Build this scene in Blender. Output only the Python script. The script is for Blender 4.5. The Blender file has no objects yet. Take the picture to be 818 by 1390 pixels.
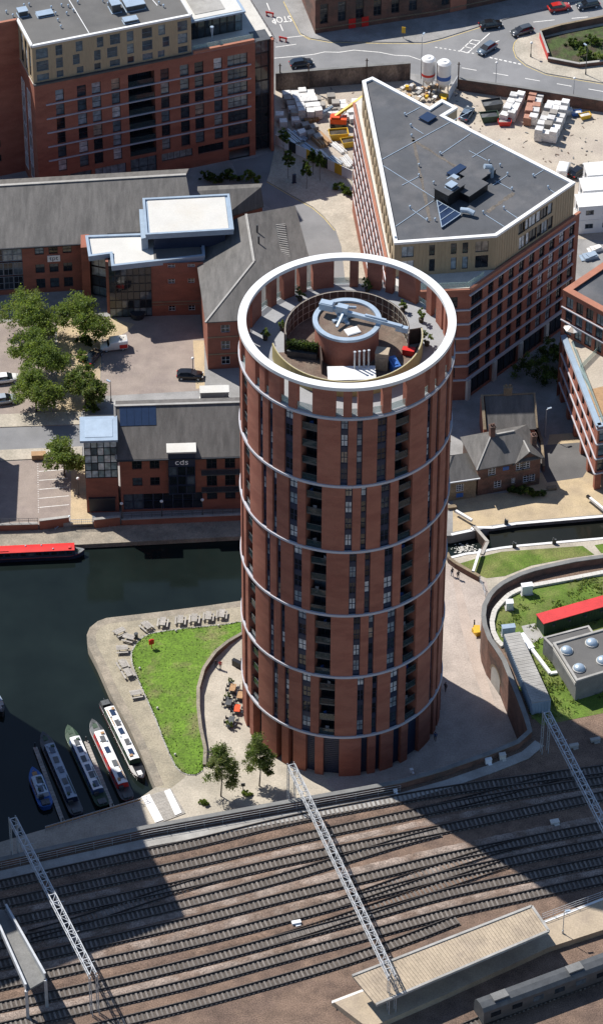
import bpy, bmesh, math, random
from mathutils import Vector, Matrix
random.seed(7)
R_ = math.radians
S = bpy.context.scene
COL = S.collection
# ------------------------------------------------------------------ camera, sky, sun, exposure
CAM_P = Vector((-5.975, -394.31, 384.59)); PITCH = 0.7213; ROLL = 0.00455; FPX = 5093.0; IW, IH = 818.0, 1390.0
_F = Vector((0, math.cos(PITCH), -math.sin(PITCH))); _R0 = Vector((1, 0, 0)); _U0 = _R0.cross(_F)
_R = _R0*math.cos(ROLL)+_U0*math.sin(ROLL); _U = _U0*math.cos(ROLL)-_R0*math.sin(ROLL)
cd = bpy.data.cameras.new('camera'); cam = bpy.data.objects.new('camera', cd); COL.objects.link(cam)
m = Matrix((_R, _U, -_F)).transposed().to_4x4(); m.translation = CAM_P; cam.matrix_world = m
cd.sensor_fit = 'VERTICAL'; cd.sensor_height = 24.0; cd.lens = FPX/IH*24.0; cd.clip_start = 1.0; cd.clip_end = 5000
S.camera = cam
SUN_EL = R_(52); SUN_DIR = Vector((-0.766*math.cos(SUN_EL), 0.643*math.cos(SUN_EL), math.sin(SUN_EL))).normalized()
w = bpy.data.worlds.new('World'); S.world = w; w.use_nodes = True
nt = w.node_tree; bg = nt.nodes['Background']; sk = nt.nodes.new('ShaderNodeTexSky'); sk.sky_type = 'NISHITA'; sk.sun_disc = False
sk.sun_elevation = SUN_EL; sk.sun_rotation = math.atan2(SUN_DIR.x, SUN_DIR.y); sk.altitude = 50; sk.air_density = 1.0; sk.dust_density = 0.25; sk.ozone_density = 3.0
nt.links.new(sk.outputs[0], bg.inputs[0]); bg.inputs[1].default_value = 0.1
sd = bpy.data.lights.new('sun', 'SUN'); sd.energy = 5.0; sd.angle = R_(0.53); sd.color = (1.0, 0.95, 0.88)
so = bpy.data.objects.new('sun', sd); COL.objects.link(so); so.location = (0, 0, 300)
so.rotation_euler = SUN_DIR.to_track_quat('Z', 'Y').to_euler()
S.view_settings.view_transform = 'Standard'; S.view_settings.look = 'None'; S.view_settings.exposure = 0.42; S.view_settings.gamma = 1.0
S.render.resolution_x = 602; S.render.resolution_y = 1024

def P(px, py, z=0.0):
    """point of the place at height z that the photograph shows at pixel (px, py)"""
    d = _F + _R*((px-IW/2)/FPX) - _U*((py-IH/2)/FPX)
    return CAM_P + d*((z-CAM_P.z)/d.z)
def P2(px, py, z=0.0):
    p = P(px, py, z); return (p.x, p.y)
def PP(pts, z=0.0): return [P2(a, b, z) for a, b in pts]

# ------------------------------------------------------------------ materials
MATS = {}
def M(name, col, rough=.8, var=.12, scale=.6, fine=.1, fscale=9.0, metal=0., spec=.4, bump=0., stretch=(1, 1, 1), col2=None, rnd=0., c2pos=(.45, .6), alpha=None, coat=0.):
    if name in MATS: return MATS[name]
    m = bpy.data.materials.new(name); m.use_nodes = True; t = m.node_tree; N = t.nodes; L = t.links
    b = N['Principled BSDF']; b.inputs['Roughness'].default_value = rough; b.inputs['Metallic'].default_value = metal
    b.inputs['Specular IOR Level'].default_value = spec
    if coat: b.inputs['Coat Weight'].default_value = coat; b.inputs['Coat Roughness'].default_value = .06
    g = N.new('ShaderNodeNewGeometry'); mp = N.new('ShaderNodeMapping'); mp.inputs['Scale'].default_value = stretch
    L.new(g.outputs['Position'], mp.inputs['Vector'])
    n1 = N.new('ShaderNodeTexNoise'); n1.inputs['Scale'].default_value = scale; n1.inputs['Detail'].default_value = 5; n1.inputs['Roughness'].default_value = .6
    n2 = N.new('ShaderNodeTexNoise'); n2.inputs['Scale'].default_value = fscale; n2.inputs['Detail'].default_value = 3
    L.new(mp.outputs[0], n1.inputs['Vector']); L.new(mp.outputs[0], n2.inputs['Vector'])
    def ramp(src, lo, hi, p0=.3, p1=.7):
        r = N.new('ShaderNodeMapRange'); r.inputs[1].default_value = p0; r.inputs[2].default_value = p1; r.inputs[3].default_value = lo; r.inputs[4].default_value = hi
        L.new(src, r.inputs[0]); return r.outputs[0]
    v = ramp(n1.outputs[0], 1-var, 1+var)
    v2 = ramp(n2.outputs[0], 1-fine, 1+fine)
    mu = N.new('ShaderNodeMath'); mu.operation = 'MULTIPLY'; L.new(v, mu.inputs[0]); L.new(v2, mu.inputs[1]); out = mu.outputs[0]
    if rnd:
        oi = N.new('ShaderNodeObjectInfo'); r = ramp(oi.outputs['Random'], 1-rnd, 1+rnd, 0, 1)
        m3 = N.new('ShaderNodeMath'); m3.operation = 'MULTIPLY'; L.new(out, m3.inputs[0]); L.new(r, m3.inputs[1]); out = m3.outputs[0]
    vm = N.new('ShaderNodeVectorMath'); vm.operation = 'SCALE'; vm.inputs[0].default_value = col[:3]
    if col2:
        n3 = N.new('ShaderNodeTexNoise'); n3.inputs['Scale'].default_value = scale*.45; n3.inputs['Detail'].default_value = 6; n3.inputs['Roughness'].default_value = .65
        L.new(mp.outputs[0], n3.inputs['Vector'])
        mx = N.new('ShaderNodeMix'); mx.data_type = 'RGBA'; mx.inputs[6].default_value = (*col[:3], 1); mx.inputs[7].default_value = (*col2[:3], 1)
        L.new(ramp(n3.outputs[0], 0, 1, *c2pos), mx.inputs[0]); L.new(mx.outputs[2], vm.inputs[0])
    L.new(out, vm.inputs['Scale']); L.new(vm.outputs[0], b.inputs['Base Color'])
    if bump:
        bp = N.new('ShaderNodeBump'); bp.inputs['Strength'].default_value = bump; bp.inputs['Distance'].default_value = .05
        L.new(n2.outputs[0], bp.inputs['Height']); L.new(bp.outputs[0], b.inputs['Normal'])
    if alpha is not None: b.inputs['Alpha'].default_value = alpha
    MATS[name] = m; return m
def leafy(name, col):
    m = M(name, col, .55, .25, .8, .2, 5, spec=.25); t = m.node_tree; N = t.nodes; L = t.links; b = N['Principled BSDF']
    tr = N.new('ShaderNodeBsdfTranslucent'); mx = N.new('ShaderNodeMixShader'); mx.inputs[0].default_value = .6; vm = N.new('ShaderNodeVectorMath'); vm.operation = 'MULTIPLY'; vm.inputs[1].default_value = (1.25, 1.2, .7)
    src = b.inputs['Base Color'].links[0].from_socket; L.new(src, vm.inputs[0]); L.new(vm.outputs[0], tr.inputs[0]); L.new(b.outputs[0], mx.inputs[1]); L.new(tr.outputs[0], mx.inputs[2]); L.new(mx.outputs[0], N['Material Output'].inputs[0])
def glass_mat(name, cols, rough=.06, spec=.6):
    """window panes: per-pane choice between dark rooms, sky reflections put into the colour and pale blinds"""
    m = bpy.data.materials.new(name); m.use_nodes = True; t = m.node_tree; N = t.nodes; L = t.links
    b = N['Principled BSDF']; b.inputs['Roughness'].default_value = rough; b.inputs['Specular IOR Level'].default_value = spec
    oi = N.new('ShaderNodeObjectInfo'); cr = N.new('ShaderNodeValToRGB'); cr.color_ramp.interpolation = 'CONSTANT'
    while len(cr.color_ramp.elements) < len(cols): cr.color_ramp.elements.new(.5)
    for e, (p, c) in zip(cr.color_ramp.elements, cols): e.position = p; e.color = (*c, 1)
    L.new(oi.outputs['Random'], cr.inputs[0])
    g = N.new('ShaderNodeNewGeometry'); n = N.new('ShaderNodeTexNoise'); n.inputs['Scale'].default_value = 1.3; L.new(g.outputs['Position'], n.inputs['Vector'])
    r = N.new('ShaderNodeMapRange'); r.inputs[1].default_value = .35; r.inputs[2].default_value = .65; r.inputs[3].default_value = .7; r.inputs[4].default_value = 1.25; L.new(n.outputs[0], r.inputs[0])
    vm = N.new('ShaderNodeVectorMath'); vm.operation = 'SCALE'; L.new(cr.outputs[0], vm.inputs[0]); L.new(r.outputs[0], vm.inputs['Scale'])
    L.new(vm.outputs[0], b.inputs['Base Color']); MATS[name] = m; return m
def clear_glass(name, tint, alpha=.35):
    m = bpy.data.materials.new(name); m.use_nodes = True; b = m.node_tree.nodes['Principled BSDF']
    b.inputs['Base Color'].default_value = (*tint, 1); b.inputs['Roughness'].default_value = .04; b.inputs['Alpha'].default_value = alpha
    b.inputs['Specular IOR Level'].default_value = .7; MATS[name] = m; return m

M('brick', (.295, .115, .076), .85, .12, .35, .2, 7, stretch=(1, 1, 2.6), col2=(.25, .09, .06), bump=.25, rnd=.09)
M('brick_lit', (.36, .13, .075), .85, .12, .4, .16, 7, stretch=(1, 1, 2.6), bump=.25)
M('brick_old', (.15, .08, .06), .9, .3, .5, .25, 5, stretch=(1, 1, 1.6), col2=(.085, .06, .05), bump=.4)
M('brick_red', (.265, .098, .066), .85, .13, .4, .18, 7, stretch=(1, 1, 2.6), col2=(.22, .084, .058), bump=.25)
M('wall_weathered', (.2, .155, .125), .9, .3, .35, .3, 4, stretch=(1, 1, .5), col2=(.07, .055, .05), c2pos=(.42, .58), bump=.4)
M('stain', (.115, .1, .085), .9, .2, 1, .3, 4)
M('stone_old', (.21, .165, .11), .9, .25, .7, .2, 5, bump=.4)
M('tan_cladding', (.34, .265, .17), .6, .06, .5, .1, 3, stretch=(4, 4, .3))
M('felt_roof', (.07, .074, .082), .85, .14, .25, .1, 6, col2=(.1, .1, .105))
M('felt_grey', (.12, .117, .112), .9, .12, .2, .08, 6, col2=(.1, .098, .096))
M('slate', (.118, .112, .106), .8, .2, .5, .15, 6, stretch=(3, .6, .6), col2=(.09, .086, .082), bump=.3)
M('slate_brown', (.115, .107, .1), .85, .2, .5, .15, 6, stretch=(3, .6, .6), col2=(.092, .086, .08), bump=.3)
M('white_roof', (.52, .51, .475), .5, .06, .3, .05, 4, col2=(.5, .47, .41), c2pos=(.5, .8))
M('white_paint', (.68, .68, .67), .4, .05, .8, .04)
M('white_metal', (.72, .73, .74), .35, .05, .6, .04, metal=.0)
M('band_metal', (.44, .44, .475), .4, .06, .8, .05)
M('navy_panel', (.022, .032, .062), .45, .12, .7, .08)
M('dark_frame', (.025, .028, .035), .45, .1, 1, .05)
M('grey_frame', (.16, .19, .22), .5, .1, 1, .05)
M('white_frame', (.6, .62, .64), .45, .06, 1, .05)
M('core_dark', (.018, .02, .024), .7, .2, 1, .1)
M('blue_grey_metal', (.27, .34, .42), .4, .1, .8, .06)
M('light_metal', (.36, .44, .52), .38, .1, .9, .06, metal=.3)
M('galvanised', (.42, .44, .46), .45, .14, 1.2, .1, metal=.4)
M('steel_dark', (.08, .085, .09), .5, .2, 1, .1, metal=.3)
M('black_paint', (.015, .015, .017), .35, .1, 1, .05)
M('asphalt', (.205, .206, .21), .9, .1, .18, .1, 8, col2=(.17, .172, .177))
M('asphalt_old', (.125, .122, .12), .92, .16, .2, .12, 8, col2=(.1, .098, .098))
M('paving', (.4, .36, .295), .88, .13, .35, .16, 4, col2=(.33, .3, .245), bump=.2)
M('paving_pink', (.38, .325, .285), .88, .13, .35, .16, 4, col2=(.33, .285, .25), bump=.2)
M('paving_band', (.38, .315, .27), .88, .12, .4, .14, 5, bump=.2)
M('sign_white', (.9, .9, .9), .4, .01, 1, .01)
M('paving_tan', (.31, .275, .205), .9, .15, .5, .18, 4, col2=(.25, .225, .17), bump=.25)
M('paving_grey', (.27, .265, .26), .88, .12, .3, .12, 5, col2=(.2, .197, .19), bump=.2)
M('paving_path', (.43, .34, .215), .88, .12, .5, .14, 5, col2=(.36, .285, .19), bump=.2)
M('paving_block', (.27, .225, .195), .9, .12, .4, .16, 6, col2=(.23, .19, .17), bump=.2)
M('quay_stone', (.27, .235, .185), .9, .2, .6, .2, 4, col2=(.2, .18, .145), bump=.4)
M('yard_ground', (.4, .35, .285), .95, .12, .25, .14, 4, col2=(.36, .31, .26), bump=.3)
M('bed_green', (.05, .075, .022), .95, .35, .8, .35, 5, col2=(.06, .048, .032), bump=.6)
M('terrace_paving', (.27, .275, .285), .8, .08, .6, .08, 5)
M('gravel_brown', (.15, .115, .09), .95, .2, .8, .25, 6, col2=(.13, .09, .07), bump=.4)
M('soil', (.06, .048, .035), .95, .25, 1, .25, 6, bump=.5)
M('grass', (.09, .165, .014), .9, .2, .5, .4, 3.2, col2=(.155, .15, .06), c2pos=(.5, .68), bump=.6)
M('grass_rough', (.085, .14, .018), .95, .3, .35, .35, 5, col2=(.14, .155, .045), bump=.6)
leafy('leaf_light', (.185, .25, .065))
leafy('leaf_mid', (.14, .205, .055))
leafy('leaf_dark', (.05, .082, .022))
leafy('leaf_olive', (.165, .2, .08))
M('bark', (.085, .07, .055), .95, .25, 2, .2, 8)
M('ballast', (.165, .112, .082), .95, .25, .5, .5, 6, col2=(.125, .085, .065), bump=.8)
M('ballast_pale', (.25, .2, .168), .95, .25, .6, .5, 6, col2=(.17, .122, .094), bump=.8)
M('sleeper', (.155, .138, .124), .9, .16, .8, .15, 6, rnd=.22)
M('track_bed', (.088, .074, .064), .95, .25, .7, .3, 5, bump=.6)
M('rail_steel', (.035, .027, .024), .5, .2, 1, .1, metal=.3)
M('rail_top', (.09, .08, .075), .4, .1, 1, .05, metal=.5)
M('concrete', (.34, .33, .31), .9, .14, .5, .1, 6, col2=(.28, .27, .25), bump=.2)
M('concrete_pale', (.5, .48, .44), .9, .1, .5, .1, 6)
M('concrete_dark', (.17, .17, .165), .9, .2, .5, .12, 6, bump=.2)
M('canopy_beige', (.37, .3, .215), .75, .12, .5, .12, 4, col2=(.31, .25, .185))
M('coping_terracotta', (.33, .14, .09), .8, .1, .8, .1)
M('red_paint', (.55, .025, .02), .4, .1, .6, .06)
M('red_roof', (.52, .035, .035), .55, .14, .4, .12, 4)
M('orange_red', (.62, .08, .02), .45, .08, 1, .05)
M('yellow_paint', (.62, .38, .03), .5, .12, .9, .08)
M('green_dark', (.03, .06, .035), .6, .2, .8, .1)
M('blue_paint', (.03, .11, .35), .45, .1, 1, .05)
M('silver_blue', (.2, .26, .31), .25, .05, 1, .03, metal=.4, coat=.6)
M('wood', (.34, .21, .11), .8, .2, 1.2, .2, 6, stretch=(1, 4, 1))
M('wood_grey', (.33, .31, .28), .85, .16, 1.2, .16, 6, rnd=.12)
M('wood_dark', (.075, .052, .042), .8, .2, 1.5, .2, 5, rnd=.22)
M('fence_pale', (.4, .37, .31), .8, .15, 1, .1)
M('olive_cladding', (.34, .29, .135), .7, .1, .6, .1, 4, stretch=(1, 1, .4))
M('solar_panel', (.02, .035, .075), .18, .1, 2, .05, spec=.7)
M('road_paint', (.66, .65, .62), .8, .16, 1.3, .2, 5)
M('yellow_line', (.55, .42, .14), .8, .2, 1.3, .2, 5)
M('plastic_wrap', (.6, .59, .57), .45, .16, 1.5, .14, 5, rnd=.16)
M('block_grey', (.27, .25, .225), .85, .16, 1.2, .2, 6, rnd=.18)
M('brick_pallet', (.33, .17, .12), .85, .18, 1.2, .2, 6, rnd=.15)
M('rubber', (.02, .02, .02), .8, .1, 1, .05)
M('skin', (.5, .3, .22), .6, .05, 1, .05)
M('cloth_dark', (.03, .03, .04), .9, .15, 3, .1)
M('cloth_blue', (.05, .09, .2), .9, .15, 3, .1)
M('cloth_red', (.4, .05, .05), .9, .15, 3, .1)
M('hivis', (.7, .55, .03), .8, .1, 3, .1)
glass_mat('pane', [(0, (.012, .016, .022)), (.42, (.03, .045, .06)), (.52, (.24, .29, .33)), (.68, (.52, .55, .57)), (.92, (.3, .25, .2))])
glass_mat('pane_dark', [(0, (.01, .013, .018)), (.6, (.022, .03, .04)), (.85, (.07, .09, .11))])
glass_mat('pane_sky', [(0, (.05, .075, .095)), (.35, (.11, .15, .175)), (.6, (.03, .04, .05)), (.8, (.22, .26, .27))])
glass_mat('pane_atrium', [(0, (.5, .58, .6)), (.3, (.25, .33, .33)), (.5, (.7, .75, .72)), (.75, (.4, .47, .44)), (.92, (.1, .13, .14))])  # pale reflections painted into the glass colour
clear_glass('glass_green', (.42, .56, .52), .42)
clear_glass('glass_dark', (.03, .05, .055), .55)
# water: dark, slightly rippled, reflecting
def water_mat(name, col):
    m = bpy.data.materials.new(name); m.use_nodes = True; t = m.node_tree; N = t.nodes; L = t.links; b = N['Principled BSDF']
    b.inputs['Base Color'].default_value = (*col, 1); b.inputs['Roughness'].default_value = .08; b.inputs['IOR'].default_value = 1.33; b.inputs['Specular IOR Level'].default_value = .4
    g = N.new('ShaderNodeNewGeometry'); n = N.new('ShaderNodeTexNoise'); n.inputs['Scale'].default_value = .9; n.inputs['Detail'].default_value = 4; L.new(g.outputs['Position'], n.inputs['Vector'])
    bp = N.new('ShaderNodeBump'); bp.inputs['Strength'].default_value = .12; bp.inputs['Distance'].default_value = .06; L.new(n.outputs[0], bp.inputs['Height']); L.new(bp.outputs[0], b.inputs['Normal'])
    n2 = N.new('ShaderNodeTexNoise'); n2.inputs['Scale'].default_value = .12; n2.inputs['Detail'].default_value = 5; L.new(g.outputs['Position'], n2.inputs['Vector'])
    mr = N.new('ShaderNodeMapRange'); mr.inputs[1].default_value = .3; mr.inputs[2].default_value = .7; mr.inputs[3].default_value = .75; mr.inputs[4].default_value = 1.3; L.new(n2.outputs[0], mr.inputs[0])
    vm = N.new('ShaderNodeVectorMath'); vm.operation = 'SCALE'; vm.inputs[0].default_value = col; L.new(mr.outputs[0], vm.inputs['Scale']); L.new(vm.outputs[0], b.inputs['Base Color'])
    MATS[name] = m
water_mat('water', (.008, .0125, .0115)); water_mat('water_brown', (.014, .015, .012))

# ------------------------------------------------------------------ mesh building
class MB:
    def __init__(s): s.v = []; s.f = []; s.mi = []
    def add(s, vs, fs, m=0):
        o = len(s.v); s.v += [tuple(v) for v in vs]
        for f in fs: s.f.append([i+o for i in f]); s.mi.append(m)
        return s
    def box(s, c, d, rz=0., m=0):
        cx, cy, cz = c; hx, hy, hz = d[0]/2, d[1]/2, d[2]/2; C, Sn = math.cos(rz), math.sin(rz); vs = []
        for z in (-hz, hz):
            for x, y in ((-hx, -hy), (hx, -hy), (hx, hy), (-hx, hy)): vs.append((cx+x*C-y*Sn, cy+x*Sn+y*C, cz+z))
        return s.add(vs, [(3, 2, 1, 0), (4, 5, 6, 7), (0, 1, 5, 4), (1, 2, 6, 5), (2, 3, 7, 6), (3, 0, 4, 7)], m)
    def prism(s, poly, z0, z1, m=0, mt=None, bottom=True):
        a = sum(poly[i][0]*poly[(i+1) % len(poly)][1]-poly[(i+1) % len(poly)][0]*poly[i][1] for i in range(len(poly)))
        if a < 0: poly = poly[::-1]
        n = len(poly)
        z0s = z0 if isinstance(z0, (list, tuple)) else [z0]*n; z1s = z1 if isinstance(z1, (list, tuple)) else [z1]*n
        vs = [(p[0], p[1], z0s[i]) for i, p in enumerate(poly)]+[(p[0], p[1], z1s[i]) for i, p in enumerate(poly)]
        s.add(vs, [(i, (i+1) % n, n+(i+1) % n, n+i) for i in range(n)], m)
        o = len(s.v)-2*n; s.f.append([o+n+i for i in range(n)]); s.mi.append(m if mt is None else mt)
        if bottom: s.f.append([o+n-1-i for i in range(n)]); s.mi.append(m)
        return s
    def sheet(s, poly, z, m=0):
        a = sum(poly[i][0]*poly[(i+1) % len(poly)][1]-poly[(i+1) % len(poly)][0]*poly[i][1] for i in range(len(poly)))
        if a < 0: poly = poly[::-1]
        return s.add([(p[0], p[1], z) for p in poly], [tuple(range(len(poly)))], m)
    def tube(s, pts, r, n=6, m=0, r1=None, cap=True):
        pts = [Vector(p) for p in pts]; k = len(pts); rs = [r+((r if r1 is None else r1)-r)*i/max(1, k-1) for i in range(k)]; vs = []; up = None
        for i, p in enumerate(pts):
            d = (pts[min(i+1, k-1)]-pts[max(i-1, 0)]).normalized()
            a = Vector((0, 0, 1)) if abs(d.z) < .9 else Vector((1, 0, 0)); x = d.cross(a).normalized(); y = d.cross(x)
            for j in range(n): t = 2*math.pi*j/n; vs.append(p+x*(rs[i]*math.cos(t))+y*(rs[i]*math.sin(t)))
        fs = [(i*n+j, i*n+(j+1) % n, (i+1)*n+(j+1) % n, (i+1)*n+j) for i in range(k-1) for j in range(n)]
        if cap: fs += [tuple(range(n))[::-1], tuple(range((k-1)*n, k*n))]
        return s.add(vs, fs, m)
    def bar(s, a, b, w, h, m=0):
        a = Vector(a); b = Vector(b); d = (b-a).normalized(); q = Vector((0, 0, 1)) if abs(d.z) < .95 else Vector((0, 1, 0))
        x = d.cross(q).normalized()*(w/2); y = x.cross(d).normalized()*(h/2)
        vs = [a-x-y, a+x-y, a+x+y, a-x+y, b-x-y, b+x-y, b+x+y, b-x+y]
        return s.add(vs, [(3, 2, 1, 0), (4, 5, 6, 7), (0, 1, 5, 4), (1, 2, 6, 5), (2, 3, 7, 6), (3, 0, 4, 7)], m)
    def cyl(s, c, r, z0, z1, n=24, m=0, r1=None, mt=None):
        r1 = r if r1 is None else r1; cs = [(math.cos(2*math.pi*i/n), math.sin(2*math.pi*i/n)) for i in range(n)]
        vs = [(c[0]+r*a, c[1]+r*b, z0) for a, b in cs]+[(c[0]+r1*a, c[1]+r1*b, z1) for a, b in cs]
        s.add(vs, [(i, (i+1) % n, n+(i+1) % n, n+i) for i in range(n)]+[tuple(range(n))[::-1]], m)
        s.f.append([len(s.v)-n+i for i in range(n)]); s.mi.append(m if mt is None else mt); return s
    def arc(s, r0, r1, a0, a1, z0, z1, n=8, m=0, c=(0, 0), closed=False):
        """ring sector; angle a is measured from the side facing the railway, growing to the right"""
        k = n if closed else n+1; vs = []
        for i in range(k):
            a = a0+(a1-a0)*i/n; sx, sy = math.sin(a), -math.cos(a)
            vs += [(c[0]+r0*sx, c[1]+r0*sy, z0), (c[0]+r1*sx, c[1]+r1*sy, z0), (c[0]+r1*sx, c[1]+r1*sy, z1), (c[0]+r0*sx, c[1]+r0*sy, z1)]
        fs = []
        for i in range(n):
            p = i*4; q = ((i+1) % k)*4
            for j in range(4): fs.append((p+j, p+(j+1) % 4, q+(j+1) % 4, q+j))
        if not closed: fs += [(3, 2, 1, 0), (n*4, n*4+1, n*4+2, n*4+3)]
        return s.add(vs, fs, m)
    def dome(s, c, rx, ry, rz, n=12, k=5, m=0):
        vs = []
        for i in range(k):
            t = math.pi/2*i/k
            for j in range(n): a = 2*math.pi*j/n; vs.append((c[0]+rx*math.cos(t)*math.cos(a), c[1]+ry*math.cos(t)*math.sin(a), c[2]+rz*math.sin(t)))
        vs.append((c[0], c[1], c[2]+rz)); fs = [(i*n+j, i*n+(j+1) % n, (i+1)*n+(j+1) % n, (i+1)*n+j) for i in range(k-1) for j in range(n)]
        fs += [((k-1)*n+j, (k-1)*n+(j+1) % n, k*n) for j in range(n)]; return s.add(vs, fs, m)
    def mesh(s, name, mats, smooth=False):
        me = bpy.data.meshes.new(name); me.from_pydata(s.v, [], s.f)
        for q in (mats if isinstance(mats, (list, tuple)) else [mats]): me.materials.append(MATS[q])
        me.polygons.foreach_set('material_index', s.mi)
        if smooth: me.polygons.foreach_set('use_smooth', [True]*len(s.f))
        bm = bmesh.new(); bm.from_mesh(me); bmesh.ops.recalc_face_normals(bm, faces=bm.faces); bm.to_mesh(me); bm.free()
        me.update(); return me
    def build(s, name, mats, parent=None, loc=(0, 0, 0), rz=0., smooth=False):
        return put(name, s.mesh(name, mats, smooth), parent, loc, rz)
WM = {}
def put(name, mesh, parent=None, loc=(0, 0, 0), rz=0.):
    """link a mesh (or None for an Empty); loc and rz are world values even for parts"""
    o = bpy.data.objects.new(name, mesh); COL.objects.link(o)
    W = Matrix.Translation(loc) @ Matrix.Rotation(rz, 4, 'Z'); WM[o] = W
    if parent is not None: o.parent = parent; o.matrix_basis = WM[parent].inverted() @ W
    else: o.matrix_basis = W
    return o
def tag(o, label=None, cat=None, group=None, kind=None):
    if label: o['label'] = label
    if cat: o['category'] = cat
    if group: o['group'] = group
    if kind: o['kind'] = kind
    return o
def thing(name, label, cat, loc=(0, 0, 0), rz=0., group=None):
    return tag(put(name, None, None, loc, rz), label, cat, group)
def struct(mb, name, mats, smooth=False): return tag(mb.build(name, mats, smooth=smooth), kind='structure')
def copy_tree(root, loc, rz, label=None):
    r = root.copy(); COL.objects.link(r); W = Matrix.Translation(loc) @ Matrix.Rotation(rz, 4, 'Z'); WM[r] = W; r.matrix_basis = W
    if label: r['label'] = label
    def rec(a, b):
        for ch in KIDS.get(a, list(a.children)):
            c = ch.copy(); COL.objects.link(c); c.parent = b; rec(ch, c)
    rec(root, r); return r
KIDS = {}

# ------------------------------------------------------------------ facades and windows
class Fac:
    """vertical wall plane from p0 to p1 (seen from outside, left to right)"""
    def __init__(s, p0, p1):
        s.p0 = Vector(p0); d = Vector(p1)-s.p0; s.w = d.length; s.d = d/s.w; s.n = Vector((s.d.y, -s.d.x)); s.rz = math.atan2(s.d.y, s.d.x)
    def at(s, u, z, off=0.): q = s.p0+s.d*u+s.n*off; return (q.x, q.y, z)
    def u_of(s, px, py, z): q = Vector(P2(px, py, z))-s.p0; return q.dot(s.d)
def wall_face(mb, fc, z0, z1, ops=(), depth=.3, m=0, u0=0., u1=None):
    u1 = fc.w if u1 is None else u1
    us = sorted(set([u0, u1]+[min(max(x, u0), u1) for o in ops for x in o[:2]])); zs = sorted(set([z0, z1]+[min(max(x, z0), z1) for o in ops for x in o[2:4]]))
    def hole(u, z): return any(o[0] < u < o[1] and o[2] < z < o[3] for o in ops)
    for i in range(len(us)-1):
        run = None
        for j in range(len(zs)):
            solid = j < len(zs)-1 and not hole((us[i]+us[i+1])/2, (zs[j]+zs[j+1])/2)
            if solid and run is None: run = zs[j]
            if not solid and run is not None:
                mb.add([fc.at(us[i], run), fc.at(us[i+1], run), fc.at(us[i+1], zs[j]), fc.at(us[i], zs[j])], [(0, 1, 2, 3)], m); run = None
    for o in ops:
        a, b, c, d = o[:4]; D = -depth
        mb.add([fc.at(a, c), fc.at(b, c), fc.at(b, d), fc.at(a, d), fc.at(a, c, D), fc.at(b, c, D), fc.at(b, d, D), fc.at(a, d, D)], [(0, 1, 5, 4), (1, 2, 6, 5), (2, 3, 7, 6), (3, 0, 4, 7)], m)
WC = {}
def win_meshes(w, h, nx, ny, fr, pane, bw=.07):
    k = (round(w, 2), round(h, 2), nx, ny, fr, pane, bw)
    if k not in WC:
        a = MB(); w2, h2 = w/2, h/2
        for x in (-w2+bw/2, w2-bw/2): a.box((x, 0, 0), (bw, .09, h))
        for z in (-h2+bw/2, h2-bw/2): a.box((0, 0, z), (w-2*bw, .086, bw))
        for i in range(1, nx): a.box((-w2+w*i/nx, 0, 0), (bw*.8, .08, h-2*bw))
        for i in range(1, ny): a.box((0, 0, -h2+h*i/ny), (w-2*bw, .074, bw*.8))
        b = MB().box((0, .03, 0), (w-bw, .012, h-bw))
        WC[k] = (a.mesh('window', fr), b.mesh('pane', pane))
    return WC[k]
def window(parent, fc, u0, u1, z0, z1, nx=1, ny=1, fr='dark_frame', pane='pane', inset=.22, bw=.07, name='window'):
    a, b = win_meshes(u1-u0, z1-z0, nx, ny, fr, pane, bw); L = fc.at((u0+u1)/2, (z0+z1)/2, -inset)
    o = put(name, a, parent, L, fc.rz); put('pane', b, o, L, fc.rz); return o
def text_mesh(s, size, name='lettering', ext=.01, mat='white_paint'):
    c = bpy.data.curves.new('t', 'FONT'); c.body = s; c.size = size; c.extrude = ext; c.align_x = 'CENTER'; c.align_y = 'CENTER'; c.resolution_u = 3
    o = bpy.data.objects.new('t', c); COL.objects.link(o); dg = bpy.context.evaluated_depsgraph_get()
    me = bpy.data.meshes.new_from_object(o.evaluated_get(dg)); bpy.data.objects.remove(o); bpy.data.curves.remove(c)
    me.name = name; me.materials.clear(); me.materials.append(MATS[mat]); return me
def put_text(s, size, parent, fc, u, z, off, mat='white_paint', name='lettering', ext=.01):
    me = text_mesh(s, size, name, ext, mat); me.transform(Matrix.Rotation(math.pi/2, 4, 'X'))
    return put(name, me, parent, fc.at(u, z, off), fc.rz)
# ================================================================== SETTING: land, water, roads
WZ = -1.6; QZ = -0.8; RZ = 6.0
struct(MB().sheet([(-900, -500), (900, -500), (900, 1200), (-900, 1200)], -3.0), 'ground', 'soil')
struct(MB().sheet([(-420, -60), (30, -60), (30, 60), (-420, 60)], WZ), 'basin_water', 'water')
EDGE = PP([(0, 714), (53, 712), (160, 706), (330, 698)])
LOCKN = PP([(612, 727), (660, 717), (700, 711), (818, 701)])
north = [(-420, 38)]+EDGE+[(-9, 43), (-7, 36.5)]+LOCKN+[(420, 85), (420, 900), (-420, 900)]
struct(MB().prism(north, -3.2, 0.0, bottom=False), 'north_land', 'paving_grey')
QE = PP([(-60, 746), (0, 743), (112, 739), (327, 728)], QZ)
struct(MB().prism([(-420, 33)]+QE+[(-7.2, 39), (-9.2, 42.9)]+[(a, b-.02) for a, b in EDGE[::-1]]+[(-420, 37.9)], -3.2, QZ, bottom=False), 'canal_quay', 'quay_stone')
PEN = PP([(327, 815.4), (281.7, 822), (220, 830), (160, 837), (145, 838.7), (133, 843), (122, 852), (118, 861.6), (119.7, 877), (132, 901), (149.6, 941), (176, 989), (198, 1037.7), (211, 1068.5), (189, 1084), (62, 1125), (-30, 1152)])
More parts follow.
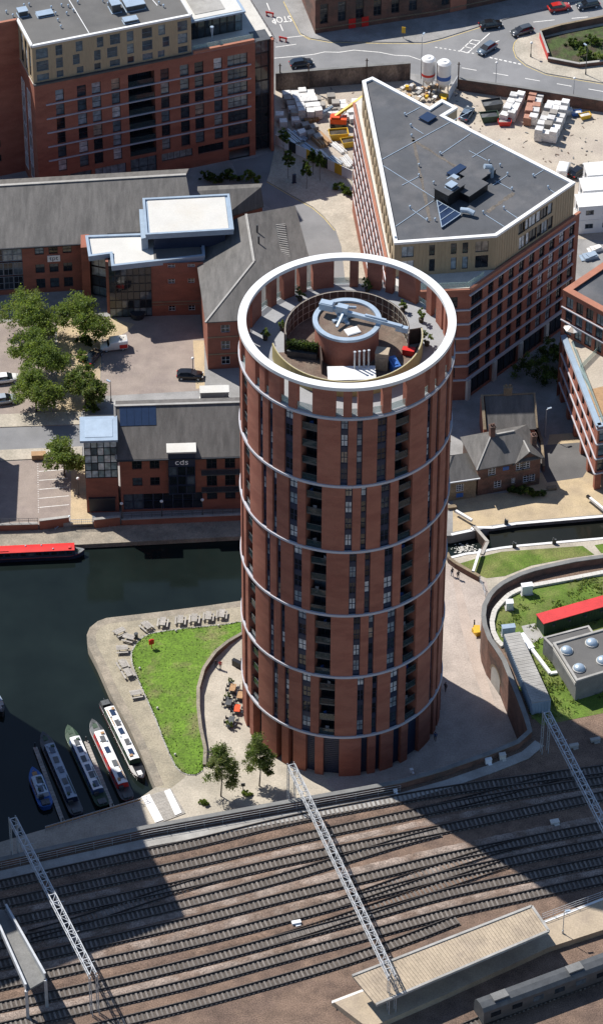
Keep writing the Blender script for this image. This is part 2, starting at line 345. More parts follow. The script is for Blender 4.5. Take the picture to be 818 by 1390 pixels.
LOCKS = PP([(612, 757), (632, 752), (680, 744), (705, 741), (818, 731)])
plaza = PEN+[(-80, -35), (-420, -35), (-420, -160), (420, -160), (420, 70)]+LOCKS[::-1]+[(9, 30.5), (0, 26.5)]
struct(MB().prism(plaza, -3.2, 0.0, bottom=False), 'plaza', 'paving')
# stone edge course round the peninsula
cop = MB()
for a, b in zip(PEN[:13], PEN[1:14]):
    a = Vector((*a, 0)); b = Vector((*b, 0)); d = (b-a).normalized(); n = Vector((d.y, -d.x, 0)) * -1
    inn = -Vector((d.y, -d.x, 0))
    cop.add([a, b, b+inn*1.3, a+inn*1.3], [(0, 1, 2, 3)])
for i in range(len(cop.v)): cop.v[i] = (cop.v[i][0], cop.v[i][1], .006+.002*((i//4) % 2))
struct(cop, 'quay_edge_course', 'quay_stone')
struct(MB().sheet(PEN[:14]+PP([(232, 1070), (250, 1056), (262, 1040), (268, 940), (300, 880), (327, 850)]), .003), 'wharf_path_paving', 'paving_tan')
# water of the upper pound beside the lock
up = PP([(663, 716.5), (700, 711), (818, 701)])+[(420, 84.9), (420, 70.1)]+PP([(818, 731), (705, 741), (668, 746)])
struct(MB().sheet(up, -.75), 'upper_pound_water', 'water_brown')
# ---- roads and paved areas of the north side
road = PP([(300, -90), (370, -90), (384, 0), (408, 45), (420, 52), (445, 56), (520, 57.5), (575, 58), (600, 52), (660, 33), (720, 17), (818, -6), (920, -30), (920, 5), (818, 24), (745, 41), (708, 49), (699, 58), (697, 66), (701, 77), (714, 88), (740, 100), (818, 113), (920, 130), (920, 158), (818, 140), (620, 112), (560, 100), (520, 88), (372, 104), (358, 60)])
struct(MB().sheet(road, .004), 'main_road', 'asphalt')
kerbW = PP([(384, 0), (408, 45), (420, 52), (445, 56), (520, 57.5), (575, 58), (600, 52), (660, 33), (720, 17), (818, -6)])
struct(MB().prism(kerbW+[(70, 230), (-2, 230)], -.1, .12, bottom=False), 'mill_pavement', 'paving_grey')
isl = PP([(704, 50.5), (699, 58), (697, 66), (701, 77), (714, 88), (740, 100), (818, 113), (920, 130), (920, 6), (818, 25), (745, 42)])
struct(MB().prism(isl, -.1, .13, bottom=False), 'corner_pavement', 'paving')
yard = PP([(374, 118), (520, 100), (560, 118), (620, 116), (818, 150), (960, 175), (960, 340), (740, 320), (560, 330), (470, 250), (372, 170)])
struct(MB().sheet(yard, .008), 'builders_yard', 'yard_ground')
street = PP([(315, 220), (345, 214), (372, 205), (366, 235), (362, 246), (390, 262), (424, 281), (440, 295), (455, 312), (463, 335), (468, 380), (420, 400), (395, 300), (330, 260)])
struct(MB().sheet(street, .004), 'side_street', 'asphalt')
pav = PP([(372, 205), (366, 235), (362, 246), (390, 262), (424, 281), (440, 295), (455, 312), (463, 335), (468, 380), (500, 390), (492, 250), (478, 242), (440, 215), (376, 168)])
struct(MB().prism(pav, -.1, .12, bottom=False), 'side_pavement', 'paving')
struct(MB().sheet(PP([(-60, 582), (0, 581), (110, 577), (165, 573), (165, 600), (110, 606), (0, 611), (-60, 613)]), .004), 'wharf_road', 'asphalt')
struct(MB().prism(PP([(-60, 613.5), (0, 611.5), (112, 606.5), (112, 620), (0, 626), (-60, 628)]), -.1, .12, bottom=False), 'wharf_pavement', 'paving')
struct(MB().prism(PP([(-60, 564), (0, 563), (110, 559), (110, 576.5), (0, 580.5), (-60, 581.5)]), -.1, .12, bottom=False), 'verge_pavement', 'paving')
struct(MB().sheet(PP([(-60, 440), (0, 437), (75, 433), (78, 560), (0, 563), (-60, 564)]), .004), 'west_car_park', 'paving_block')
struct(MB().sheet(PP([(140, 430), (276, 428), (276, 530), (150, 537), (137, 537)]), .004), 'court_car_park', 'paving_block')
struct(MB().sheet(PP([(78, 433), (139, 430), (136, 537), (110, 560), (78, 561)]), .006), 'tree_path', 'paving_path')
struct(MB().sheet(PP([(150, 432), (183, 440), (172, 451), (150, 462), (138, 460)]), .010), 'entrance_path', 'paving_path')
struct(MB().sheet(PP([(262, 462), (277, 462), (278, 526), (266, 528)]), .010), 'court_edge_path', 'paving_path')
struct(MB().sheet(PP([(-60, 629), (0, 627), (96, 621), (98, 700), (53, 711), (0, 713), (-60, 715)]), .004), 'south_car_park', 'paving_block')
struct(MB().sheet(PP([(97, 632), (118, 630), (126, 711), (96, 712)]), .012), 'wharf_path', 'paving_path')
struct(MB().sheet(PP([(614, 660), (640, 672), (700, 668), (735, 640), (745, 590), (818, 585), (900, 600), (900, 690), (818, 698), (700, 708), (660, 714), (614, 722)]), .004), 'lock_side_paving', 'paving_path')
struct(MB().sheet(PP([(615, 545), (632, 541), (760, 456), (780, 470), (770, 560), (738, 592), (730, 640), (700, 660), (615, 600)]), .006), 'courtyard', 'paving_grey')
struct(MB().sheet(PP([(730, 632), (740, 604), (795, 600), (805, 625), (790, 648), (742, 655)]), .009), 'tarmac_patch', 'asphalt_old')
# plaza east of the tower
struct(MB().sheet(PP([(560, 765), (612, 765), (632, 775), (650, 783), (660, 790), (700, 1000), (620, 1045), (520, 1075), (470, 1085), (440, 1060), (560, 1000)]), .004), 'tower_paving', 'paving_pink')
struct(MB().sheet(PP([(612, 772), (618, 772), (640, 850), (655, 905), (672, 960), (660, 960), (640, 905), (625, 850)]), .008), 'paving_band', 'paving_band')
# ---- markings
mk = MB()
def dash(a, b, wdt, z=.012):
    a = P(*a); b = P(*b); a.z = b.z = z; d = (b-a).normalized(); n = Vector((-d.y, d.x, 0))*wdt/2
    mk.add([a-n, b-n, b+n, a+n], [(0, 1, 2, 3)])
def line(pts, wdt, z=.012):
    for a, b in zip(pts[:-1], pts[1:]): dash(a, b, wdt, z)
line([(372, 79), (395, 77), (425, 74), (440, 70.5), (460, 71), (480, 68), (515, 71), (535, 75), (555, 76), (572, 82)], .16)
for i in range(9): dash((590+i*6.2, 64+i*1.0), (593+i*6.2, 64.6+i*1.0), .22)
for i in range(7): dash((664+i*6.4, 78+i*1.4), (668+i*6.4, 79+i*1.4), .3, .013)
for a, b in (((624, 69), (640, 54)), ((634, 72), (664, 45)), ((624, 69), (634, 72)), ((629, 63), (641, 66)), ((635, 58), (646, 61)), ((640, 54), (652, 56))): dash(a, b, .2, .014)
for i in range(6): dash((626+i*43, 92+i*7.2), (646+i*43, 95.5+i*7.2), .16)
for a, b in (((723, 30), (752, 27)), ((775, 25), (797, 23)), ((672, 57), (677, 55)), ((380, 33), (384, 42)), ((370, 20), (374, 33)), ((362, 4), (366, 14)), ((389, 51), (416, 48)), ((374, 64), (402, 60))): dash(a, b, .16)
struct(mk, 'road_markings', 'road_paint')
mk = MB(); line([(385, 0), (409, 45), (421, 53), (446, 57.5), (521, 59), (576, 59.5), (601, 53.5), (660, 34.5)], .12); line([(384.5, 2), (407, 46), (420, 54)], .12, .0125)
line([(705, 50), (697.5, 58), (695.5, 66), (699.5, 78), (713, 89.5), (740, 101.5), (818, 114.5)], .12)
line([(362, 247), (390, 263.5), (424, 282.5), (440, 296.5), (454, 313)], .12)
struct(mk, 'yellow_lines', 'yellow_line')
me = text_mesh('STOP', 1.55, 'stop_marking', .002, 'road_paint'); me.transform(Matrix.Diagonal((1, 1.8, 1, 1)))
tag(put('stop_marking', me, None, tuple(P(382, 26, .016)), R_(180+11)), kind='structure')
mk = MB()
for i in range(5): dash((53+i*.3, 640+i*12.2), (92+i*.5, 637+i*12.0), .12, .012)
for i in range(22): dash((51+i*.05, 630+i*3.1), (52.2+i*.05, 630+i*3.1), .14, .013)
struct(mk, 'bay_markings', 'road_paint')

# ================================================================== RAILWAY VIADUCT
VN = [(-120, 1192), (0, 1165), (100, 1143), (200, 1121), (300, 1103), (400, 1085), (480, 1071), (540, 1060), (600, 1043), (660, 1022), (700, 1006), (716, 992), (711, 975), (702, 950), (690, 920), (681, 897), (672.6, 883.6), (661.8, 868), (655, 850), (653, 836), (654.5, 822), (661.8, 807.5), (669, 799), (679, 791), (690, 785), (705, 778), (723, 772), (744, 767), (779, 759.5), (818, 754), (960, 737)]
VNW = PP(VN, 7.2)
struct(MB().prism(VNW+[(400, 60), (400, -150), (-400, -150), (-400, -75)], -3.1, RZ, mt=1, bottom=False), 'viaduct', ['brick_old', 'ballast'])
# parapet, as one wall following the viaduct edge
def offset(poly, d):
    out = []
    for i, p in enumerate(poly):
        a = Vector(poly[max(0, i-1)]); b = Vector(poly[min(len(poly)-1, i+1)]); t = (b-a).normalized(); out.append((p[0]+t.y*d, p[1]-t.x*d))
    return out
INN = offset(VNW, .55)
def strip(pts_a, pts_b, z0, z1, mb, m=0, mt=0):
    for i in range(len(pts_a)-1):
        mb.prism([pts_a[i], pts_a[i+1], pts_b[i+1], pts_b[i]], z0, z1, m, mt, bottom=False)
pw = thing('viaduct_parapet', 'dark brick parapet wall with stone coping along the railway viaduct and its curve', 'wall', (VNW[8][0], VNW[8][1], RZ))
a = MB(); strip(offset(VNW, .002), INN, RZ-.01, 7.2, a); a.build('wall', 'brick_old', pw)
a = MB(); strip(offset(VNW, -.08), offset(VNW, .63), 7.2, 7.34, a); a.build('coping', 'concrete_dark', pw)
# the walkway slab and cable trough behind the parapet
a = MB(); strip(offset(VNW[:12], 1.3), offset(VNW[:12], 2.9), RZ-.02, RZ+.12, a); struct(a, 'cess_walkway', 'concrete')
# ---- tracks
def smooth_path(pts, step):
    v = [Vector(p) for p in pts]; v = [v[0]*2-v[1]]+v+[v[-1]*2-v[-2]]; dense = []
    for i in range(1, len(v)-2):
        for k in range(40):
            t = k/40; a, b, c, d = v[i-1:i+3]
            dense.append(.5*((2*b)+(c-a)*t+(2*a-5*b+4*c-d)*t*t+(3*b-a-3*c+d)*t**3))
    dense.append(v[-2]); out = [dense[0]]; acc = 0
    for a, b in zip(dense[:-1], dense[1:]):
        L = (b-a).length
        while acc+L >= step:
            q = a+(b-a)*((step-acc)/L); out.append(q); L = (b-q).length; a = q; acc = 0
        acc += L
    return out
TR = [([(-70, 1218), (0, 1202), (130, 1173), (260, 1146), (380, 1117), (490, 1095), (600, 1075), (710, 1059), (818, 1045), (900, 1035)], 'railway track nearest the viaduct parapet and the tower'),
      ([(-70, 1244), (0, 1228), (130, 1200), (260, 1172), (380, 1144), (490, 1120), (600, 1097), (710, 1077), (818, 1060), (900, 1049)], 'second railway track out from the viaduct parapet'),
      ([(-70, 1271), (0, 1255), (130, 1227), (260, 1199), (380, 1171), (490, 1148), (600, 1126), (710, 1103), (818, 1081), (900, 1066)], 'third railway track out from the parapet, left of the weedy gap at the right'),
      ([(-70, 1298), (0, 1283), (130, 1255), (260, 1225), (380, 1193), (470, 1166), (545, 1143), (600, 1128.5)], 'fourth railway track out from the parapet, merging into the third at a switch'),
      ([(-70, 1326), (0, 1310), (130, 1281), (260, 1251), (380, 1220), (490, 1193), (600, 1166), (710, 1143), (818, 1122), (900, 1107)], 'fifth railway track out from the parapet, on the near side of the weedy gap'),
      ([(-70, 1354), (0, 1338), (130, 1309), (260, 1280), (380, 1249), (490, 1219), (600, 1190), (710, 1166), (818, 1145), (900, 1130)], 'sixth railway track out from the parapet, crossing the middle of the yard'),
      ([(-70, 1382), (0, 1367), (130, 1339), (260, 1308), (380, 1276), (490, 1246), (600, 1215), (710, 1191), (818, 1169), (900, 1153)], 'seventh railway track out from the parapet, second from the beige platform'),
      ([(-70, 1412), (0, 1396), (130, 1366), (260, 1335), (380, 1302), (490, 1272), (600, 1242), (710, 1217), (818, 1194), (900, 1177)], 'railway track next to the beige station platform'),
      ([(-70, 1442), (0, 1426), (130, 1396), (260, 1364), (380, 1331), (470, 1304), (550, 1276), (620, 1249)], 'lowest railway track at the left, joining the platform track beside the canopy'),
      ([(560, 1428), (650, 1388), (740, 1353), (900, 1296)], 'railway track under the dark train at the lower right corner')]
slp = MB().box((0, 0, 0), (1.95, .27, .14)).mesh('sleeper', 'sleeper')
TPATH = []
for ti, (px, lab) in enumerate(TR):
    path = smooth_path([(*P2(a, b, RZ+.1), 0) for a, b in px], .66); TPATH.append(path)
    t = thing('railway_track', lab, 'railway track', (path[0].x, path[0].y, RZ), 0, 'parallel railway tracks')
    bed = MB(); L = []; Rr = []
    for i, p in enumerate(path):
        d = (path[min(i+1, len(path)-1)]-path[max(i-1, 0)]).normalized(); n = Vector((-d.y, d.x, 0)); L.append(p+n*.76); Rr.append(p-n*.76)
        put('sleeper', slp, t, (p.x, p.y, RZ+.085+.004*(ti % 3)), math.atan2(n.y, n.x)+random.uniform(-.012, .012))
    for q in range(0, len(path)-1, 1):
        d = (path[q+1]-path[q]).normalized(); n = Vector((-d.y, d.x, 0))*1.5
    A = [(p+(p-r).normalized()*.2) for p, r in zip(L, Rr)]; B = [(r+(r-p).normalized()*.2) for p, r in zip(L, Rr)]
    k = len(path); bed.add([(*a.xy, RZ+.03+.003*ti) for a in A]+[(*b.xy, RZ+.03+.003*ti) for b in B], [(i, i+1, k+i+1, k+i) for i in range(k-1)]); bed.build('track_bed', 'track_bed', t)
    for side in (L, Rr):
        r = MB(); n = len(side); prof = [(-.09, 0), (.09, 0), (.05, .05), (.055, .2), (-.055, .2), (-.05, .05)]; vs = []
        for i, p in enumerate(side):
            d = (side[min(i+1, n-1)]-side[max(i-1, 0)]).normalized(); q = Vector((-d.y, d.x, 0))
            vs += [(p.x+q.x*x, p.y+q.y*x, RZ+.16+z) for x, z in prof]
        fs = []; mi = []
        for i in range(n-1):
            for j in range(6): r.f.append([i*6+j, i*6+(j+1) % 6, (i+1)*6+(j+1) % 6, (i+1)*6+j]); r.mi.append(1 if j == 3 else 0)
        r.v = vs; r.build('rail', ['rail_steel', 'rail_top'], t)
for k_, (px, lab) in enumerate(((( (440, 1233), (500, 1212), (580, 1184), (660, 1158), (720, 1141)), 'crossover rails linking the sixth track to the fifth in the middle of the yard'), (((360, 1281), (440, 1256), (540, 1222), (620, 1195), (690, 1172)), 'crossover rails linking the seventh track to the sixth right of the middle gantry'), (((560, 1105), (620, 1091), (690, 1073), (760, 1053)), 'crossover rails linking the two tracks nearest the parapet, in the tower shadow'), (((40, 1270), (120, 1247), (210, 1217), (290, 1192)), 'crossover rails linking the fourth and third tracks at the left'))):
    path = smooth_path([(*P2(a, b, RZ+.1), 0) for a, b in px], .66); t = thing('track_crossover', lab, 'railway track', (path[0].x, path[0].y, RZ), 0, 'track crossovers')
    for i, p in enumerate(path[4:-4:1]):
        i += 4; d = (path[i+1]-path[i-1]).normalized(); put('sleeper', slp, t, (p.x, p.y, RZ+.078), math.atan2(d.x, -d.y))
    for sgn in (.76, -.76):
        r = MB(); vs = []; n = len(path); prof = [(-.08, 0), (.08, 0), (.045, .05), (.05, .19), (-.05, .19), (-.045, .05)]
        for i, p in enumerate(path):
            d = (path[min(i+1, n-1)]-path[max(i-1, 0)]).normalized(); q = Vector((-d.y, d.x, 0)); vs += [(p.x+q.x*(x+sgn), p.y+q.y*(x+sgn), RZ+.155+z) for x, z in prof]
        for i in range(n-1):
            for j in range(6): r.f.append([i*6+j, i*6+(j+1) % 6, (i+1)*6+(j+1) % 6, (i+1)*6+j]); r.mi.append(0)
        r.v = vs; r.build('rail', ['rail_steel'], t)
# ballast shoulders: pale ridges of fresh stone between some of the tracks, lumpy
def ridge(pa, pb, t0, w, name, mat, h=.1):
    mb = MB(); rr = random.Random(t0*100+len(pa)); n = min(len(pa), len(pb)); cols = 7; vs = []
    for i in range(0, n, 1):
        a, b = pa[i], pb[min(len(pb)-1, i)]; d = (pa[min(i+1, n-1)]-pa[max(0, i-1)]).normalized(); q = Vector((-d.y, d.x, 0))
        # nearest point on pb
        b = min(pb[max(0, i-14):i+15], key=lambda z: (z-a).length_squared); g = (b-a).length; c = a+(b-a)*t0; ww = max(.15, min(w, g-2.15))
        for j in range(cols):
            s = j/(cols-1)*2-1; z = RZ-.02+(1-s*s)*h+rr.uniform(-.018, .018)*(1 if abs(s) < 1 else 0)
            e_ = .13 if abs(s) == 1 else .04; vs.append((c.x+q.x*(s*ww/2+rr.uniform(-e_, e_)), c.y+q.y*(s*ww/2+rr.uniform(-e_, e_)), z))
    m_ = len(vs)//cols
    mb.add(vs, [(i*cols+j, i*cols+j+1, (i+1)*cols+j+1, (i+1)*cols+j) for i in range(m_-1) for j in range(cols-1)]); return tag(mb.build(name, mat), 'ridge of loose ballast stones between railway tracks', 'ballast', kind='stuff')
for i, (w, mt) in enumerate([(1.5, 'ballast'), (1.2, 'ballast_pale'), (1.8, 'ballast_pale'), (1.5, 'ballast_pale'), (1.6, 'ballast_pale'), (1.3, 'ballast'), (1.7, 'ballast_pale')]):
    r = ridge(TPATH[i+1] if i != 3 else TPATH[4], TPATH[i] if i != 3 else TPATH[2], .5 if i != 3 else .3, w, 'ballast_ridge', mt)
    r['label'] = '%s ballast ridge between %s' % ('pale' if 'pale' in mt else 'brown', ['the two tracks nearest the parapet', 'the second and third tracks', 'the third and fourth tracks', 'the fourth and fifth tracks', 'the fifth and sixth tracks', 'the sixth and seventh tracks', 'the seventh track and the platform track'][i])
# ================================================================== THE ROUND TOWER
TR0 = 14.45
tw = thing('round_tower', 'tall round red brick apartment tower with pale metal bands and a white roof ring', 'tower block')
PAT = [('bal', 9.2), ('brick', 12.6), ('win', 4.0), ('brick', 4.6), ('win', 3.2), ('brick', 8.0), ('win', 5.5), ('brick', 4.9)]
SC = (360/7)/sum(x[1] for x in PAT)
BZ = [7.9+11.8*k for k in range(6)]          # band centres
MB().cyl((0, 0), 12.3, 0, 67.0, 96).build('core_wall', 'core_dark', tw, smooth=False)
PC = {}
def pier_mesh(wd, h, r0, r1):
    k = (round(wd, 3), round(h, 2), r0)
    if k not in PC: PC[k] = MB().arc(r0, r1, -R_(wd)/2, R_(wd)/2, 0, h, max(2, int(wd/1.5))).mesh('brick_pier', 'brick')
    return PC[k]
BALC = {}
def flat_mesh(key, fn):
    if key not in BALC: BALC[key] = fn()
    return BALC[key]
class ArcF:            # a flat bay of the round wall
    def __init__(s, a, r): s.a = a; s.r = r; s.rz = a; s.n = Vector((math.sin(a), -math.cos(a))); s.d = Vector((math.cos(a), math.sin(a)))
    def at(s, u, z, off=0.): q = s.n*(s.r+off)+s.d*u; return (q.x, q.y, z)
for sec in range(7):        # 0 = terrace storey at the top, 6 = ground storey
    base = -24.9+2.8*(sec-1)
    zt = 71.75 if sec == 0 else BZ[6-sec]; zb = 67.2 if sec == 0 else (0.0 if sec == 6 else BZ[5-sec])
    r0 = 13.5 if sec == 0 else 12.35
    for rep in range(7):
        a = base+rep*360/7
        for kind, wd in PAT:
            wd *= SC; ac = a+wd/2; a += wd; aw = (ac+180) % 360-180; ar = R_(aw)
            if kind == 'brick':
                put('brick_pier', pier_mesh(wd, zt-zb, r0, TR0), tw, (0, 0, zb), ar); continue
            half = math.tan(R_(wd)/2)
            if sec == 0:
                rr = 14.1; fc = ArcF(ar, rr); ww = 2*rr*half-.04
                g = flat_mesh(('tg', round(wd, 2)), lambda: MB().box((0, 0, .6), (ww, .03, 1.1)).mesh('glass_balustrade', 'glass_green'))
                put('glass_balustrade', g, tw, fc.at(0, 67.25), ar); continue
            if abs(aw) > 104:
                rr = 13.6; ww = 2*rr*half
                put('infill_panel', flat_mesh(('inf', round(wd, 2), round(zt-zb, 1)), lambda: MB().box((0, 0, (zt-zb)/2), (ww, .1, zt-zb)).mesh('infill_panel', 'navy_panel')), tw, ArcF(ar, rr).at(0, zb), ar); continue
            if sec == 6:
                rr = 13.75; ww = 2*rr*half; fc = ArcF(ar, rr)
                if -75 < aw < -28:
                    f = window(tw, fc, -ww/2+.02, ww/2-.02, .1, zt-.4, 2 if kind == 'bal' else 1, 4, 'dark_frame', 'pane_dark', .5, name='glazed_entrance')
                else:
                    def mkp():
                        b = MB().box((0, 0, (zt-.4)/2), (ww, .08, zt-.4))
                        for q in range(18): b.box((0, -.06, .3+q*.38), (ww-.1, .06, .07))
                        return b.mesh('louvre_panel', 'navy_panel')
                    put('louvre_panel', flat_mesh(('lv', round(wd, 2)), mkp), tw, fc.at(0, 0), ar)
                continue
            fh = 11.8/4
            for fl in range(4):
                z = zb+fl*fh+.1
                if kind == 'win':
                    rr = 14.15; ww = 2*rr*half; fc = ArcF(ar, rr)
                    window(tw, fc, -ww/2+.01, ww/2-.01, z+.75, z+fh-.1, 2 if wd > 4.4 else (2 if wd > 3.5 else 1), 2, 'navy_panel', 'pane', .1, .1)
                    put('spandrel', flat_mesh(('sp', round(wd, 2)), lambda: MB().box((0, 0, 0), (ww-.02, .16, .85)).mesh('spandrel', 'navy_panel')), tw, fc.at(0, z+.325, -.1), ar)
                else:
                    rr = 14.15; ww = 2*rr*half; fc = ArcF(ar, rr)
                    sl = put('balcony_slab', flat_mesh('slab', lambda: MB().box((0, 0, 0), (2.13, 1.7, .28)).mesh('balcony_slab', 'steel_dark')), tw, fc.at(0, z, -.87), ar)
                    put('balustrade', flat_mesh('bal', lambda: MB().box((0, 0, .62), (2.14, .03, .95), m=0).box((0, 0, 1.13), (2.16, .07, .06), m=1).mesh('balustrade', ['glass_dark', 'steel_dark'])), sl, fc.at(0, z, -.03), ar)
                    window(tw, ArcF(ar, 12.6), -1.0, 1.0, z+.16, z+fh-.2, 2, 1, 'dark_frame', 'pane_dark', 0., .08, name='balcony_door')
                    # a few belongings on the balconies
                    rr2 = random.Random(sec*1000+fl*100+rep)
                    if rr2.random() < .55:
                        q = put('balcony_chair', flat_mesh(('ch', rr2.random() < .5), lambda: MB().box((0, 0, .25), (.5, .5, .1)).box((0, .22, .5), (.5, .07, .5)).box((0, 0, .1), (.4, .4, .2)).mesh('balcony_chair', rr2.choice(['wood', 'plastic_wrap', 'blue_paint']))), sl, fc.at(rr2.uniform(-.6, .6), z+.15, -.6), ar+rr2.uniform(-1, 1))
for k, z in enumerate(BZ):
    MB().arc(14.3, 14.62, 0, 2*math.pi, z-.18, z+.18, 128, closed=True).build('metal_band', 'band_metal', tw)
    MB().arc(12.2, 14.3, 0, 2*math.pi, z-.25, z+.05, 96, closed=True).build('floor_edge', 'navy_panel', tw)
MB().cyl((0, 0), 14.4, 66.98, 67.2, 128).build('terrace_floor', 'terrace_paving', tw)
MB().arc(13.5, 14.62, 0, 2*math.pi, 71.75, 72.3, 128, closed=True).build('roof_ring', 'white_paint', tw)
# plant enclosure on the terrace: rear screen, front screen, end returns
FZ, FT, FT2 = 67.2, 70.6, 69.8
def screen(r, a0, a1, zt, out_mat, nc, nr, label, inner=-1):
    n = 40
    s = MB().arc(r, r+.12, a0, a1, FZ, zt, n).build('screen_wall', out_mat, tw); s['label'] = label
    da = (a1-a0)/nc; hz = (zt-FZ-.1)/nr; me = flat_mesh(('pn', r, nr), lambda: MB().box((0, 0, hz/2), (r*abs(da)*.9, .05, hz*.9)).mesh('cladding_panel', 'wood_dark'))
    rail = MB()
    for j in range(nr+1): rail.arc(r-.07, r-.002, a0, a1, FZ+j*hz+.02, FZ+j*hz+.09, n)
    for i in range(nc+1):
        a = a0+da*i; rail.box(((r-.06)*math.sin(a), -(r-.06)*math.cos(a), (FZ+zt)/2), (.08, .11, zt-FZ), a)
    rail.build('screen_frame', 'fence_pale', s)
    for i in range(nc):
        for j in range(nr):
            a = a0+da*(i+.5); put('cladding_panel', me, s, ((r-.035)*math.sin(a), -(r-.035)*math.cos(a), FZ+j*hz+.06), a)
screen(8.3, R_(84), R_(278), FT, 'wood_dark', 26, 3, 'dark panelled rear screen of the roof plant enclosure')
screen(10.1, R_(-78), R_(98), FT2, 'olive_cladding', 24, 2, 'olive clad front screen of the roof plant enclosure')
q = MB().bar((8.3, .9, (FZ+FT2)/2), (10.1, 1.4, (FZ+FT2)/2), .12, FT2-FZ).build('screen_return', 'wood_dark', tw)
q = MB().bar((-8.25, -1.2, (FZ+69.6)/2), (-3.6, -1.9, (FZ+69.6)/2), .14, 69.6-FZ).bar((-3.6, -1.9, (FZ+69.6)/2), (-3.3, -5.5, (FZ+69.6)/2), .14, 69.6-FZ).build('screen_return', 'wood_dark', tw)
MB().prism([(8.2*math.sin(R_(a)), -8.2*math.cos(R_(a))) for a in range(84, 279, 6)]+[(-9.9, -1)]+[(10.0*math.sin(R_(a)), -10.0*math.cos(R_(a))) for a in range(-78, 98, 6)], FZ, FZ+.05, bottom=False).build('plant_floor', 'gravel_brown', tw)
# central brick drum with its pale ring
MB().cyl((0, 0), 4.3, FZ+.04, 71.9, 64).build('lift_drum', 'brick', tw)
MB().arc(3.95, 4.62, 0, 2*math.pi, 71.9, 72.3, 64, closed=True).build('drum_ring', 'light_metal', tw)
MB().cyl((0, 0), 3.93, 71.9, 71.98, 48).build('drum_roof', 'gravel_brown', tw)
# window-cleaning crane standing on the drum
bm_ = thing('roof_crane', 'pale blue window cleaning crane folded on the round brick roof drum', 'crane', (0, 0, 71.98))
pv = Vector((-2.6, 1.3, 73.2)); tip = Vector((7.3, -2.2, 72.7))
MB().cyl((-.6, .4), .75, 71.98, 72.7, 16).box((-.6, .4, 72.15), (3.0, .5, .3), R_(30)).box((-.6, .4, 72.15), (3.0, .5, .3), R_(-60)).build('turntable', 'light_metal', bm_)
MB().bar(pv, tip, .5, .55).build('jib', 'light_metal', bm_)
MB().box((-2.7, 1.35, 73.5), (1.9, 1.15, 1.0), R_(-19)).box((-2.7, 1.35, 74.05), (1.7, .9, .14), R_(-19)).build('counterweight_box', 'light_metal', bm_)
MB().box((-.6, .5, 73.7), (1.5, .9, .9), R_(-19)).build('winch_housing', 'light_metal', bm_)
for a, b in (((-1.6, 1.0, 73.6), (1.2, 1.6, 73.0)), ((-.4, .3, 73.4), (-1.4, -2.0, 72.5)), ((2.4, -.4, 73.3), (5.2, -1.4, 73.2))): MB().bar(a, b, .28, .3).build('brace', 'light_metal', bm_)
MB().box((7.3, -2.2, 72.4), (1.7, .6, .8), R_(-19)).build('cradle_head', 'light_metal', bm_)
tag(MB().box((.7, -2.3, 72.06), (1.9, 1.4, .15), R_(25)).box((.7, -2.3, 72.16), (1.7, 1.2, .05), R_(25)).build('roof_hatch', 'white_paint'), 'small white hatch lid lying on the drum roof below the crane', 'roof hatch')
# plant: white box, flues, tan box, blue box, red box, hedge
tag(MB().box((.6, -7.0, FZ+.75), (6.2, 2.7, 1.3), R_(2)).box((.6, -7.0, FZ+1.45), (6.4, 2.9, .12), R_(2)).box((-1.4, -7, FZ+.09), (.3, 2.5, .1)).build('plant_housing', 'white_paint'), 'low white plant housing box inside the roof enclosure', 'plant housing')
for i in range(4):
    o = MB().cyl((1.0+i*.62, -6.1+.12*i, ), .13, FZ+1.5, FZ+4.3, 10).cyl((1.0+i*.62, -6.1+.12*i), .19, FZ+4.3, FZ+4.4, 10).build('flue_pipe', 'galvanised')
    tag(o, ['leftmost', 'second', 'third', 'rightmost'][i]+' of the four steel flue pipes on the white plant housing', 'flue', 'flue pipes on the roof')
tag(MB().box((4.7, -4.0, FZ+1.4), (1.7, 1.5, 2.8), R_(-10)).box((4.7, -4.0, FZ+2.86), (1.8, 1.6, .12), R_(-10)).box((4.6, -4.8, FZ+1.2), (.9, .05, 2.0), R_(-10)).build('tan_cabinet', 'canopy_beige'), 'tall tan cabinet beside the roof drum', 'cabinet')
tag(MB().box((6.3, -4.4, FZ+.7), (1.1, 2.4, 1.4), R_(20)).box((6.3, -4.4, FZ+1.45), (.5, 1.6, .14), R_(20)).build('blue_plant_unit', 'blue_paint'), 'dark blue plant unit on the terrace between tan cabinet and olive screen', 'plant unit')
tag(MB().box((8.3, -1.2, FZ+.45), (1.6, .8, .9), R_(-15)).box((8.3, -1.2, FZ+.95), (1.7, .9, .1), R_(-15)).build('red_chest', 'red_paint'), 'red storage chest at the right end of the roof enclosure', 'chest')
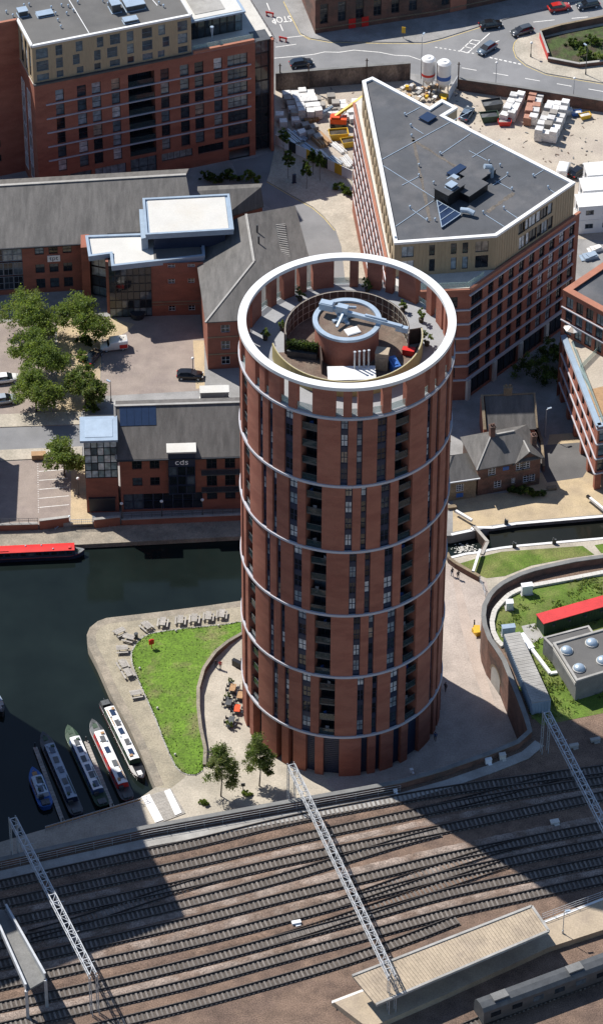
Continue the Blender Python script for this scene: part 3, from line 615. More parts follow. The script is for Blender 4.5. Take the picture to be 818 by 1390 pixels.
# ================================================================== BUILDINGS
def coping(root, poly, z, w, h, mat, closed=True, name='coping'):
    a = MB(); n = len(poly)
    area = sum(poly[i][0]*poly[(i+1) % n][1]-poly[(i+1) % n][0]*poly[i][1] for i in range(n))
    if closed and area < 0: poly = poly[::-1]
    if closed:
        inner = []
        for i in range(n):
            p, q, r = Vector(poly[i-1]), Vector(poly[i]), Vector(poly[(i+1) % n]); d1 = (q-p).normalized(); d2 = (r-q).normalized()
            n1 = Vector((-d1.y, d1.x)); n2 = Vector((-d2.y, d2.x)); b = (n1+n2); b = b/max(.25, b.dot(n1)); inner.append(q+b*w)
        outer = []
        for i in range(n):
            p, q, r = Vector(poly[i-1]), Vector(poly[i]), Vector(poly[(i+1) % n]); d1 = (q-p).normalized(); d2 = (r-q).normalized()
            n1 = Vector((-d1.y, d1.x)); n2 = Vector((-d2.y, d2.x)); b = (n1+n2); b = b/max(.25, b.dot(n1)); outer.append(q-b*.06)
        for i in range(n): a.prism([tuple(outer[i]), tuple(outer[(i+1) % n]), tuple(inner[(i+1) % n]), tuple(inner[i])], z-.05, z+h)
    else:
        for p, q in zip(poly[:-1], poly[1:]): a.bar((*p, z+h/2-.02), (*q, z+h/2-.02), w, h+.04)
    return a.build(name, mat, root)
def roofbox(root, c, d, rz, mats=('felt_roof', 'steel_dark'), name='plant_box'):
    """a roof plant box: body, upstand and lid"""
    a = MB().box((c[0], c[1], c[2]+d[2]/2), d, rz, 1).box((c[0], c[1], c[2]+d[2]+.06), (d[0]+.2, d[1]+.2, .12), rz, 0).box((c[0], c[1], c[2]+.05), (d[0]+.3, d[1]+.3, .1), rz, 0)
    return a.build(name, list(mats), root)
def roof_vent(root, c, h=.5):
    return MB().cyl(c, .09, c[2], c[2]+h, 8).cyl(c, .2, c[2]+h, c[2]+h+.12, 8, r1=.12).build('roof_vent', 'light_metal', root)

# ---------------------------------------------------------------- A: apartment block, top left
HA, HP = 23.46, 31.0
F0 = Vector(P2(46.5, 117, HA)); F1 = Vector(P2(346, 57.5, HA)); fa = Fac(F0, F1); bk = -fa.n
rA = thing('apartment_block', 'red brick apartment block with tan upper storeys and white fins, at the upper left', 'building', (F0.x, F0.y, 0))
def qa(u, v): p = F0+fa.d*u+bk*v; return (p.x, p.y)
a = MB(); ops = []
colsA = [(4.37, 1.5), (8.2, 1.6), (10.8, 1.6), (14.2, 1.5), (22.9, 1.5), (26.4, 1.6), (29.0, 1.6), (32.4, 1.5)]
rowsA = [4.9+2.9*i for i in range(6)]
for u, wd in colsA:
    for z in rowsA: ops.append((u-wd/2, u+wd/2, z, z+2.35, 1, 2))
for z in rowsA: ops.append((34.1, 37.7, z, z+2.35, 3, 2))
bay = (16.4, 21.1, 4.9, 21.9)
gnd = [(2.9, 5.2, 1.6, 4.0, 2, 1), (5.6, 9.4, 1.6, 4.0, 3, 1), (10.0, 15.6, .3, 4.0, 4, 1), (16.4, 21.1, .2, 4.3, 3, 2), (22.0, 27.6, 2.5, 4.2, 5, 1), (28.6, 33.2, 2.5, 4.2, 4, 1), (34.1, 38.0, 2.4, 4.2, 3, 1)]
arch = (34.2, 38.0, 0.0, 2.1)
wall_face(a, fa, 0, HA, ops+[bay]+gnd+[arch], .35)
for p, q in (((0, 8.7), (0, 0)), ((fa.w+3.4, 0), (fa.w+3.4, 26)), ((fa.w, 0), (fa.w, 2.0))):
    wall_face(a, Fac(qa(*p), qa(*q)), 0, HA)
a.add([(*qa(0, 0), HA), (*qa(fa.w, 0), HA), (*qa(fa.w+3.4, 0.9), HA), (*qa(fa.w+3.4, 26), HA), (*qa(0, 26), HA)], [(0, 1, 2, 3, 4)], 1)
a.build('wall', ['brick', 'concrete_pale'], rA)
for o in ops+gnd: window(rA, fa, *o[:4], o[4], o[5], 'dark_frame', 'pane_sky' if o[4] == 3 or random.random() < .4 else 'pane', .3, .07)
MB().prism([qa(.4, 2.45), qa(fa.w-.1, 2.45), qa(fa.w+3.2, 3.4), qa(fa.w+3.2, 25.8), qa(.4, 25.8)], 0, HA-.1).prism([qa(15.9, .4), qa(16.38, .4), qa(16.38, 2.4), qa(15.9, 2.4)], .1, HA-.2).prism([qa(21.12, .4), qa(21.6, .4), qa(21.6, 2.4), qa(21.12, 2.4)], .1, HA-.2).build('sun_block_core', 'brick', rA)  # closed box and bay sides added so no sun leaks through the backless shell
# recessed balcony bay: dark slabs and rails, glazed back
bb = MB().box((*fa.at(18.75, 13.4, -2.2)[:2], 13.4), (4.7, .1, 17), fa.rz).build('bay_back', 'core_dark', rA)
for z in rowsA:
    s_ = MB().box(fa.at(18.75, z-.12, -1.1), (4.66, 2.1, .2), fa.rz).build('balcony_slab', 'steel_dark', rA)
    MB().box(fa.at(18.75, z+.5, -.12), (4.6, .03, .95), fa.rz).build('balustrade', 'glass_dark', s_)
    window(rA, fa, 16.7, 20.8, z+.05, z+2.3, 4, 1, 'dark_frame', 'pane_dark', 2.1, .09)
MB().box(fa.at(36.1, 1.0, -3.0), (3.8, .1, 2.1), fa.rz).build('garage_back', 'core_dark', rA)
for i, z in enumerate((7.62, 10.52, 13.42, 16.32, 19.22)): MB().bar(fa.at(1.9, z, .12), fa.at(38.3, z, .12), .26, .14).build('fin', 'band_metal', rA)
# glazed slot and end pier
fs_ = Fac(qa(fa.w, .9), qa(fa.w+2.9, .9))
for j in range(8): window(rA, fs_, .02, fs_.w-.02, .4+j*2.85, 3.2+j*2.85, 2, 1, 'dark_frame', 'pane_sky' if j > 5 else 'pane_dark', .05, .1, name='glazed_bay')
MB().prism([qa(fa.w+2.9, .02), qa(fa.w+3.4, .02), qa(fa.w+3.4, 2.2), qa(fa.w+2.9, 2.2)], 0, HA-.2).build('end_pier', 'brick', rA)
MB().prism([qa(fa.w, .1), qa(fa.w+2.88, .1), qa(fa.w+2.88, 3.2), qa(fa.w, 3.2)], HA-.15, HA+.05).build('bay_roof', 'steel_dark', rA)
coping(rA, [qa(28.1, .3), qa(fa.w-.05, .3)], HA+.01, .5, .5, 'coping_terracotta', False)
# tan storeys
WP = 27.9; fp = Fac(qa(0.1, .45), qa(WP, .45)); a = MB(); ops = []
for px, wd, jit in ((56, 2.1, (0, 0, 0)), (79, 1.2, (0, 0, 0)), (104, 1.2, (.3, -.3, .3)), (132, 1.15, (-.25, -.2, .35)), (153, 1.8, (.1, -.3, .25)), (175.5, 1.2, (0, 0, 0)), (198.5, 1.8, (0, 0, 0)), (221, 1.2, (-.5, .4, -.3)), (247, 1.7, (0, 0, 0))):
    u = (px-43)/(259-43)*fp.w
    for r, (z, h) in enumerate(((23.95, 1.3), (25.85, 2.0), (28.35, 2.0))): ops.append((u+jit[r]-wd/2, u+jit[r]+wd/2, z, z+h))
wall_face(a, fp, HA, HP, ops, .2)
wall_face(a, Fac(qa(.1, 8.7), qa(.1, .45)), HA, HP, [(1.2, 2.6, 24, 30), (3.6, 5.0, 24, 30), (6.0, 7.2, 24, 30)], .2)
wall_face(a, Fac(qa(WP, .45), qa(WP, 26)), HA, HP)
a.add([(*qa(0.1, .45), HP), (*qa(WP, .45), HP), (*qa(WP, 40), HP), (*qa(-45, 40), HP), (*qa(-45, 8.9), HP), (*qa(.1, 8.9), HP)], [tuple(range(6))], 1)
a.build('upper_wall', ['tan_cladding', 'felt_grey'], rA)
for o in ops: window(rA, fp, *o[:4], 1, 2 if o[3]-o[2] > 1.5 else 1, 'grey_frame', 'pane_sky', .15, .07)
fl_ = Fac(qa(.1, 8.7), qa(.1, .45))
for u0, u1 in ((1.2, 2.6), (3.6, 5.0), (6.0, 7.2)):
    for z in (24, 26, 28): window(rA, fl_, u0, u1, z, z+2, 1, 1, 'dark_frame', 'pane', .15)
MB().bar((*qa(-.05, .1), HA+.1), (*qa(WP, .1), HA+.1), .5, .3).build('flashing', 'steel_dark', rA)
coping(rA, [qa(.1, 8.9), qa(.1, .45), qa(WP, .45), qa(WP, 26)], HP, .45, .35, 'white_paint', False)
# left wing, set back
fw = Fac(qa(-40, 8.7), qa(.1, 8.7)); a = MB(); ops = [(u, u+1.3, z, z+1.5) for u in (25.5, 30.5, 34.6) for z in (3, 6, 9, 12, 15, 18, 21)]
wall_face(a, fw, 0, HP+.1, ops, .3); a.build('wing_wall', 'brick', rA)
for o in ops: window(rA, fw, *o[:4], 1, 1, 'dark_frame', 'pane_dark', .25)
coping(rA, [qa(-40, 8.8), qa(0.05, 8.8)], HP+.1, .5, .25, 'coping_terracotta', False)
wall_face(a := MB(), Fac(qa(0, 8.7), qa(0, 0)), 1.0, HA, [(.8, 2.6, 2, 21), (4.2, 6.0, 2, 21)], .3); 
for u0 in (.8, 4.2):
    for j in range(6): window(rA, Fac(qa(-.06, 8.7), qa(-.06, 0)), u0, u0+1.8, 2+j*3.1, 4.8+j*3.1, 2, 1, 'white_frame', 'pane', .02, .12)
# pavilion on the roof terrace
fpv = Fac(P2(266, 50, HA+.1), P2(336, 47, HA+.1)); fpv = Fac(qa(28.9, 4.2), qa(38.2, 4.2))
for i in range(7): window(rA, fpv, i*fpv.w/7+.03, (i+1)*fpv.w/7-.03, HA+.1, HA+3.7, 1, 2, 'dark_frame', 'pane_sky' if i > 2 else 'pane_dark', 0, .07, name='glass_wall')
MB().prism([qa(28.6, 4.4), qa(37.9, 4.4), qa(37.9, 22), qa(28.6, 22)], HA+.02, HA+3.7).build('pavilion_body', 'core_dark', rA)
rp = MB().prism([qa(28.4, 3.7), qa(38.7, 3.7), qa(38.7, 24), qa(28.4, 24)], HA+3.75, HA+4.05).build('pavilion_roof', 'blue_grey_metal', rA)
MB().prism([qa(28.9, 4.2), qa(38.2, 4.2), qa(38.2, 23), qa(28.9, 23)], HA+4.05, HA+4.12).build('white_deck', 'white_roof', rp)
MB().prism([qa(30.2, 5.4), qa(35.6, 5.4), qa(35.6, 15), qa(30.2, 15)], HA+4.12, HA+4.2).build('grey_bed', 'concrete', rp)
MB().bar((*qa(28.3, 1.0), HA+.6), (*qa(fa.w, 1.0), HA+.6), .04, 1.0).build('terrace_glass', 'glass_green', rA)
tag(MB().cyl(qa(32.2, 2.4), .05, HA, HA+3.0, 8).cyl(qa(32.2, 2.4), .05, HA+.8, HA+3.2, 10, r1=.32).cyl(qa(32.2, 2.4), .4, HA, HA+.12, 12).build('folded_parasol', 'blue_grey_metal'), 'pale blue folded parasol on the roof terrace of the tan-topped apartment block', 'parasol')
# roof furniture
for px, py, d in ((31, 20, (1.5, 1.3, 1.0)), (61, 20, (2.6, 1.3, .35)), (156, 13, (1.5, 2.2, 1.6)), (181, 8, (3.2, 3.0, 1.0)), (177, 29, (2.3, 1.2, .5))): roofbox(rA, (*P2(px, py, HP), HP+.01), d, fa.rz, ('blue_grey_metal', 'steel_dark'), 'roof_light')
for px, py in ((9, 18), (18, 23), (33, 9), (40, 8), (70, 12), (76, 20), (79, 29), (83, 38), (84, 9), (91, 20), (93, 10), (100, 16), (106, 5), (140, 3), (216, 6), (222, 10), (147, 7)): roof_vent(rA, (*P2(px, py, HP), HP))
MB().bar((*P2(94, 0, HP), HP+.05), (*P2(121, 45, HP), HP+.05), .12, .06).bar((*P2(207, 0, HP), HP+.05), (*P2(214, 8, HP), HP+.05), .12, .06).build('roof_conduit', 'white_paint', rA)

# ---------------------------------------------------------------- mill, top
HM = 7.4; mills = PP([(427.5, 46.4), (590, 22), (760, -14)]); rM = thing('old_mill', 'old dark red brick mill with tall arched windows along the road at the top', 'building', (*mills[0], 0))
f1 = Fac(mills[0], mills[1]); f2 = Fac(mills[1], mills[2]); f0 = Fac(P2(404, -12), mills[0]); a = MB(); wins = []
for f, us in ((f1, [.9+3.35*i for i in range(int((f1.w-1)/3.35))]), (f2, [1.2+3.35*i for i in range(int((f2.w-2)/3.35))]), (f0, [1.5, 4.6])):
    ops = [(u, u+1.5, 2.0, 6.2) for u in us if u+1.6 < f.w]; wall_face(a, f, 0, HM, ops, .35); wins += [(f, o) for o in ops]
bkm = -f1.n*26; a.add([(*mills[0], HM), (*mills[1], HM), (*mills[2], HM), (mills[2][0]+bkm.x, mills[2][1]+bkm.y, HM), (mills[0][0]+bkm.x, mills[0][1]+bkm.y, HM)], [(0, 1, 2, 3, 4)], 1)
a.build('wall', ['brick_old', 'felt_grey'], rM)
for f, o in wins: window(rM, f, *o, 2, 4, 'steel_dark', 'pane_dark', .3, .06)
for f in (f1, f2): MB().bar(f.at(0, HM+.15, -.1), f.at(f.w, HM+.15, -.1), .5, .4).build('cornice', 'stone_old', rM); MB().bar(f.at(0, 1.1, .06), f.at(f.w, 1.1, .06), .14, .2).build('plinth', 'stone_old', rM)
for px in (478, 497):
    u = f1.u_of(px, 40, 0); MB().box(f1.at(u, 1.15, .03), (1.3, .12, 2.1), f1.rz).box(f1.at(u, 1.15, .1), (.08, .05, 1.9), f1.rz).build('red_door', 'red_paint', rM)
u = f2.u_of(617, 10, 0); MB().box(f2.at(u, 2.0, .03), (3.2, .12, 3.6), f2.rz).build('loading_door', 'coping_terracotta', rM)

# ---------------------------------------------------------------- tpt offices, left
HT_ = 10.1
rT = thing('office_block', 'brick offices with grey pitched roofs and white flat entrance roofs around a car park court', 'building', (*P2(112, 405), 0))
e0 = Vector(P2(-70, 341, HT_)); e1 = Vector(P2(113, 330, HT_)); fm = Fac(e0, e1); bk = -fm.n
def qt(u, v): p = e0+fm.d*u+bk*v; return (p.x, p.y)
uw = fm.u_of(0, 337, HT_); ue = fm.u_of(266, 330, HT_)
a = MB(); ops = []
for px in (54, 73, 92):
    u = fm.u_of(px, 345, 9)
    ops += [(u-.75, u+.75, .9, 2.9), (u-.75, u+.75, 4.1, 5.9), (u-.75, u+.75, 7.9, 9.3)]
ops += [(uw-6, uw+3.6, .9, 9.6)]
f_w = Fac(fm.at(0, 0, -.45)[:2], fm.at(fm.w, 0, -.45)[:2])
wall_face(a, f_w, 0, HT_-.1, ops, .3); a.build('wall', 'brick_red', rT)
for o in ops[:-1]: window(rT, f_w, *o, 2, 2, 'dark_frame', 'pane_dark' if random.random() < .6 else 'pane_sky', .2, .07)
for i in range(6):
    for j in range(3): window(rT, f_w, uw-6+i*1.6+.02, uw-4.4+i*1.6-.02, 1+j*2.9, 3.6+j*2.9, 2, 2, 'grey_frame', 'pane_dark' if j != 2 or i < 4 else 'pane_sky', .2, .08)
us = f_w.u_of(73.5, 351, 7.6); sg = MB().box(f_w.at(us, 7.0, .08), (2.1, .1, 1.25), f_w.rz).build('sign_board', 'white_paint', rT)
put_text('tpt', 1.25, sg, f_w, us, 7.08, .135, 'navy_panel')
# main roof: front slope, ridge, short back slope
RV, RZT = 11.4, 14.4
def slab(mb, pts, th=.18, m=0):
    n = len(pts); mb.add([tuple(p) for p in pts]+[(p[0], p[1], p[2]-th) for p in pts], [tuple(range(n)), tuple(range(n, 2*n))[::-1]]+[(i, (i+1) % n, n+(i+1) % n, n+i) for i in range(n)], m)
a = MB(); ur = ue+.3
slab(a, [(*qt(0, -.1), HT_), (*qt(ur, -.1), HT_), (*qt(ur-.8, RV), RZT), (*qt(0, RV), RZT)])
slab(a, [(*qt(0, RV), RZT), (*qt(ur-.8, RV), RZT), (*qt(ur, RV+4.4), RZT-2.0), (*qt(0, RV+4.4), RZT-2.0)])
a.build('main_roof', 'slate', rT)
MB().bar((*qt(0, RV), RZT+.05), (*qt(ur-.8, RV), RZT+.05), .5, .16).build('ridge_cap', 'concrete', rT)
MB().bar((*qt(0, -.2), HT_-.12), (*qt(fm.w, -.2), HT_-.12), .2, .2).build('gutter', 'dark_frame', rT)
MB().prism([qt(0, 1), qt(ur-.4, 1), qt(ur-.4, RV+4.2), qt(0, RV+4.2)], 0, HT_-.6).prism([qt(ur-1.2, 2), qt(ur-.5, 2), qt(ur-.5, RV+4), qt(ur-1.2, RV+4)], HT_-.6, HT_+.2).build('inner_wall', 'brick_red', rT)
# roof joining to the right wing
a = MB(); slab(a, [tuple(P(300, 297, 10.6)), tuple(P(358, 280, 10.6)), tuple(P(354, 254, 13.2)), tuple(P(268, 259, 13.2))]); slab(a, [tuple(P(268, 259, 13.15)), tuple(P(354, 254, 13.15)), tuple(P(356, 249, 11.5)), tuple(P(268, 253, 11.5))]); a.build('link_roof', 'slate', rT)
MB().prism([P2(300, 299, 10.4), P2(356, 282, 10.4), P2(353, 262, 10.4), P2(272, 264, 10.4)], 0, 10.4).build('link_wall', 'brick_red', rT)
# right wing: hipped at the front
R1, R0 = P(344.5, 355, 14.0), P(334, 291, 14.0)
E1 = P(278.7, 437.7, HT_); E2 = P(447, 428, HT_); E3 = P(417, 341, HT_); E4 = P(400.5, 279, HT_); E0 = P(262, 322, HT_)
a = MB(); slab(a, [E1, R1, R0, E0]); slab(a, [E1, E2, R1]); slab(a, [R1, E2, E3, E4, R0]); slab(a, [R0, E4, E0]); a.build('wing_roof', 'slate', rT)
MB().bar(R0+Vector((0, 0, .06)), R1+Vector((0, 0, .06)), .4, .14).bar(R1+Vector((0, 0, .05)), E1+Vector((0, 0, .05)), .3, .12).build('ridge_cap', 'concrete', rT)
def inset_poly(pts, d):
    c = sum((Vector(p) for p in pts), Vector((0, 0)))/len(pts); return [tuple(Vector(p)+(c-Vector(p)).normalized()*d) for p in pts]
W1, W2, W3, W4, W0 = inset_poly([E1.xy, E2.xy, E3.xy, E4.xy, E0.xy], .55)
a = MB(); f_r = Fac(W1, W2); f_l = Fac(W0, W1); f_e = Fac(W2, W3); f_e2 = Fac(W3, W4)
ops = []
for px in (308, 322): 
    u = f_r.u_of(px, 460, 5) if px < 310 else f_r.u_of(px, 460, 5)+2
for u in (2.9, 6.3, 9.5): ops += [(u-.7, u+.7, .8, 2.5), (u-.7, u+.7, 3.9, 5.7), (u-.7, u+.7, 7.4, 9.0)]
wall_face(a, f_r, 0, HT_-.1, ops, .3); wall_face(a, f_l, 0, HT_-.1); wall_face(a, f_e, 0, HT_-.1); wall_face(a, f_e2, 0, HT_-.1); a.build('wing_wall', 'brick_red', rT)
for o in ops: window(rT, f_r, *o, 2, 2, 'white_frame', 'pane_dark', .2, .07)
MB().bar(f_r.at(0, 3.1, .03), f_r.at(f_r.w, 3.1, .03), .08, .22).bar(f_r.at(0, 6.6, .03), f_r.at(f_r.w, 6.6, .03), .08, .22).build('string_course', 'stone_old', rT)
# rooflight grille and soil pipes on the right slope
nR = (E3-R1).cross(R0-R1).normalized(); nR = nR if nR.z > 0 else -nR
def on_slope(px, py):  # point of the right slope seen at the pixel
    d = (_F+_R*((px-IW/2)/FPX)-_U*((py-IH/2)/FPX)); t = (R1-CAM_P).dot(nR)/d.dot(nR); return CAM_P+d*t
g0, g1, g2, g3 = [on_slope(*q)+nR*.12 for q in ((374, 305), (386, 304), (394, 357), (383, 359))]
g = MB(); g.add([g0, g1, g2, g3, g0-nR*.3, g1-nR*.3, g2-nR*.3, g3-nR*.3], [(0, 1, 2, 3), (0, 4, 5, 1), (1, 5, 6, 2), (2, 6, 7, 3), (3, 7, 4, 0)]); gr = g.build('roof_light', 'steel_dark', rT)
for i in range(22):
    t = (i+.5)/22; p = g0.lerp(g3, t); q = g1.lerp(g2, t); MB().bar(p+nR*.05, q+nR*.05, .16, .06).build('slat', 'concrete', gr)
for px, py in ((349, 316), (351, 331)): p = on_slope(px, py); MB().tube([p, p+Vector((0, 0, 1.6))], .16, 8).build('vent_pipe', 'steel_dark', rT)
# central block: atrium and entrance
C0, C1, C2 = [Vector(q) for q in PP([(150, 431), (207, 429), (277, 427)])]
LZ = 11.2
f_c = Fac(C0, C1); f_d = Fac(C1, C2)
nxp, nzp = 7, 6
at_ = MB().prism([C0, C1, tuple(C1-f_c.n*9), tuple(C0-f_c.n*9)], 0, LZ-.5).build('atrium_core', 'core_dark', rT); 
for i in range(nxp):
    for j in range(nzp):
        u0 = f_c.w*i/nxp; z0 = .2+j*1.68
        window(rT, f_c, u0+.01, u0+f_c.w/nxp-.01, z0, z0+1.66, 1, 1, 'dark_frame', 'pane_dark' if j > 0 else 'pane_sky', -.06, .06, name='atrium_light')
a = MB(); ops = [(f_d.w*.32, f_d.w*.32+1.1, 6.6, 7.6), (f_d.w*.7, f_d.w*.7+1.1, 6.6, 7.6), (f_d.w*.32, f_d.w*.32+1.1, .9, 2.0), (f_d.w*.7, f_d.w*.7+1.1, .9, 2.0), (f_d.w*.32, f_d.w*.32+1.2, 9.9, 10.6), (f_d.w*.7, f_d.w*.7+1.2, 9.9, 10.6)]
wall_face(a, f_d, 0, LZ-.3, ops, .3); a.build('court_wall', 'brick_red', rT)
for o in ops: window(rT, f_d, *o, 2, 2, 'white_frame', 'pane_dark', .2, .07)
MB().bar(f_d.at(0, 2.9, .03), f_d.at(f_d.w, 2.9, .03), .08, .2).bar(f_d.at(0, 2.3, .03), f_d.at(f_d.w, 2.3, .03), .08, .12).build('string_course', 'stone_old', rT)
# left notch, glazed, with its brick fin
n0 = Vector(P2(112, 402)); n1 = Vector(P2(151, 412)); f_n = Fac(P2(126, 400), P2(146, 404))
for j in range(5): window(rT, f_n, .02, f_n.w-.02, .2+j*2, 2.1+j*2, 2, 1, 'dark_frame', 'pane_sky', -.03, .08, name='atrium_light')
MB().prism([P2(113, 406), P2(124, 405), P2(124, 385), P2(113, 385)], 0, LZ-.5).build('brick_fin', 'brick_red', rT)
MB().prism([P2(146, 425), P2(150.5, 426), P2(150.5, 395), P2(146, 395)], 0, LZ-.5).build('brick_fin', 'brick_red', rT)
low = PP([(116.5, 322), (196, 319), (276, 316), (278, 349), (152, 363), (150, 346), (121, 350)], LZ)
MB().prism(low, LZ-.7, LZ-.02).build('entrance_fascia', 'blue_grey_metal', rT)
MB().prism(inset_poly(low, .7), LZ, LZ+.06).build('white_roof', 'white_roof', rT)
coping(rT, low, LZ, .4, .35, 'blue_grey_metal')
uz = 14.9
upl = PP([(194, 271), (311, 265), (317, 313), (198, 320)], uz)
MB().prism(inset_poly(upl, 1.6), LZ+.05, uz-.7).build('upper_wall', 'navy_panel', rT)
MB().prism(upl, uz-.75, uz-.02).build('upper_fascia', 'blue_grey_metal', rT)
MB().prism(inset_poly(upl, .9), uz, uz+.08).build('white_roof', 'white_roof', rT)
coping(rT, upl, uz, .35, .3, 'blue_grey_metal')
lb = PP([(189, 284), (197, 284), (201, 322), (192, 324)], uz-1.2); MB().prism(lb, LZ+.1, uz-1.2).build('side_fascia', 'blue_grey_metal', rT)
lb = PP([(208, 336), (271, 334), (276, 347), (209, 352)], LZ+.1)
MB().prism(lb, LZ+.08, LZ+.12).build('grey_deck', 'felt_grey', rT)  # grey felt strip on the white roof, in front of the upper block
a = MB().box((0, 0, .9), (1.3, .9, 1.8)).cyl((.6, -.7), .25, 0, .05, 12)
# revolving door canopy
MB().cyl(P2(187, 430), 1.3, 1.0, 1.15, 24).cyl(P2(187, 430), 1.1, .02, 1.0, 24).build('entrance_drum', 'dark_frame', rT)

# ---------------------------------------------------------------- cds offices by the canal
HC = 11.2
c0 = Vector(P2(165, 695)); c1 = Vector(P2(325, 690)); fc_ = Fac(c0, c1); c1 = c0+fc_.d*34; fcd = Fac(c0, c1); bk = -fcd.n
rC = thing('canal_office', 'three-storey brick office with grey slate roof and glass stair tower by the canal', 'building', (c0.x, c0.y, 0))
def qc(u, v): p = c0+fcd.d*u+bk*v; return (p.x, p.y)
a = MB(); ops = []
for px in (186, 210):
    u = fcd.u_of(px, 632, 9.7); ops += [(u-.75, u+.75, 8.6, 10.3), (u-.75, u+.75, 5.2, 6.9)]
for px in (287, 312, 336, 360):
    u = fcd.u_of(px, 622, 10); ops += [(u-.8, u+.8, 8.2, 10.4), (u-.8, u+.8, 4.7, 6.9), (u-.8, u+.8, 2.0, 3.6)]
ud0, ud1 = fcd.u_of(230, 640, 9), fcd.u_of(264, 640, 9)
ops2 = [(.4, ud1+1.2, .3, 3.6), (ud0, ud1, 3.8, HC-.1)]
wall_face(a, fcd, 0, HC, ops+ops2, .3)
gab = [(*qc(0, 0), 0), (*qc(0, 13.2), 0), (*qc(0, 13.2), HC), (*qc(0, 6.6), 15.6), (*qc(0, 0), HC)]; a.add(gab, [(0, 1, 2, 3, 4)])
a.add([(*qc(34, 0), 0), (*qc(34, 13.2), 0), (*qc(34, 13.2), HC), (*qc(34, 6.6), 15.6), (*qc(34, 0), HC)], [(0, 1, 2, 3, 4)]); a.build('wall', 'brick_red', rC)
for o in ops: window(rC, fcd, *o, 2, 2, 'dark_frame', 'pane_dark', .2, .1)
nsh = 8
for i in range(nsh):
    u0 = .4+(ud1+.8)/nsh*i; window(rC, fcd, u0+.02, u0+(ud1+.8)/nsh-.02, .3, 3.6, 1, 2, 'navy_panel', 'pane_dark', .25, .08, name='shop_window')
a = MB(); slab(a, [(*qc(-.5, -.5), HC-.15), (*qc(34, -.5), HC-.15), (*qc(34, 6.6), 15.9), (*qc(-.5, 6.6), 15.9)], .2); slab(a, [(*qc(-.5, 6.6), 15.9), (*qc(34, 6.6), 15.9), (*qc(34, 13.7), HC-.15), (*qc(-.5, 13.7), HC-.15)], .2); a.build('roof', 'slate_brown', rC)
MB().bar((*qc(-.5, 6.6), 15.98), (*qc(34, 6.6), 15.98), .4, .14).bar((*qc(-.5, -.5), HC-.02), (*qc(-.5, 6.6), 16.0), .3, .12).bar((*qc(-.5, 6.6), 16.0), (*qc(-.5, 13.7), HC-.02), .3, .12).build('verge_cap', 'concrete', rC)
MB().bar((*qc(-.4, -.62), HC-.3), (*qc(34, -.62), HC-.3), .18, .18).build('gutter', 'dark_frame', rC)
# solar panels near the ridge
ns = 5
for i in range(ns):
    u0 = .25+i*1.12; t0, t1 = .62, .98
    def sl(u, t): return Vector((*qc(u, -.5+7.1*t), HC-.15+4.75*t+.1+.05))
    b = MB(); slab(b, [sl(u0, t0), sl(u0+1.08, t0), sl(u0+1.08, t1), sl(u0, t1)], .06); b.build('solar_panel', 'solar_panel', rC)
# white-topped glazed dormer with the sign
f_dm = Fac(fcd.at(ud0-.15, 0, .55)[:2], fcd.at(ud1+.15, 0, .55)[:2])
MB().prism([f_dm.at(0, 0)[:2], f_dm.at(f_dm.w, 0)[:2], f_dm.at(f_dm.w, 0, -5)[:2], f_dm.at(0, 0, -5)[:2]], 3.7, 12.1).build('dormer_body', 'navy_panel', rC)
MB().prism([f_dm.at(-.2, 0, .15)[:2], f_dm.at(f_dm.w+.2, 0, .15)[:2], f_dm.at(f_dm.w+.2, 0, -2.8)[:2], f_dm.at(-.2, 0, -2.8)[:2]], 12.12, 12.4).build('dormer_roof', 'white_roof', rC)
for j, (z0, z1) in enumerate(((3.9, 5.6), (5.7, 7.5), (7.6, 9.5))):
    for i in range(3): window(rC, f_dm, f_dm.w*i/3+.03, f_dm.w*(i+1)/3-.03, z0, z1, 1, 1, 'navy_panel', 'pane_dark', -.06, .08, name='dormer_window')
put_text('cds', 1.6, rC, f_dm, f_dm.w*.5, 10.25, .03, 'sign_white')
# balconies on the right
for z in (4.4, 7.9):
    u0 = fcd.u_of(273, 640, 8); b = MB().box(fcd.at(u0+6.5, z, .55), (13, 1.1, .18), fcd.rz).build('balcony', 'steel_dark', rC); g = MB()
    for i in range(45): g.bar(fcd.at(u0+.05+i*.29, z+.1, 1.05), fcd.at(u0+.05+i*.29, z+1.05, 1.05), .03, .03)
    g.bar(fcd.at(u0, z+1.07, 1.05), fcd.at(u0+13, z+1.07, 1.05), .06, .06); g.build('railing', 'steel_dark', b)
# glass stair tower
s0 = Vector(P2(121, 690)); f_s = Fac(fcd.at(-5.3, 0, -.1)[:2], fcd.at(-.35, 0, -.1)[:2])
MB().prism([f_s.at(0, 0)[:2], f_s.at(f_s.w, 0)[:2], f_s.at(f_s.w, 0, -6.2)[:2], f_s.at(0, 0, -6.2)[:2]], 0, 7.0).build('stair_base', 'brick_red', rC)
MB().prism([f_s.at(.12, 0, -.12)[:2], f_s.at(f_s.w, 0, -.12)[:2], f_s.at(f_s.w, 0, -6)[:2], f_s.at(.12, 0, -6)[:2]], 7.0, 14.6).build('stair_core', 'core_dark', rC)
for i in range(5):
    for j in range(5): window(rC, f_s, f_s.w*i/5+.01, f_s.w*(i+1)/5-.01, 7.1+j*1.5, 8.58+j*1.5, 1, 1, 'dark_frame', 'pane_atrium', 0, .05, name='stair_light')
f_s2 = Fac(f_s.at(0, 0, -6.2)[:2], f_s.at(0, 0)[:2])
for i in range(5):
    for j in range(5): window(rC, f_s2, f_s2.w*i/5+.01, f_s2.w*(i+1)/5-.01, 7.1+j*1.5, 8.58+j*1.5, 1, 1, 'dark_frame', 'pane_sky', 0, .05, name='stair_light')
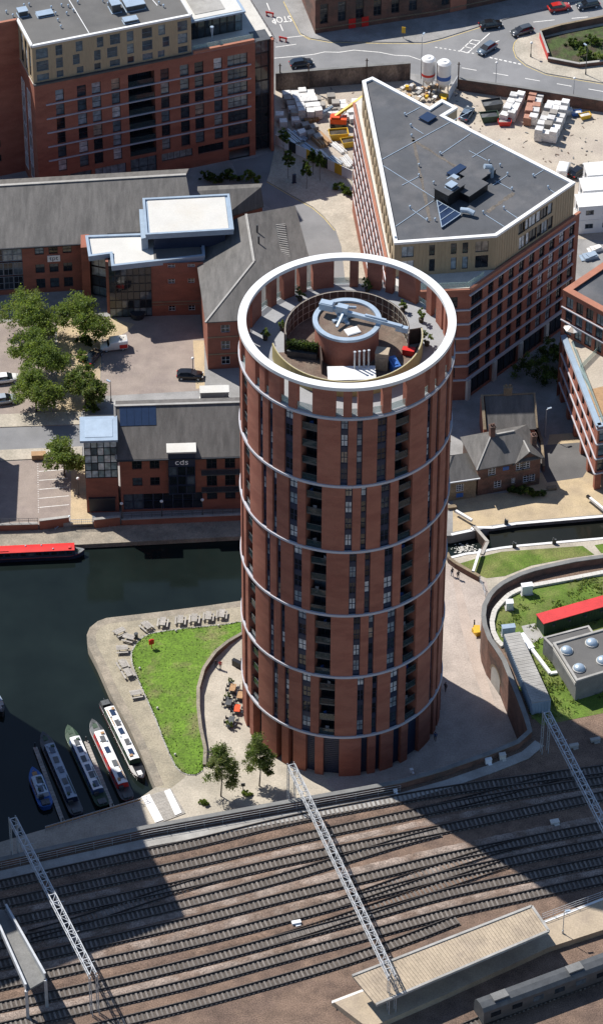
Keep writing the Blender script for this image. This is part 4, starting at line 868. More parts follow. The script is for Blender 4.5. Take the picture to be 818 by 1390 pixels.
rf = [f_s.at(-.6, 0, .6)[:2], f_s.at(f_s.w+.2, 0, .6)[:2], f_s.at(f_s.w+.2, 0, -5.2)[:2], f_s.at(-.6, 0, -5.2)[:2]]
MB().prism(rf, 14.65, 15.05).build('stair_roof', 'blue_grey_metal', rC)
MB().prism(inset_poly(rf, 1.1), 15.05, 15.12).build('roof_glass', 'light_metal', rC)
MB().box(f_s.at(2.4, 3.0, .2), (4.2, .4, .25), f_s.rz).box(f_s.at(2.4, 1.6, .1), (4.0, .1, 2.6), f_s.rz).build('entrance_screen', 'dark_frame', rC)
MB().box((*qc(-1.8, 12.5), .8), (1.4, 1.0, 1.6), fcd.rz).box((*qc(-1.8, 12.5), 1.65), (1.5, 1.1, .1), fcd.rz).build('bin_store', 'concrete', rC)
roofbox(rC, (*P2(291, 530, HC), HC-2), (4.4, 1.6, 2.2), fcd.rz, ('white_roof', 'concrete'), 'rear_dormer')
# ---------------------------------------------------------------- triangular block behind the tower
HB, HR = 22.3, 28.7
bp = [Vector(p) for p in PP([(480, 141), (533, 398), (637, 394), (786, 289), (628, 166), (505, 120)], HB)]
rB = thing('wedge_block', 'wedge-shaped apartment block, brick below and tan above, with a dark flat roof', 'building', (bp[2].x, bp[2].y, 0))
f_l, f_f, f_r, f_b, f_b2, f_b3 = [Fac(bp[i], bp[(i+1) % 6]) for i in range(6)]
a = MB(); wl = []; fl = 2.85
# left face: narrow windows in every storey, pale fins
nl = 17
for j in range(6):
    for i in range(nl):
        u = 2.0+i*(f_l.w-4)/nl+(.45 if j % 2 else 0); wl.append((f_l, (u, u+.95, 4.6+j*fl, 6.7+j*fl), 1, 2, 'pane_dark'))
for j in range(6):
    for i in range(4): u = 1.2+i*2.6; wl.append((f_f, (u, u+1.2, 4.6+j*fl, 6.8+j*fl), 1, 2, 'pane_dark'))
nr = 9; rs = (f_r.w-4.5)/nr
for j in range(6):
    wl.append((f_r, (.5, 3.3, 4.5+j*fl, 6.8+j*fl), 3, 1, 'pane_dark'))
    for i in range(nr): u = 4.6+i*rs; wl.append((f_r, (u, u+1.35, 4.4+j*fl, 6.85+j*fl), 2, 2, 'pane' if i > 4 else 'pane_dark'))
gn = [(.6+i*(f_r.w-1)/4, .6+(i+.86)*(f_r.w-1)/4, .3, 3.6) for i in range(4)]
for f in (f_l, f_f, f_r): wall_face(a, f, 0, HB, [w_[1] for w_ in wl if w_[0] is f]+(gn if f is f_r else []), .3)
for f in (f_b, f_b2, f_b3): wall_face(a, f, 0, HB)
a.add([(*p, HB-.02) for p in bp], [tuple(range(6))], 1)
a.build('wall', ['brick', 'concrete_pale'], rB)
for f, o, nx, ny, pm in wl: window(rB, f, *o, nx, ny, 'dark_frame', pm, .22, .07)
for g in gn:
    k = 4
    for i in range(k): window(rB, f_r, g[0]+(g[1]-g[0])*i/k, g[0]+(g[1]-g[0])*(i+1)/k-.03, .3, 3.6, 1, 1, 'dark_frame', 'pane_dark', .28, .08, name='shop_window')
for j in range(7):
    z = 4.3+j*fl-.08
    MB().bar(f_r.at(-.1, z, .13), f_r.at(f_r.w-1.2, z, .13), .3, .22 if j else .5).build('fin', 'band_metal', rB)
    if j < 6: MB().bar(f_f.at(.5, z, .13), f_f.at(f_f.w+.1, z, .13), .3, .22).build('fin', 'band_metal', rB)
    MB().bar(f_l.at(.8, z, .06), f_l.at(f_l.w-1, z, .06), .12, .14).build('fin', 'white_frame', rB)
for i in range(nl+1):
    u = 1.55+i*(f_l.w-4)/nl; MB().bar(f_l.at(u, 4.4, .05), f_l.at(u, HB-1.2, .05), .1, .1).build('white_strip', 'white_frame', rB)
for i in range(5):
    u = .35+i*(f_r.w-1)/4; MB().box(f_r.at(u, 2.0, .2), (.75, .5, 4.0), f_r.rz).build('stone_pier', 'concrete_pale', rB)
coping(rB, [p for p in bp[:4]], HB, .45, .3, 'coping_terracotta', False)
MB().bar(f_f.at(4, HB+.75, -.5), f_f.at(f_f.w, HB+.75, -.5), .04, 1.0).bar(f_r.at(0, HB+.75, -.5), f_r.at(4, HB+.75, -.5), .04, 1.0).build('terrace_glass', 'glass_green', rB)
# tan storeys and roof
tp = [Vector(p) for p in PP([(491.5, 112), (535, 332), (673, 322), (779.5, 249.7), (602, 159), (620, 148), (599, 137), (582.5, 148), (505, 106.6)], HR)]
a = MB(); tl = []
g_l, g_f, g_r = Fac(tp[0], tp[1]), Fac(tp[1], tp[2]), Fac(tp[2], tp[3])
for px0, px1 in ((545, 562), (583, 591), (613, 621), (629, 637), (647, 665)):
    u0, u1 = g_f.u_of(px0, 345, 27), g_f.u_of(px1, 345, 27); tl += [(g_f, (u0, u1, 26.0, 28.1)), (g_f, (u0+.05, u1+.05, 22.9, 25.3))]
for px0, px1 in ((679, 691), (697, 702), (711, 724), (734, 739), (748, 759), (769, 774)):
    u0, u1 = g_r.u_of(px0, 300, 27), g_r.u_of(px1, 295, 27)
    if u1 > g_r.w: continue
    tl += [(g_r, (u0, u1, 26.0, 28.1)), (g_r, (u0+.3, u1+.3, 22.9, 25.3))]
for i in range(16):
    u = 1.2+i*(g_l.w-2)/16; tl += [(g_l, (u, u+1.2, 25.9, 28.0)), (g_l, (u+.5, u+1.7, 22.8, 25.2))]
for i in range(9):
    f = Fac(tp[i], tp[(i+1) % 9]); wall_face(a, f, HB-.1, HR, [w_[1] for w_ in tl if (w_[0].p0-f.p0).length < .01], .2)
a.add([(*p, HR) for p in tp], [tuple(range(9))], 1); a.build('upper_wall', ['tan_cladding', 'felt_roof'], rB)
for f, o in tl: window(rB, f, *o, 2 if o[1]-o[0] > 1.3 else 1, 1, 'dark_frame', 'pane' if f is not g_l else 'pane_sky', .15, .07)
coping(rB, tp, HR, .55, .35, 'white_paint')
# standing seams of the tan cladding
for f in (g_f, g_r):
    sm = MB()
    for i in range(int(f.w/.6)):
        u = .3+i*.6
        if not any(w_[0] is f and w_[1][0]-.05 < u < w_[1][1]+.05 for w_ in tl): sm.bar(f.at(u, HB+.3, .015), f.at(u, HR-.1, .015), .05, .03)
    sm.build('cladding_seams', 'tan_cladding', rB)
# roof furniture
rzr = f_r.rz
def rb(px, py, d, mats=('felt_roof', 'black_paint'), name='plant_box', rz=None, z=HR): return roofbox(rB, (*P2(px, py, z), z+.01), d, rzr if rz is None else rz, mats, name)
rb(636, 262, (4.6, 3.8, 1.5)); rb(648, 240, (4.8, 3.4, 1.0)); rb(609, 270, (4.0, 2.8, 2.4)); rb(612, 254, (1.4, 1.2, .5), ('blue_grey_metal', 'steel_dark'), 'roof_hatch', z=HR+2.5)
rb(619, 234, (3.2, 1.2, .4), ('solar_panel', 'steel_dark'), 'roof_light'); rb(580, 162, (2.0, 1.8, .4), ('solar_panel', 'steel_dark'), 'roof_light'); rb(614, 246, (1.6, 1.0, .6), ('blue_grey_metal', 'steel_dark'), 'roof_light')
t0, t1, t2 = P(592, 278, HR), P(599, 311, HR), P(625, 293, HR); tz = Vector((0, 0, .9))
g = MB().add([t0+tz, t1+tz*.4, t2+tz*.4, t0, t1, t2], [(0, 1, 2), (0, 3, 4, 1), (1, 4, 5, 2), (2, 5, 3, 0)]).build('glass_lantern', 'solar_panel', rB)
for i in range(5):
    t = i/4; MB().bar((t0+tz).lerp(t1+tz*.4, t)+Vector((0, 0, .04)), (t0+tz).lerp(t2+tz*.4, t)+Vector((0, 0, .04)), .1, .08).build('glazing_bar', 'light_metal', g)
MB().bar((t0+tz), (t1+tz*.4), .12, .1).bar(t1+tz*.4, t2+tz*.4, .12, .1).bar(t0+tz, t2+tz*.4, .12, .1).build('glazing_frame', 'light_metal', g)
p = P(666, 240, HR); MB().tube([p, p+Vector((0, 0, 1.6)), p+Vector((-.2, -.3, 2.2)), p+Vector((-1.2, -.6, 2.5))], .42, 10).build('vent_duct', 'light_metal', rB)
p = P(640, 293, HR); MB().tube([p+Vector((-1.8, .5, .8)), p+Vector((-.6, .2, .9)), p+Vector((.3, -.3, .7))], .45, 10).build('vent_duct', 'light_metal', rB)
for px, py in ((549, 157), (557, 172), (558, 186), (597, 210), (568, 226), (568, 240), (678, 226), (688, 238), (694, 258), (723, 240), (743, 256), (556, 283), (579, 300), (590, 300), (683, 284), (655, 290), (536, 325), (663, 221), (588, 250)):
    q = P(px, py, HR); roof_vent(rB, tuple(q)); 
cb = MB()
for a_, b_ in (((516, 218), (640, 150)), ((516, 223), (600, 276)), ((536, 308), (592, 270)), ((597, 210), (638, 182)), ((568, 240), (545, 252)), ((640, 214), (678, 190)), ((556, 283), (580, 300)), ((549, 157), (570, 146)), ((558, 172), (574, 182)), ((683, 284), (704, 298)), ((723, 240), (742, 228)), ((694, 258), (672, 246)), ((636, 205), (660, 218)), ((743, 256), (756, 265)), ((655, 290), (690, 312)), ((688, 238), (668, 252))):
    p, q = P(*a_, HR), P(*b_, HR); p.z = q.z = HR+.06; cb.bar(p, q, .1, .06)
cb.build('lightning_tape', 'light_metal', rB)
cb = MB()
for a_, b_, w_ in (((560, 190), (640, 240), .8), ((560, 186), (583, 300), .7), ((660, 288), (697, 262), 1.0)):
    p, q = P(*a_, HR), P(*b_, HR); p.z = q.z = HR+.012; d = (q-p).normalized(); n = Vector((-d.y, d.x, 0))*w_/2; rr = random.Random(3); k = 14; pts = [p.lerp(q, i/k)+n*rr.uniform(.3, 1.0) for i in range(k+1)]+[p.lerp(q, i/k)-n*rr.uniform(.3, 1.0) for i in range(k, -1, -1)]
    cb.add(pts, [tuple(range(len(pts)))])
cb.build('rust_stain', 'stain', rB)

# ---------------------------------------------------------------- block at the right edge
HE, HU = 13.0, 21.6
el = [Vector(p) for p in PP([(763, 456), (811, 579)], HE)]
rE = thing('terrace_block', 'brick apartment block with roof terrace and glass balustrades at the right edge', 'building', (el[1].x, el[1].y, 0))
f_e = Fac(el[0], el[1]); f_k = Fac(el[1], el[1]+Vector((30, 9))); rr_ = el[0]+Vector((40, 14))
a = MB(); wl = []
for j in range(3):
    for i in range(7): u = 1.0+i*(f_e.w-1.5)/7; wl.append((f_e, (u, u+1.3, 3.9+j*3.0, 6.1+j*3.0)))
    for i in range(4): wl.append((f_k, (.3+i*2.4, 2.4+i*2.4, 3.8+j*3.0, 6.4+j*3.0)))
for f in (f_e, f_k): wall_face(a, f, 3.2, HE, [w_[1] for w_ in wl if w_[0] is f], .3)
tops = [el[0], el[1], el[1]+Vector((30, 9)), rr_]
a.add([(*p, HE) for p in tops], [(0, 1, 2, 3)], 1); a.add([(*p, 3.2) for p in tops], [(3, 2, 1, 0)])
a.build('wall', ['brick', 'yard_ground'], rE)
for f, o in wl: window(rE, f, *o, 2, 2, 'dark_frame', 'pane_dark' if f is f_e else 'pane_sky', .2, .07)
for i in range(6):
    u = .5+i*(f_e.w-1)/5; MB().box(f_e.at(u, 1.6, -.6), (.9, 1.0, 3.2), f_e.rz).build('ground_pier', 'brick', rE)
MB().prism([f_e.at(0, 0, -4)[:2], f_e.at(f_e.w, 0, -4)[:2], f_k.at(28, 0, -4)[:2], (rr_.x, rr_.y-4)], 0, 3.2).build('ground_floor', 'core_dark', rE)
for j in range(4):
    for f in (f_e, f_k): MB().bar(f.at(-.1, 3.4+j*3.0, .1), f.at(f.w, 3.4+j*3.0, .1), .22, .22).build('fin', 'band_metal', rE)
MB().bar(f_e.at(0, HE+.12, -.1), f_e.at(f_e.w, HE+.12, -.1), .9, .24).bar(f_k.at(0, HE+.12, -.1), f_k.at(f_k.w, HE+.12, -.1), .9, .24).build('edge_gutter', 'blue_grey_metal', rE)
MB().bar(f_e.at(3, HE+.75, -.8), f_e.at(f_e.w-.4, HE+.75, -.8), .04, 1.0).build('terrace_glass', 'glass_green', rE)
# upper block
ub = [Vector(p) for p in PP([(763.5, 394), (860, 447), (900, 360), (818, 357)], HU)]
g1, g4 = Fac(ub[0], ub[1]), Fac(ub[3], ub[0]); a = MB(); wl = []
for i in range(6):
    for z in (13.4, 16.0, 18.6): u = .7+i*2.05; wl.append((u, u+1.45, z, z+2.2))
wall_face(a, g1, HE-.05, HU, wl, .3); wall_face(a, g4, 0, HU); wall_face(a, Fac(ub[1], ub[2]), HE, HU); wall_face(a, Fac(ub[2], ub[3]), 0, HU)
a.add([(*p, HU-.4) for p in ub], [(0, 1, 2, 3)], 1); a.build('upper_wall', ['brick', 'felt_roof'], rE)
for o in wl: window(rE, g1, *o, 2, 1, 'dark_frame', 'pane_sky' if random.random() < .4 else 'pane_dark', .2, .07)
for z in (15.8, 18.4): MB().bar(g1.at(-.05, z, .1), g1.at(g1.w, z, .1), .22, .2).build('fin', 'band_metal', rE)
coping(rE, ub, HU, 1.1, .15, 'coping_terracotta')
g5 = [P(786, 503, HE), P(818, 470, HE)]
MB().bar(g5[0]+Vector((0, 0, .55)), g5[1]+Vector((0, 0, .55)), .04, 1.0).bar(P(786, 503, HE)+Vector((0, 0, .55)), P(800, 530, HE)+Vector((0, 0, .55)), .04, 1.0).build('terrace_glass', 'glass_green', rE)
MB().prism(PP([(797, 530), (830, 522), (850, 560), (812, 566)], HE), HE+.01, HE+.1).build('wood_deck', 'wood', rE)
# parasol
q = P(776, 459, HE); pr = thing('terrace_parasol', 'pale striped parasol open over a table on the roof terrace at the right', 'parasol', tuple(q))
MB().cyl((q.x, q.y), .04, HE, HE+2.5, 8).cyl((q.x, q.y), .3, HE, HE+.1, 12).build('pole', 'galvanised', pr)
c = MB(); n = 8
for i in range(n):
    a0, a1 = 2*math.pi*i/n, 2*math.pi*(i+1)/n
    c.add([(q.x, q.y, HE+2.9), (q.x+1.5*math.cos(a0), q.y+1.5*math.sin(a0), HE+2.2), (q.x+1.5*math.cos(a1), q.y+1.5*math.sin(a1), HE+2.2), (q.x, q.y, HE+2.84), (q.x+1.5*math.cos(a0), q.y+1.5*math.sin(a0), HE+2.14), (q.x+1.5*math.cos(a1), q.y+1.5*math.sin(a1), HE+2.14)], [(0, 1, 2), (5, 4, 3), (1, 4, 5, 2)], i % 2)
c.build('canopy', ['white_paint', 'paving_pink'], pr)

# ---------------------------------------------------------------- lock-keeper's houses
def gable(mb, p, q, half, z0, zr, over=.35, m=0, th=.15):
    """ridge from p to q (2D); two slopes"""
    p, q = Vector(p), Vector(q); d = (q-p).normalized(); n = Vector((-d.y, d.x)); p = p-d*over; q = q+d*over
    for s in (1, -1): slab(mb, [(*(p+n*s*half), z0), (*(q+n*s*half), z0), (*q, zr), (*p, zr)], th, m)
rL = thing('lock_house', 'two-storey brick lock house with grey hipped roof and cross gable beside the canal lock', 'house', (*P2(690, 668), 0))
h0, h1 = Vector(P2(647, 673)), Vector(P2(731, 657)); f_h = Fac(h0, h1); bkh = -f_h.n; HL = 5.7
def qh(u, v): p = h0+f_h.d*u+bkh*v; return (p.x, p.y)
a = MB(); W_ = f_h.w
ops = [(f_h.u_of(px, 640, z)-.6, f_h.u_of(px, 640, z)+.6, z-.7, z+.7) for px, z in ((667, 4.4), (666, 1.6), (708, 4.4), (718, 4.4), (709, 1.6), (717.5, 1.6), (690, 1.8))]
ops = [(u0, u1 if u0 < 7.5 else u1-.15, z0, z1) for u0, u1, z0, z1 in ops]; ops[6] = (ops[6][0]+.3, ops[6][1]-.3, 1.2, 2.3)
wall_face(a, f_h, 0, HL, ops, .2)
for p, q in (((W_, 0), (W_, 7.5)), ((W_, 7.5), (0, 7.5)), ((0, 7.5), (0, 0))): wall_face(a, Fac(qh(*p), qh(*q)), 0, HL)
gx = W_-2.1
a.add([(*qh(W_-4.2, -.02), HL-.4), (*qh(W_, -.02), HL-.4), (*qh(gx, -.02), HL+1.5)], [(0, 1, 2)])
a.build('wall', 'brick_old', rL)
for o in ops: window(rL, f_h, *o, 2, 3, 'white_frame', 'pane_dark', .12, .09)
for o in ops: MB().box(f_h.at((o[0]+o[1])/2, o[2]-.08, .05), (o[1]-o[0]+.2, .2, .12), f_h.rz).build('sill', 'stone_old', rL)
u = f_h.u_of(684, 632, 4.6); MB().box(f_h.at(u, 4.6, .04), (1.0, .06, .7), f_h.rz).build('blue_plaque', 'blue_paint', rL)
a = MB(); ov = .4
e = [Vector((*qh(-ov, -ov), HL)), Vector((*qh(W_+ov, -ov), HL)), Vector((*qh(W_+ov, 7.9), HL)), Vector((*qh(-ov, 7.9), HL))]; r0, r1 = Vector((*qh(3.2, 3.8), HL+2.8)), Vector((*qh(W_-3.2, 3.8), HL+2.8))
slab(a, [e[0], e[1], r1, r0]); slab(a, [e[2], e[3], r0, r1]); slab(a, [e[3], e[0], r0]); slab(a, [e[1], e[2], r1])
b1, b0 = Vector((*qh(gx, 4.5), HL+1.75)), Vector((*qh(gx, -.5), HL+1.75))
slab(a, [Vector((*qh(gx-2.6, -.5), HL-.35)), b0, b1, Vector((*qh(gx-2.6, 4.5), HL-.35))]); slab(a, [b0, Vector((*qh(gx+2.6, -.5), HL-.35)), Vector((*qh(gx+2.6, 4.5), HL-.35)), b1]); a.build('roof', 'slate', rL)
MB().bar(r0, r1, .25, .25).bar(r0, e[0], .2, .16).bar(b0, b1, .22, .2).build('ridge_cap', 'concrete', rL)
for u, v, z in ((3.4, 3.9, 9.8), (W_-.5, 2.2, 7.9)): MB().box((*qh(u, v), z-.9), (.8, .8, 2.6), f_h.rz).box((*qh(u, v), z+.45), (.95, .95, .18), f_h.rz).cyl(qh(u-.18, v), .14, z+.5, z+.95, 8).cyl(qh(u+.2, v), .14, z+.5, z+.95, 8).build('chimney', 'brick_old', rL)
# rear range
rK = thing('rear_cottage', 'low brick range with grey roof and tall chimney behind the lock house', 'house', (*P2(690, 590), 0))
k0, k1 = Vector(P2(655, 606)), Vector(P2(724, 603)); f_q = Fac(k0, k1); a = MB()
def qk(u, v): p = k0+f_q.d*u-f_q.n*v; return (p.x, p.y)
Wk = f_q.w; wall_face(a, f_q, 0, 3.6, [(2, 3, 1.2, 2.6), (5, 6, 1.2, 2.6)], .2)
for u in (0, Wk): a.add([(*qk(u, 0), 0), (*qk(u, 5.6), 0), (*qk(u, 5.6), 5.6), (*qk(u, 4.6), 6.4), (*qk(u, 0), 3.6)], [(0, 1, 2, 3, 4)])
wall_face(a, Fac(qk(Wk, 5.6), qk(0, 5.6)), 0, 5.6); a.build('wall', 'brick_red', rK)
for u in (2, 5): window(rK, f_q, u, u+1, 1.2, 2.6, 2, 2, 'white_frame', 'pane_dark', .12)
a = MB(); slab(a, [(*qk(.5, -.4), 3.5), (*qk(Wk+.2, -.4), 3.5), (*qk(Wk+.2, 4.6), 6.6), (*qk(.5, 4.6), 6.6)]); slab(a, [(*qk(.5, 4.6), 6.6), (*qk(Wk+.2, 4.6), 6.6), (*qk(Wk+.2, 5.9), 5.6), (*qk(.5, 5.9), 5.6)]); a.build('roof', 'slate', rK)
MB().bar((*qk(.1, -.4), 3.8), (*qk(.1, 4.6), 6.8), .45, .3).bar((*qk(Wk+.3, -.4), 3.7), (*qk(Wk+.3, 4.6), 6.75), .3, .2).bar((*qk(.3, 4.6), 6.68), (*qk(Wk+.2, 4.6), 6.68), .25, .14).build('coping', 'stone_old', rK)
MB().box((*qk(4.2, 4.8), 6.9), (1.3, .7, 2.2), f_q.rz).box((*qk(4.2, 4.8), 8.05), (1.45, .85, .15), f_q.rz).cyl(qk(3.9, 4.8), .14, 8.1, 8.6, 8).cyl(qk(4.5, 4.8), .14, 8.1, 8.6, 8).build('chimney', 'stone_old', rK)
# stone cottage against the tower side
rS = thing('stone_cottage', 'small stone cottage with hipped slate roof between the tower and the brick lock house', 'house', (*P2(628, 676), 0))
s0, s1 = Vector(P2(604, 681)), Vector(P2(645, 675)); f_t = Fac(s0, s1); a = MB()
def qs(u, v): p = s0+f_t.d*u-f_t.n*v; return (p.x, p.y)
Ws = f_t.w; us = f_t.u_of(623, 660, 2.5); ops = [(us-.6, us+.6, 1.7, 3.2)]; wall_face(a, f_t, 0, 4.2, ops, .2)
for p, q in (((Ws, 0), (Ws, 5.5)), ((Ws, 5.5), (0, 5.5)), ((0, 5.5), (0, 0))): wall_face(a, Fac(qs(*p), qs(*q)), 0, 4.2)
a.build('wall', 'stone_old', rS); window(rS, f_t, *ops[0], 3, 4, 'white_frame', 'pane_dark', .1, .07)
MB().box(f_t.at(us, .95, .03), (1.1, .05, .8), f_t.rz).build('blue_notice', 'blue_paint', rS)
a = MB(); e = [Vector((*qs(-.4, -.4), 4.2)), Vector((*qs(Ws+.4, -.4), 4.2)), Vector((*qs(Ws+.4, 5.9), 4.2)), Vector((*qs(-.4, 5.9), 4.2))]; r0, r1 = Vector((*qs(1.6, 3), 6.5)), Vector((*qs(2.2, 3.3), 6.5))
slab(a, [e[0], e[1], r1, r0]); slab(a, [e[2], e[3], r0, r1]); slab(a, [e[3], e[0], r0]); slab(a, [e[1], e[2], r1]); a.build('roof', 'slate', rS)
MB().bar((*qs(-.45, -.45), 4.15), (*qs(Ws+.45, -.45), 4.15), .15, .18).build('gutter', 'white_frame', rS)
MB().box((*qs(1.2, 5.6), 6.0), (1.4, .8, 3.2), f_t.rz).box((*qs(1.2, 5.6), 7.65), (1.55, .95, .15), f_t.rz).build('chimney', 'stone_old', rS)

# ---------------------------------------------------------------- tall hotel off the left edge (only its corner shows) and site cabins
hp = [(-84, -42.4), (-49.2, -24.4), (-51.4, -18.8), (-54.9, -11.2), (-56.5, -6.5), (-61.1, 10.4), (-82.1, 23.7), (-104, -2)]
rH = thing('corner_tower', 'tall brick building whose lower corner shows at the left edge beside the moored boats', 'building', (*hp[1], 0)); a = MB(); wl = []
fcs = [Fac(hp[i], hp[(i+1) % 8]) for i in range(8)]
for f in fcs[:5]:
    k = max(1, int((f.w-1)/3.2))
    for i in range(k):
        for j in range(14): u = (f.w-k*3.2)/2+i*3.2+.9; wl.append((f, (u, u+1.4, 6+j*3.2, 8.1+j*3.2)))
for f in fcs: wall_face(a, f, -3, 52, [w_[1] for w_ in wl if w_[0] is f], .3)
a.add([(*p, 52) for p in hp], [tuple(range(8))], 1); a.build('wall', ['brick', 'felt_roof'], rH)
for f, o in wl: window(rH, f, *o, 1, 2, 'dark_frame', 'pane', .2)
coping(rH, hp, 52, .6, .5, 'band_metal')
rW = thing('west_warehouse', 'brick warehouse beyond the left edge shading the lower car park', 'building', (-66, 52, 0)); wf = [(-75, 47), (-58, 48), (-58.6, 60), (-75, 60)]
a = MB(); a.prism(wf, 0, 13); a.build('wall', 'brick_red', rW); a = MB(); gable(a, (-66.5, 47.3), (-66.8, 60), 8.7, 13, 16); a.build('roof', 'slate', rW)
# ================================================================== VEGETATION
def leaf_crown(seed, rx, ry, rz, n_cl, per, size, mat_split=(.5, .35, .15), lean=0., gap=.55):
    """crown as many leaf-sized faces gathered in clumps; local origin at crown centre; material slots light, mid, dark"""
    r = random.Random(seed); mb = MB(); nl = 7; lobes = []
    for i in range(nl):
        an = 2*math.pi*i/nl*1.618*2+r.uniform(-.4, .4); zz = -.55+1.15*(i+.5)/nl+r.uniform(-.12, .12); rad = .62*math.sqrt(max(.08, 1-zz*zz))*r.uniform(.75, 1.15); lobes.append((rad*math.cos(an), rad*math.sin(an), zz, r.uniform(.34, .52)))
    lobes.append((0, 0, .55, .45)); lobes.append((0, 0, 0, .5))
    for c in range(n_cl):
        while True:
            x, y, z = r.uniform(-1, 1), r.uniform(-1, 1), r.uniform(-1, 1); q = x*x+y*y+z*z
            if .12 < q < 1: break
        k = gap+(1-gap)*math.sqrt(q); x, y, z = x*k/max(.3, math.sqrt(q))*.92, y*k/max(.3, math.sqrt(q))*.92, z*k/max(.3, math.sqrt(q))*.92
        lb = lobes[c % len(lobes)]; cx, cy, cz = (lb[0]+x*lb[3])*rx*r.uniform(.9, 1.15), (lb[1]+y*lb[3])*ry*r.uniform(.9, 1.15), (lb[2]+z*lb[3])*rz*r.uniform(.9, 1.1)
        cr = r.uniform(.1, .22)*(rx+ry+rz)/3; u = r.random(); m = 0 if u < mat_split[0] else (1 if u < mat_split[0]+mat_split[1] else 2)
        for _ in range(per):
            px, py, pz = cx+r.gauss(0, cr*.55), cy+r.gauss(0, cr*.55), cz+r.gauss(0, cr*.42)
            a = Vector((r.gauss(0, 1), r.gauss(0, 1), r.gauss(0, .7))).normalized(); b = a.cross(Vector((r.gauss(0, 1), r.gauss(0, 1), r.gauss(0, 1)))).normalized(); s = size*r.uniform(.6, 1.3); a *= s; b *= s*.55; p = Vector((px, py, pz))
            mb.add([p-a, p-b*.9, p+a, p+b], [(0, 1, 2, 3)], m if r.random() < .8 else r.randrange(3))
    return mb
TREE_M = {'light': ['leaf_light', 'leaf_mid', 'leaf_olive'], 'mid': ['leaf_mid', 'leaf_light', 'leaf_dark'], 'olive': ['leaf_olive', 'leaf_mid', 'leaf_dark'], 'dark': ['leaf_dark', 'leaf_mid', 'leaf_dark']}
def tree(p, h, rx, rz, label, tone='light', seed=1, n_cl=70, per=75, size=.24, trunk=.16, name='tree', group=None, ry=None, cat='tree'):
    r = random.Random(seed+99); t = thing(name, label, cat, tuple(p), 0, group); z = p[2]; ch = h-rz
    b = MB(); top = Vector((p[0]+r.uniform(-.2, .2), p[1]+r.uniform(-.2, .2), z+h*.8)); base = Vector(p)
    b.tube([base+Vector((0, 0, -.1)), base+Vector((0, 0, .3)), base.lerp(top, .4)+Vector((r.uniform(-.15, .15), r.uniform(-.15, .15), 0)), base.lerp(top, .7), top], trunk, 7, r1=trunk*.25)
    for i in range(9):
        f = r.uniform(.35, .9); q = base.lerp(top, f); an = 2.4*i+r.uniform(-.3, .3); L = rx*r.uniform(.5, .85)*(1.15-f*.5)
        b.tube([q, q+Vector((math.cos(an)*L*.5, math.sin(an)*L*.5, L*.3)), q+Vector((math.cos(an)*L, math.sin(an)*L, L*.75))], trunk*.38*(1.2-f), 5, r1=trunk*.1)
    b.build('trunk', 'bark', t, (0, 0, 0)); 
    leaf_crown(seed, rx, ry or rx, rz, n_cl, per, size).build('crown', TREE_M[tone], t, (p[0], p[1], z+ch))
    return t
tree(P(300, 1081), 11.0, 2.6, 4.9, 'slender birch tree standing left of the tower foot, nearer the lawn', 'olive', 11, 110, 62, .16, .13)
tree(P(352, 1067), 10.3, 2.3, 4.5, 'slender birch tree right beside the tower foot', 'olive', 12, 105, 62, .16, .13)
for i, (px, py, h, rx, rz, tone, lab) in enumerate([(46, 462, 8.4, 5.0, 3.4, 'light', 'broad light green tree in front of the tpt sign, upper left of the group'), (116, 464, 8.8, 4.6, 3.6, 'light', 'broad tree by the office entrance, upper right of the car park group'), (54, 512, 7.8, 4.7, 3.0, 'mid', 'car park tree in the middle of the left row'), (50, 558, 7.8, 4.3, 3.2, 'light', 'car park tree at the road end of the left row'), (117, 549, 6.6, 3.5, 2.7, 'olive', 'smaller olive green tree beside the bin store and path'), (88, 646, 6.6, 3.3, 2.7, 'light', 'light green tree alone by the parking bays south of the wharf road')]):
    tree(P(px, py), h, rx, rz, lab, tone, 20+i, 190, 62, .19, .2, group=None)
for i, (px, py, h, lab) in enumerate([(385.4, 214, 6.4, 'street sapling nearest the brick apartment block'), (391, 242, 6.0, 'street sapling nearest the kerb of the side street bend'), (415.8, 256, 6.0, 'street sapling nearest the tall brick wedge, at the kerb'), (424.6, 237, 5.4, 'street sapling before the yellow hoarding panel'), (434, 245, 6.2, 'street sapling at the right end of the pavement row')]):
    tree(P(px, py, .12), h, .95, 1.9, lab, 'dark', 40+i, 34, 50, .16, .06, name='street_tree')
def shrub(p, rx, ry, rz, label, tone='mid', seed=0, n=26, per=60, size=.16, cat='shrub', name='shrub'):
    t = thing(name, label, cat, tuple(p)); MB().tube([(p[0], p[1], p[2]-.05), (p[0], p[1], p[2]+rz)], .06, 6).build('stem', 'bark', t)
    leaf_crown(seed, rx, ry, rz, n, per, size, gap=.3).build('foliage', TREE_M[tone], t, (p[0], p[1], p[2]+rz*.95)); return t
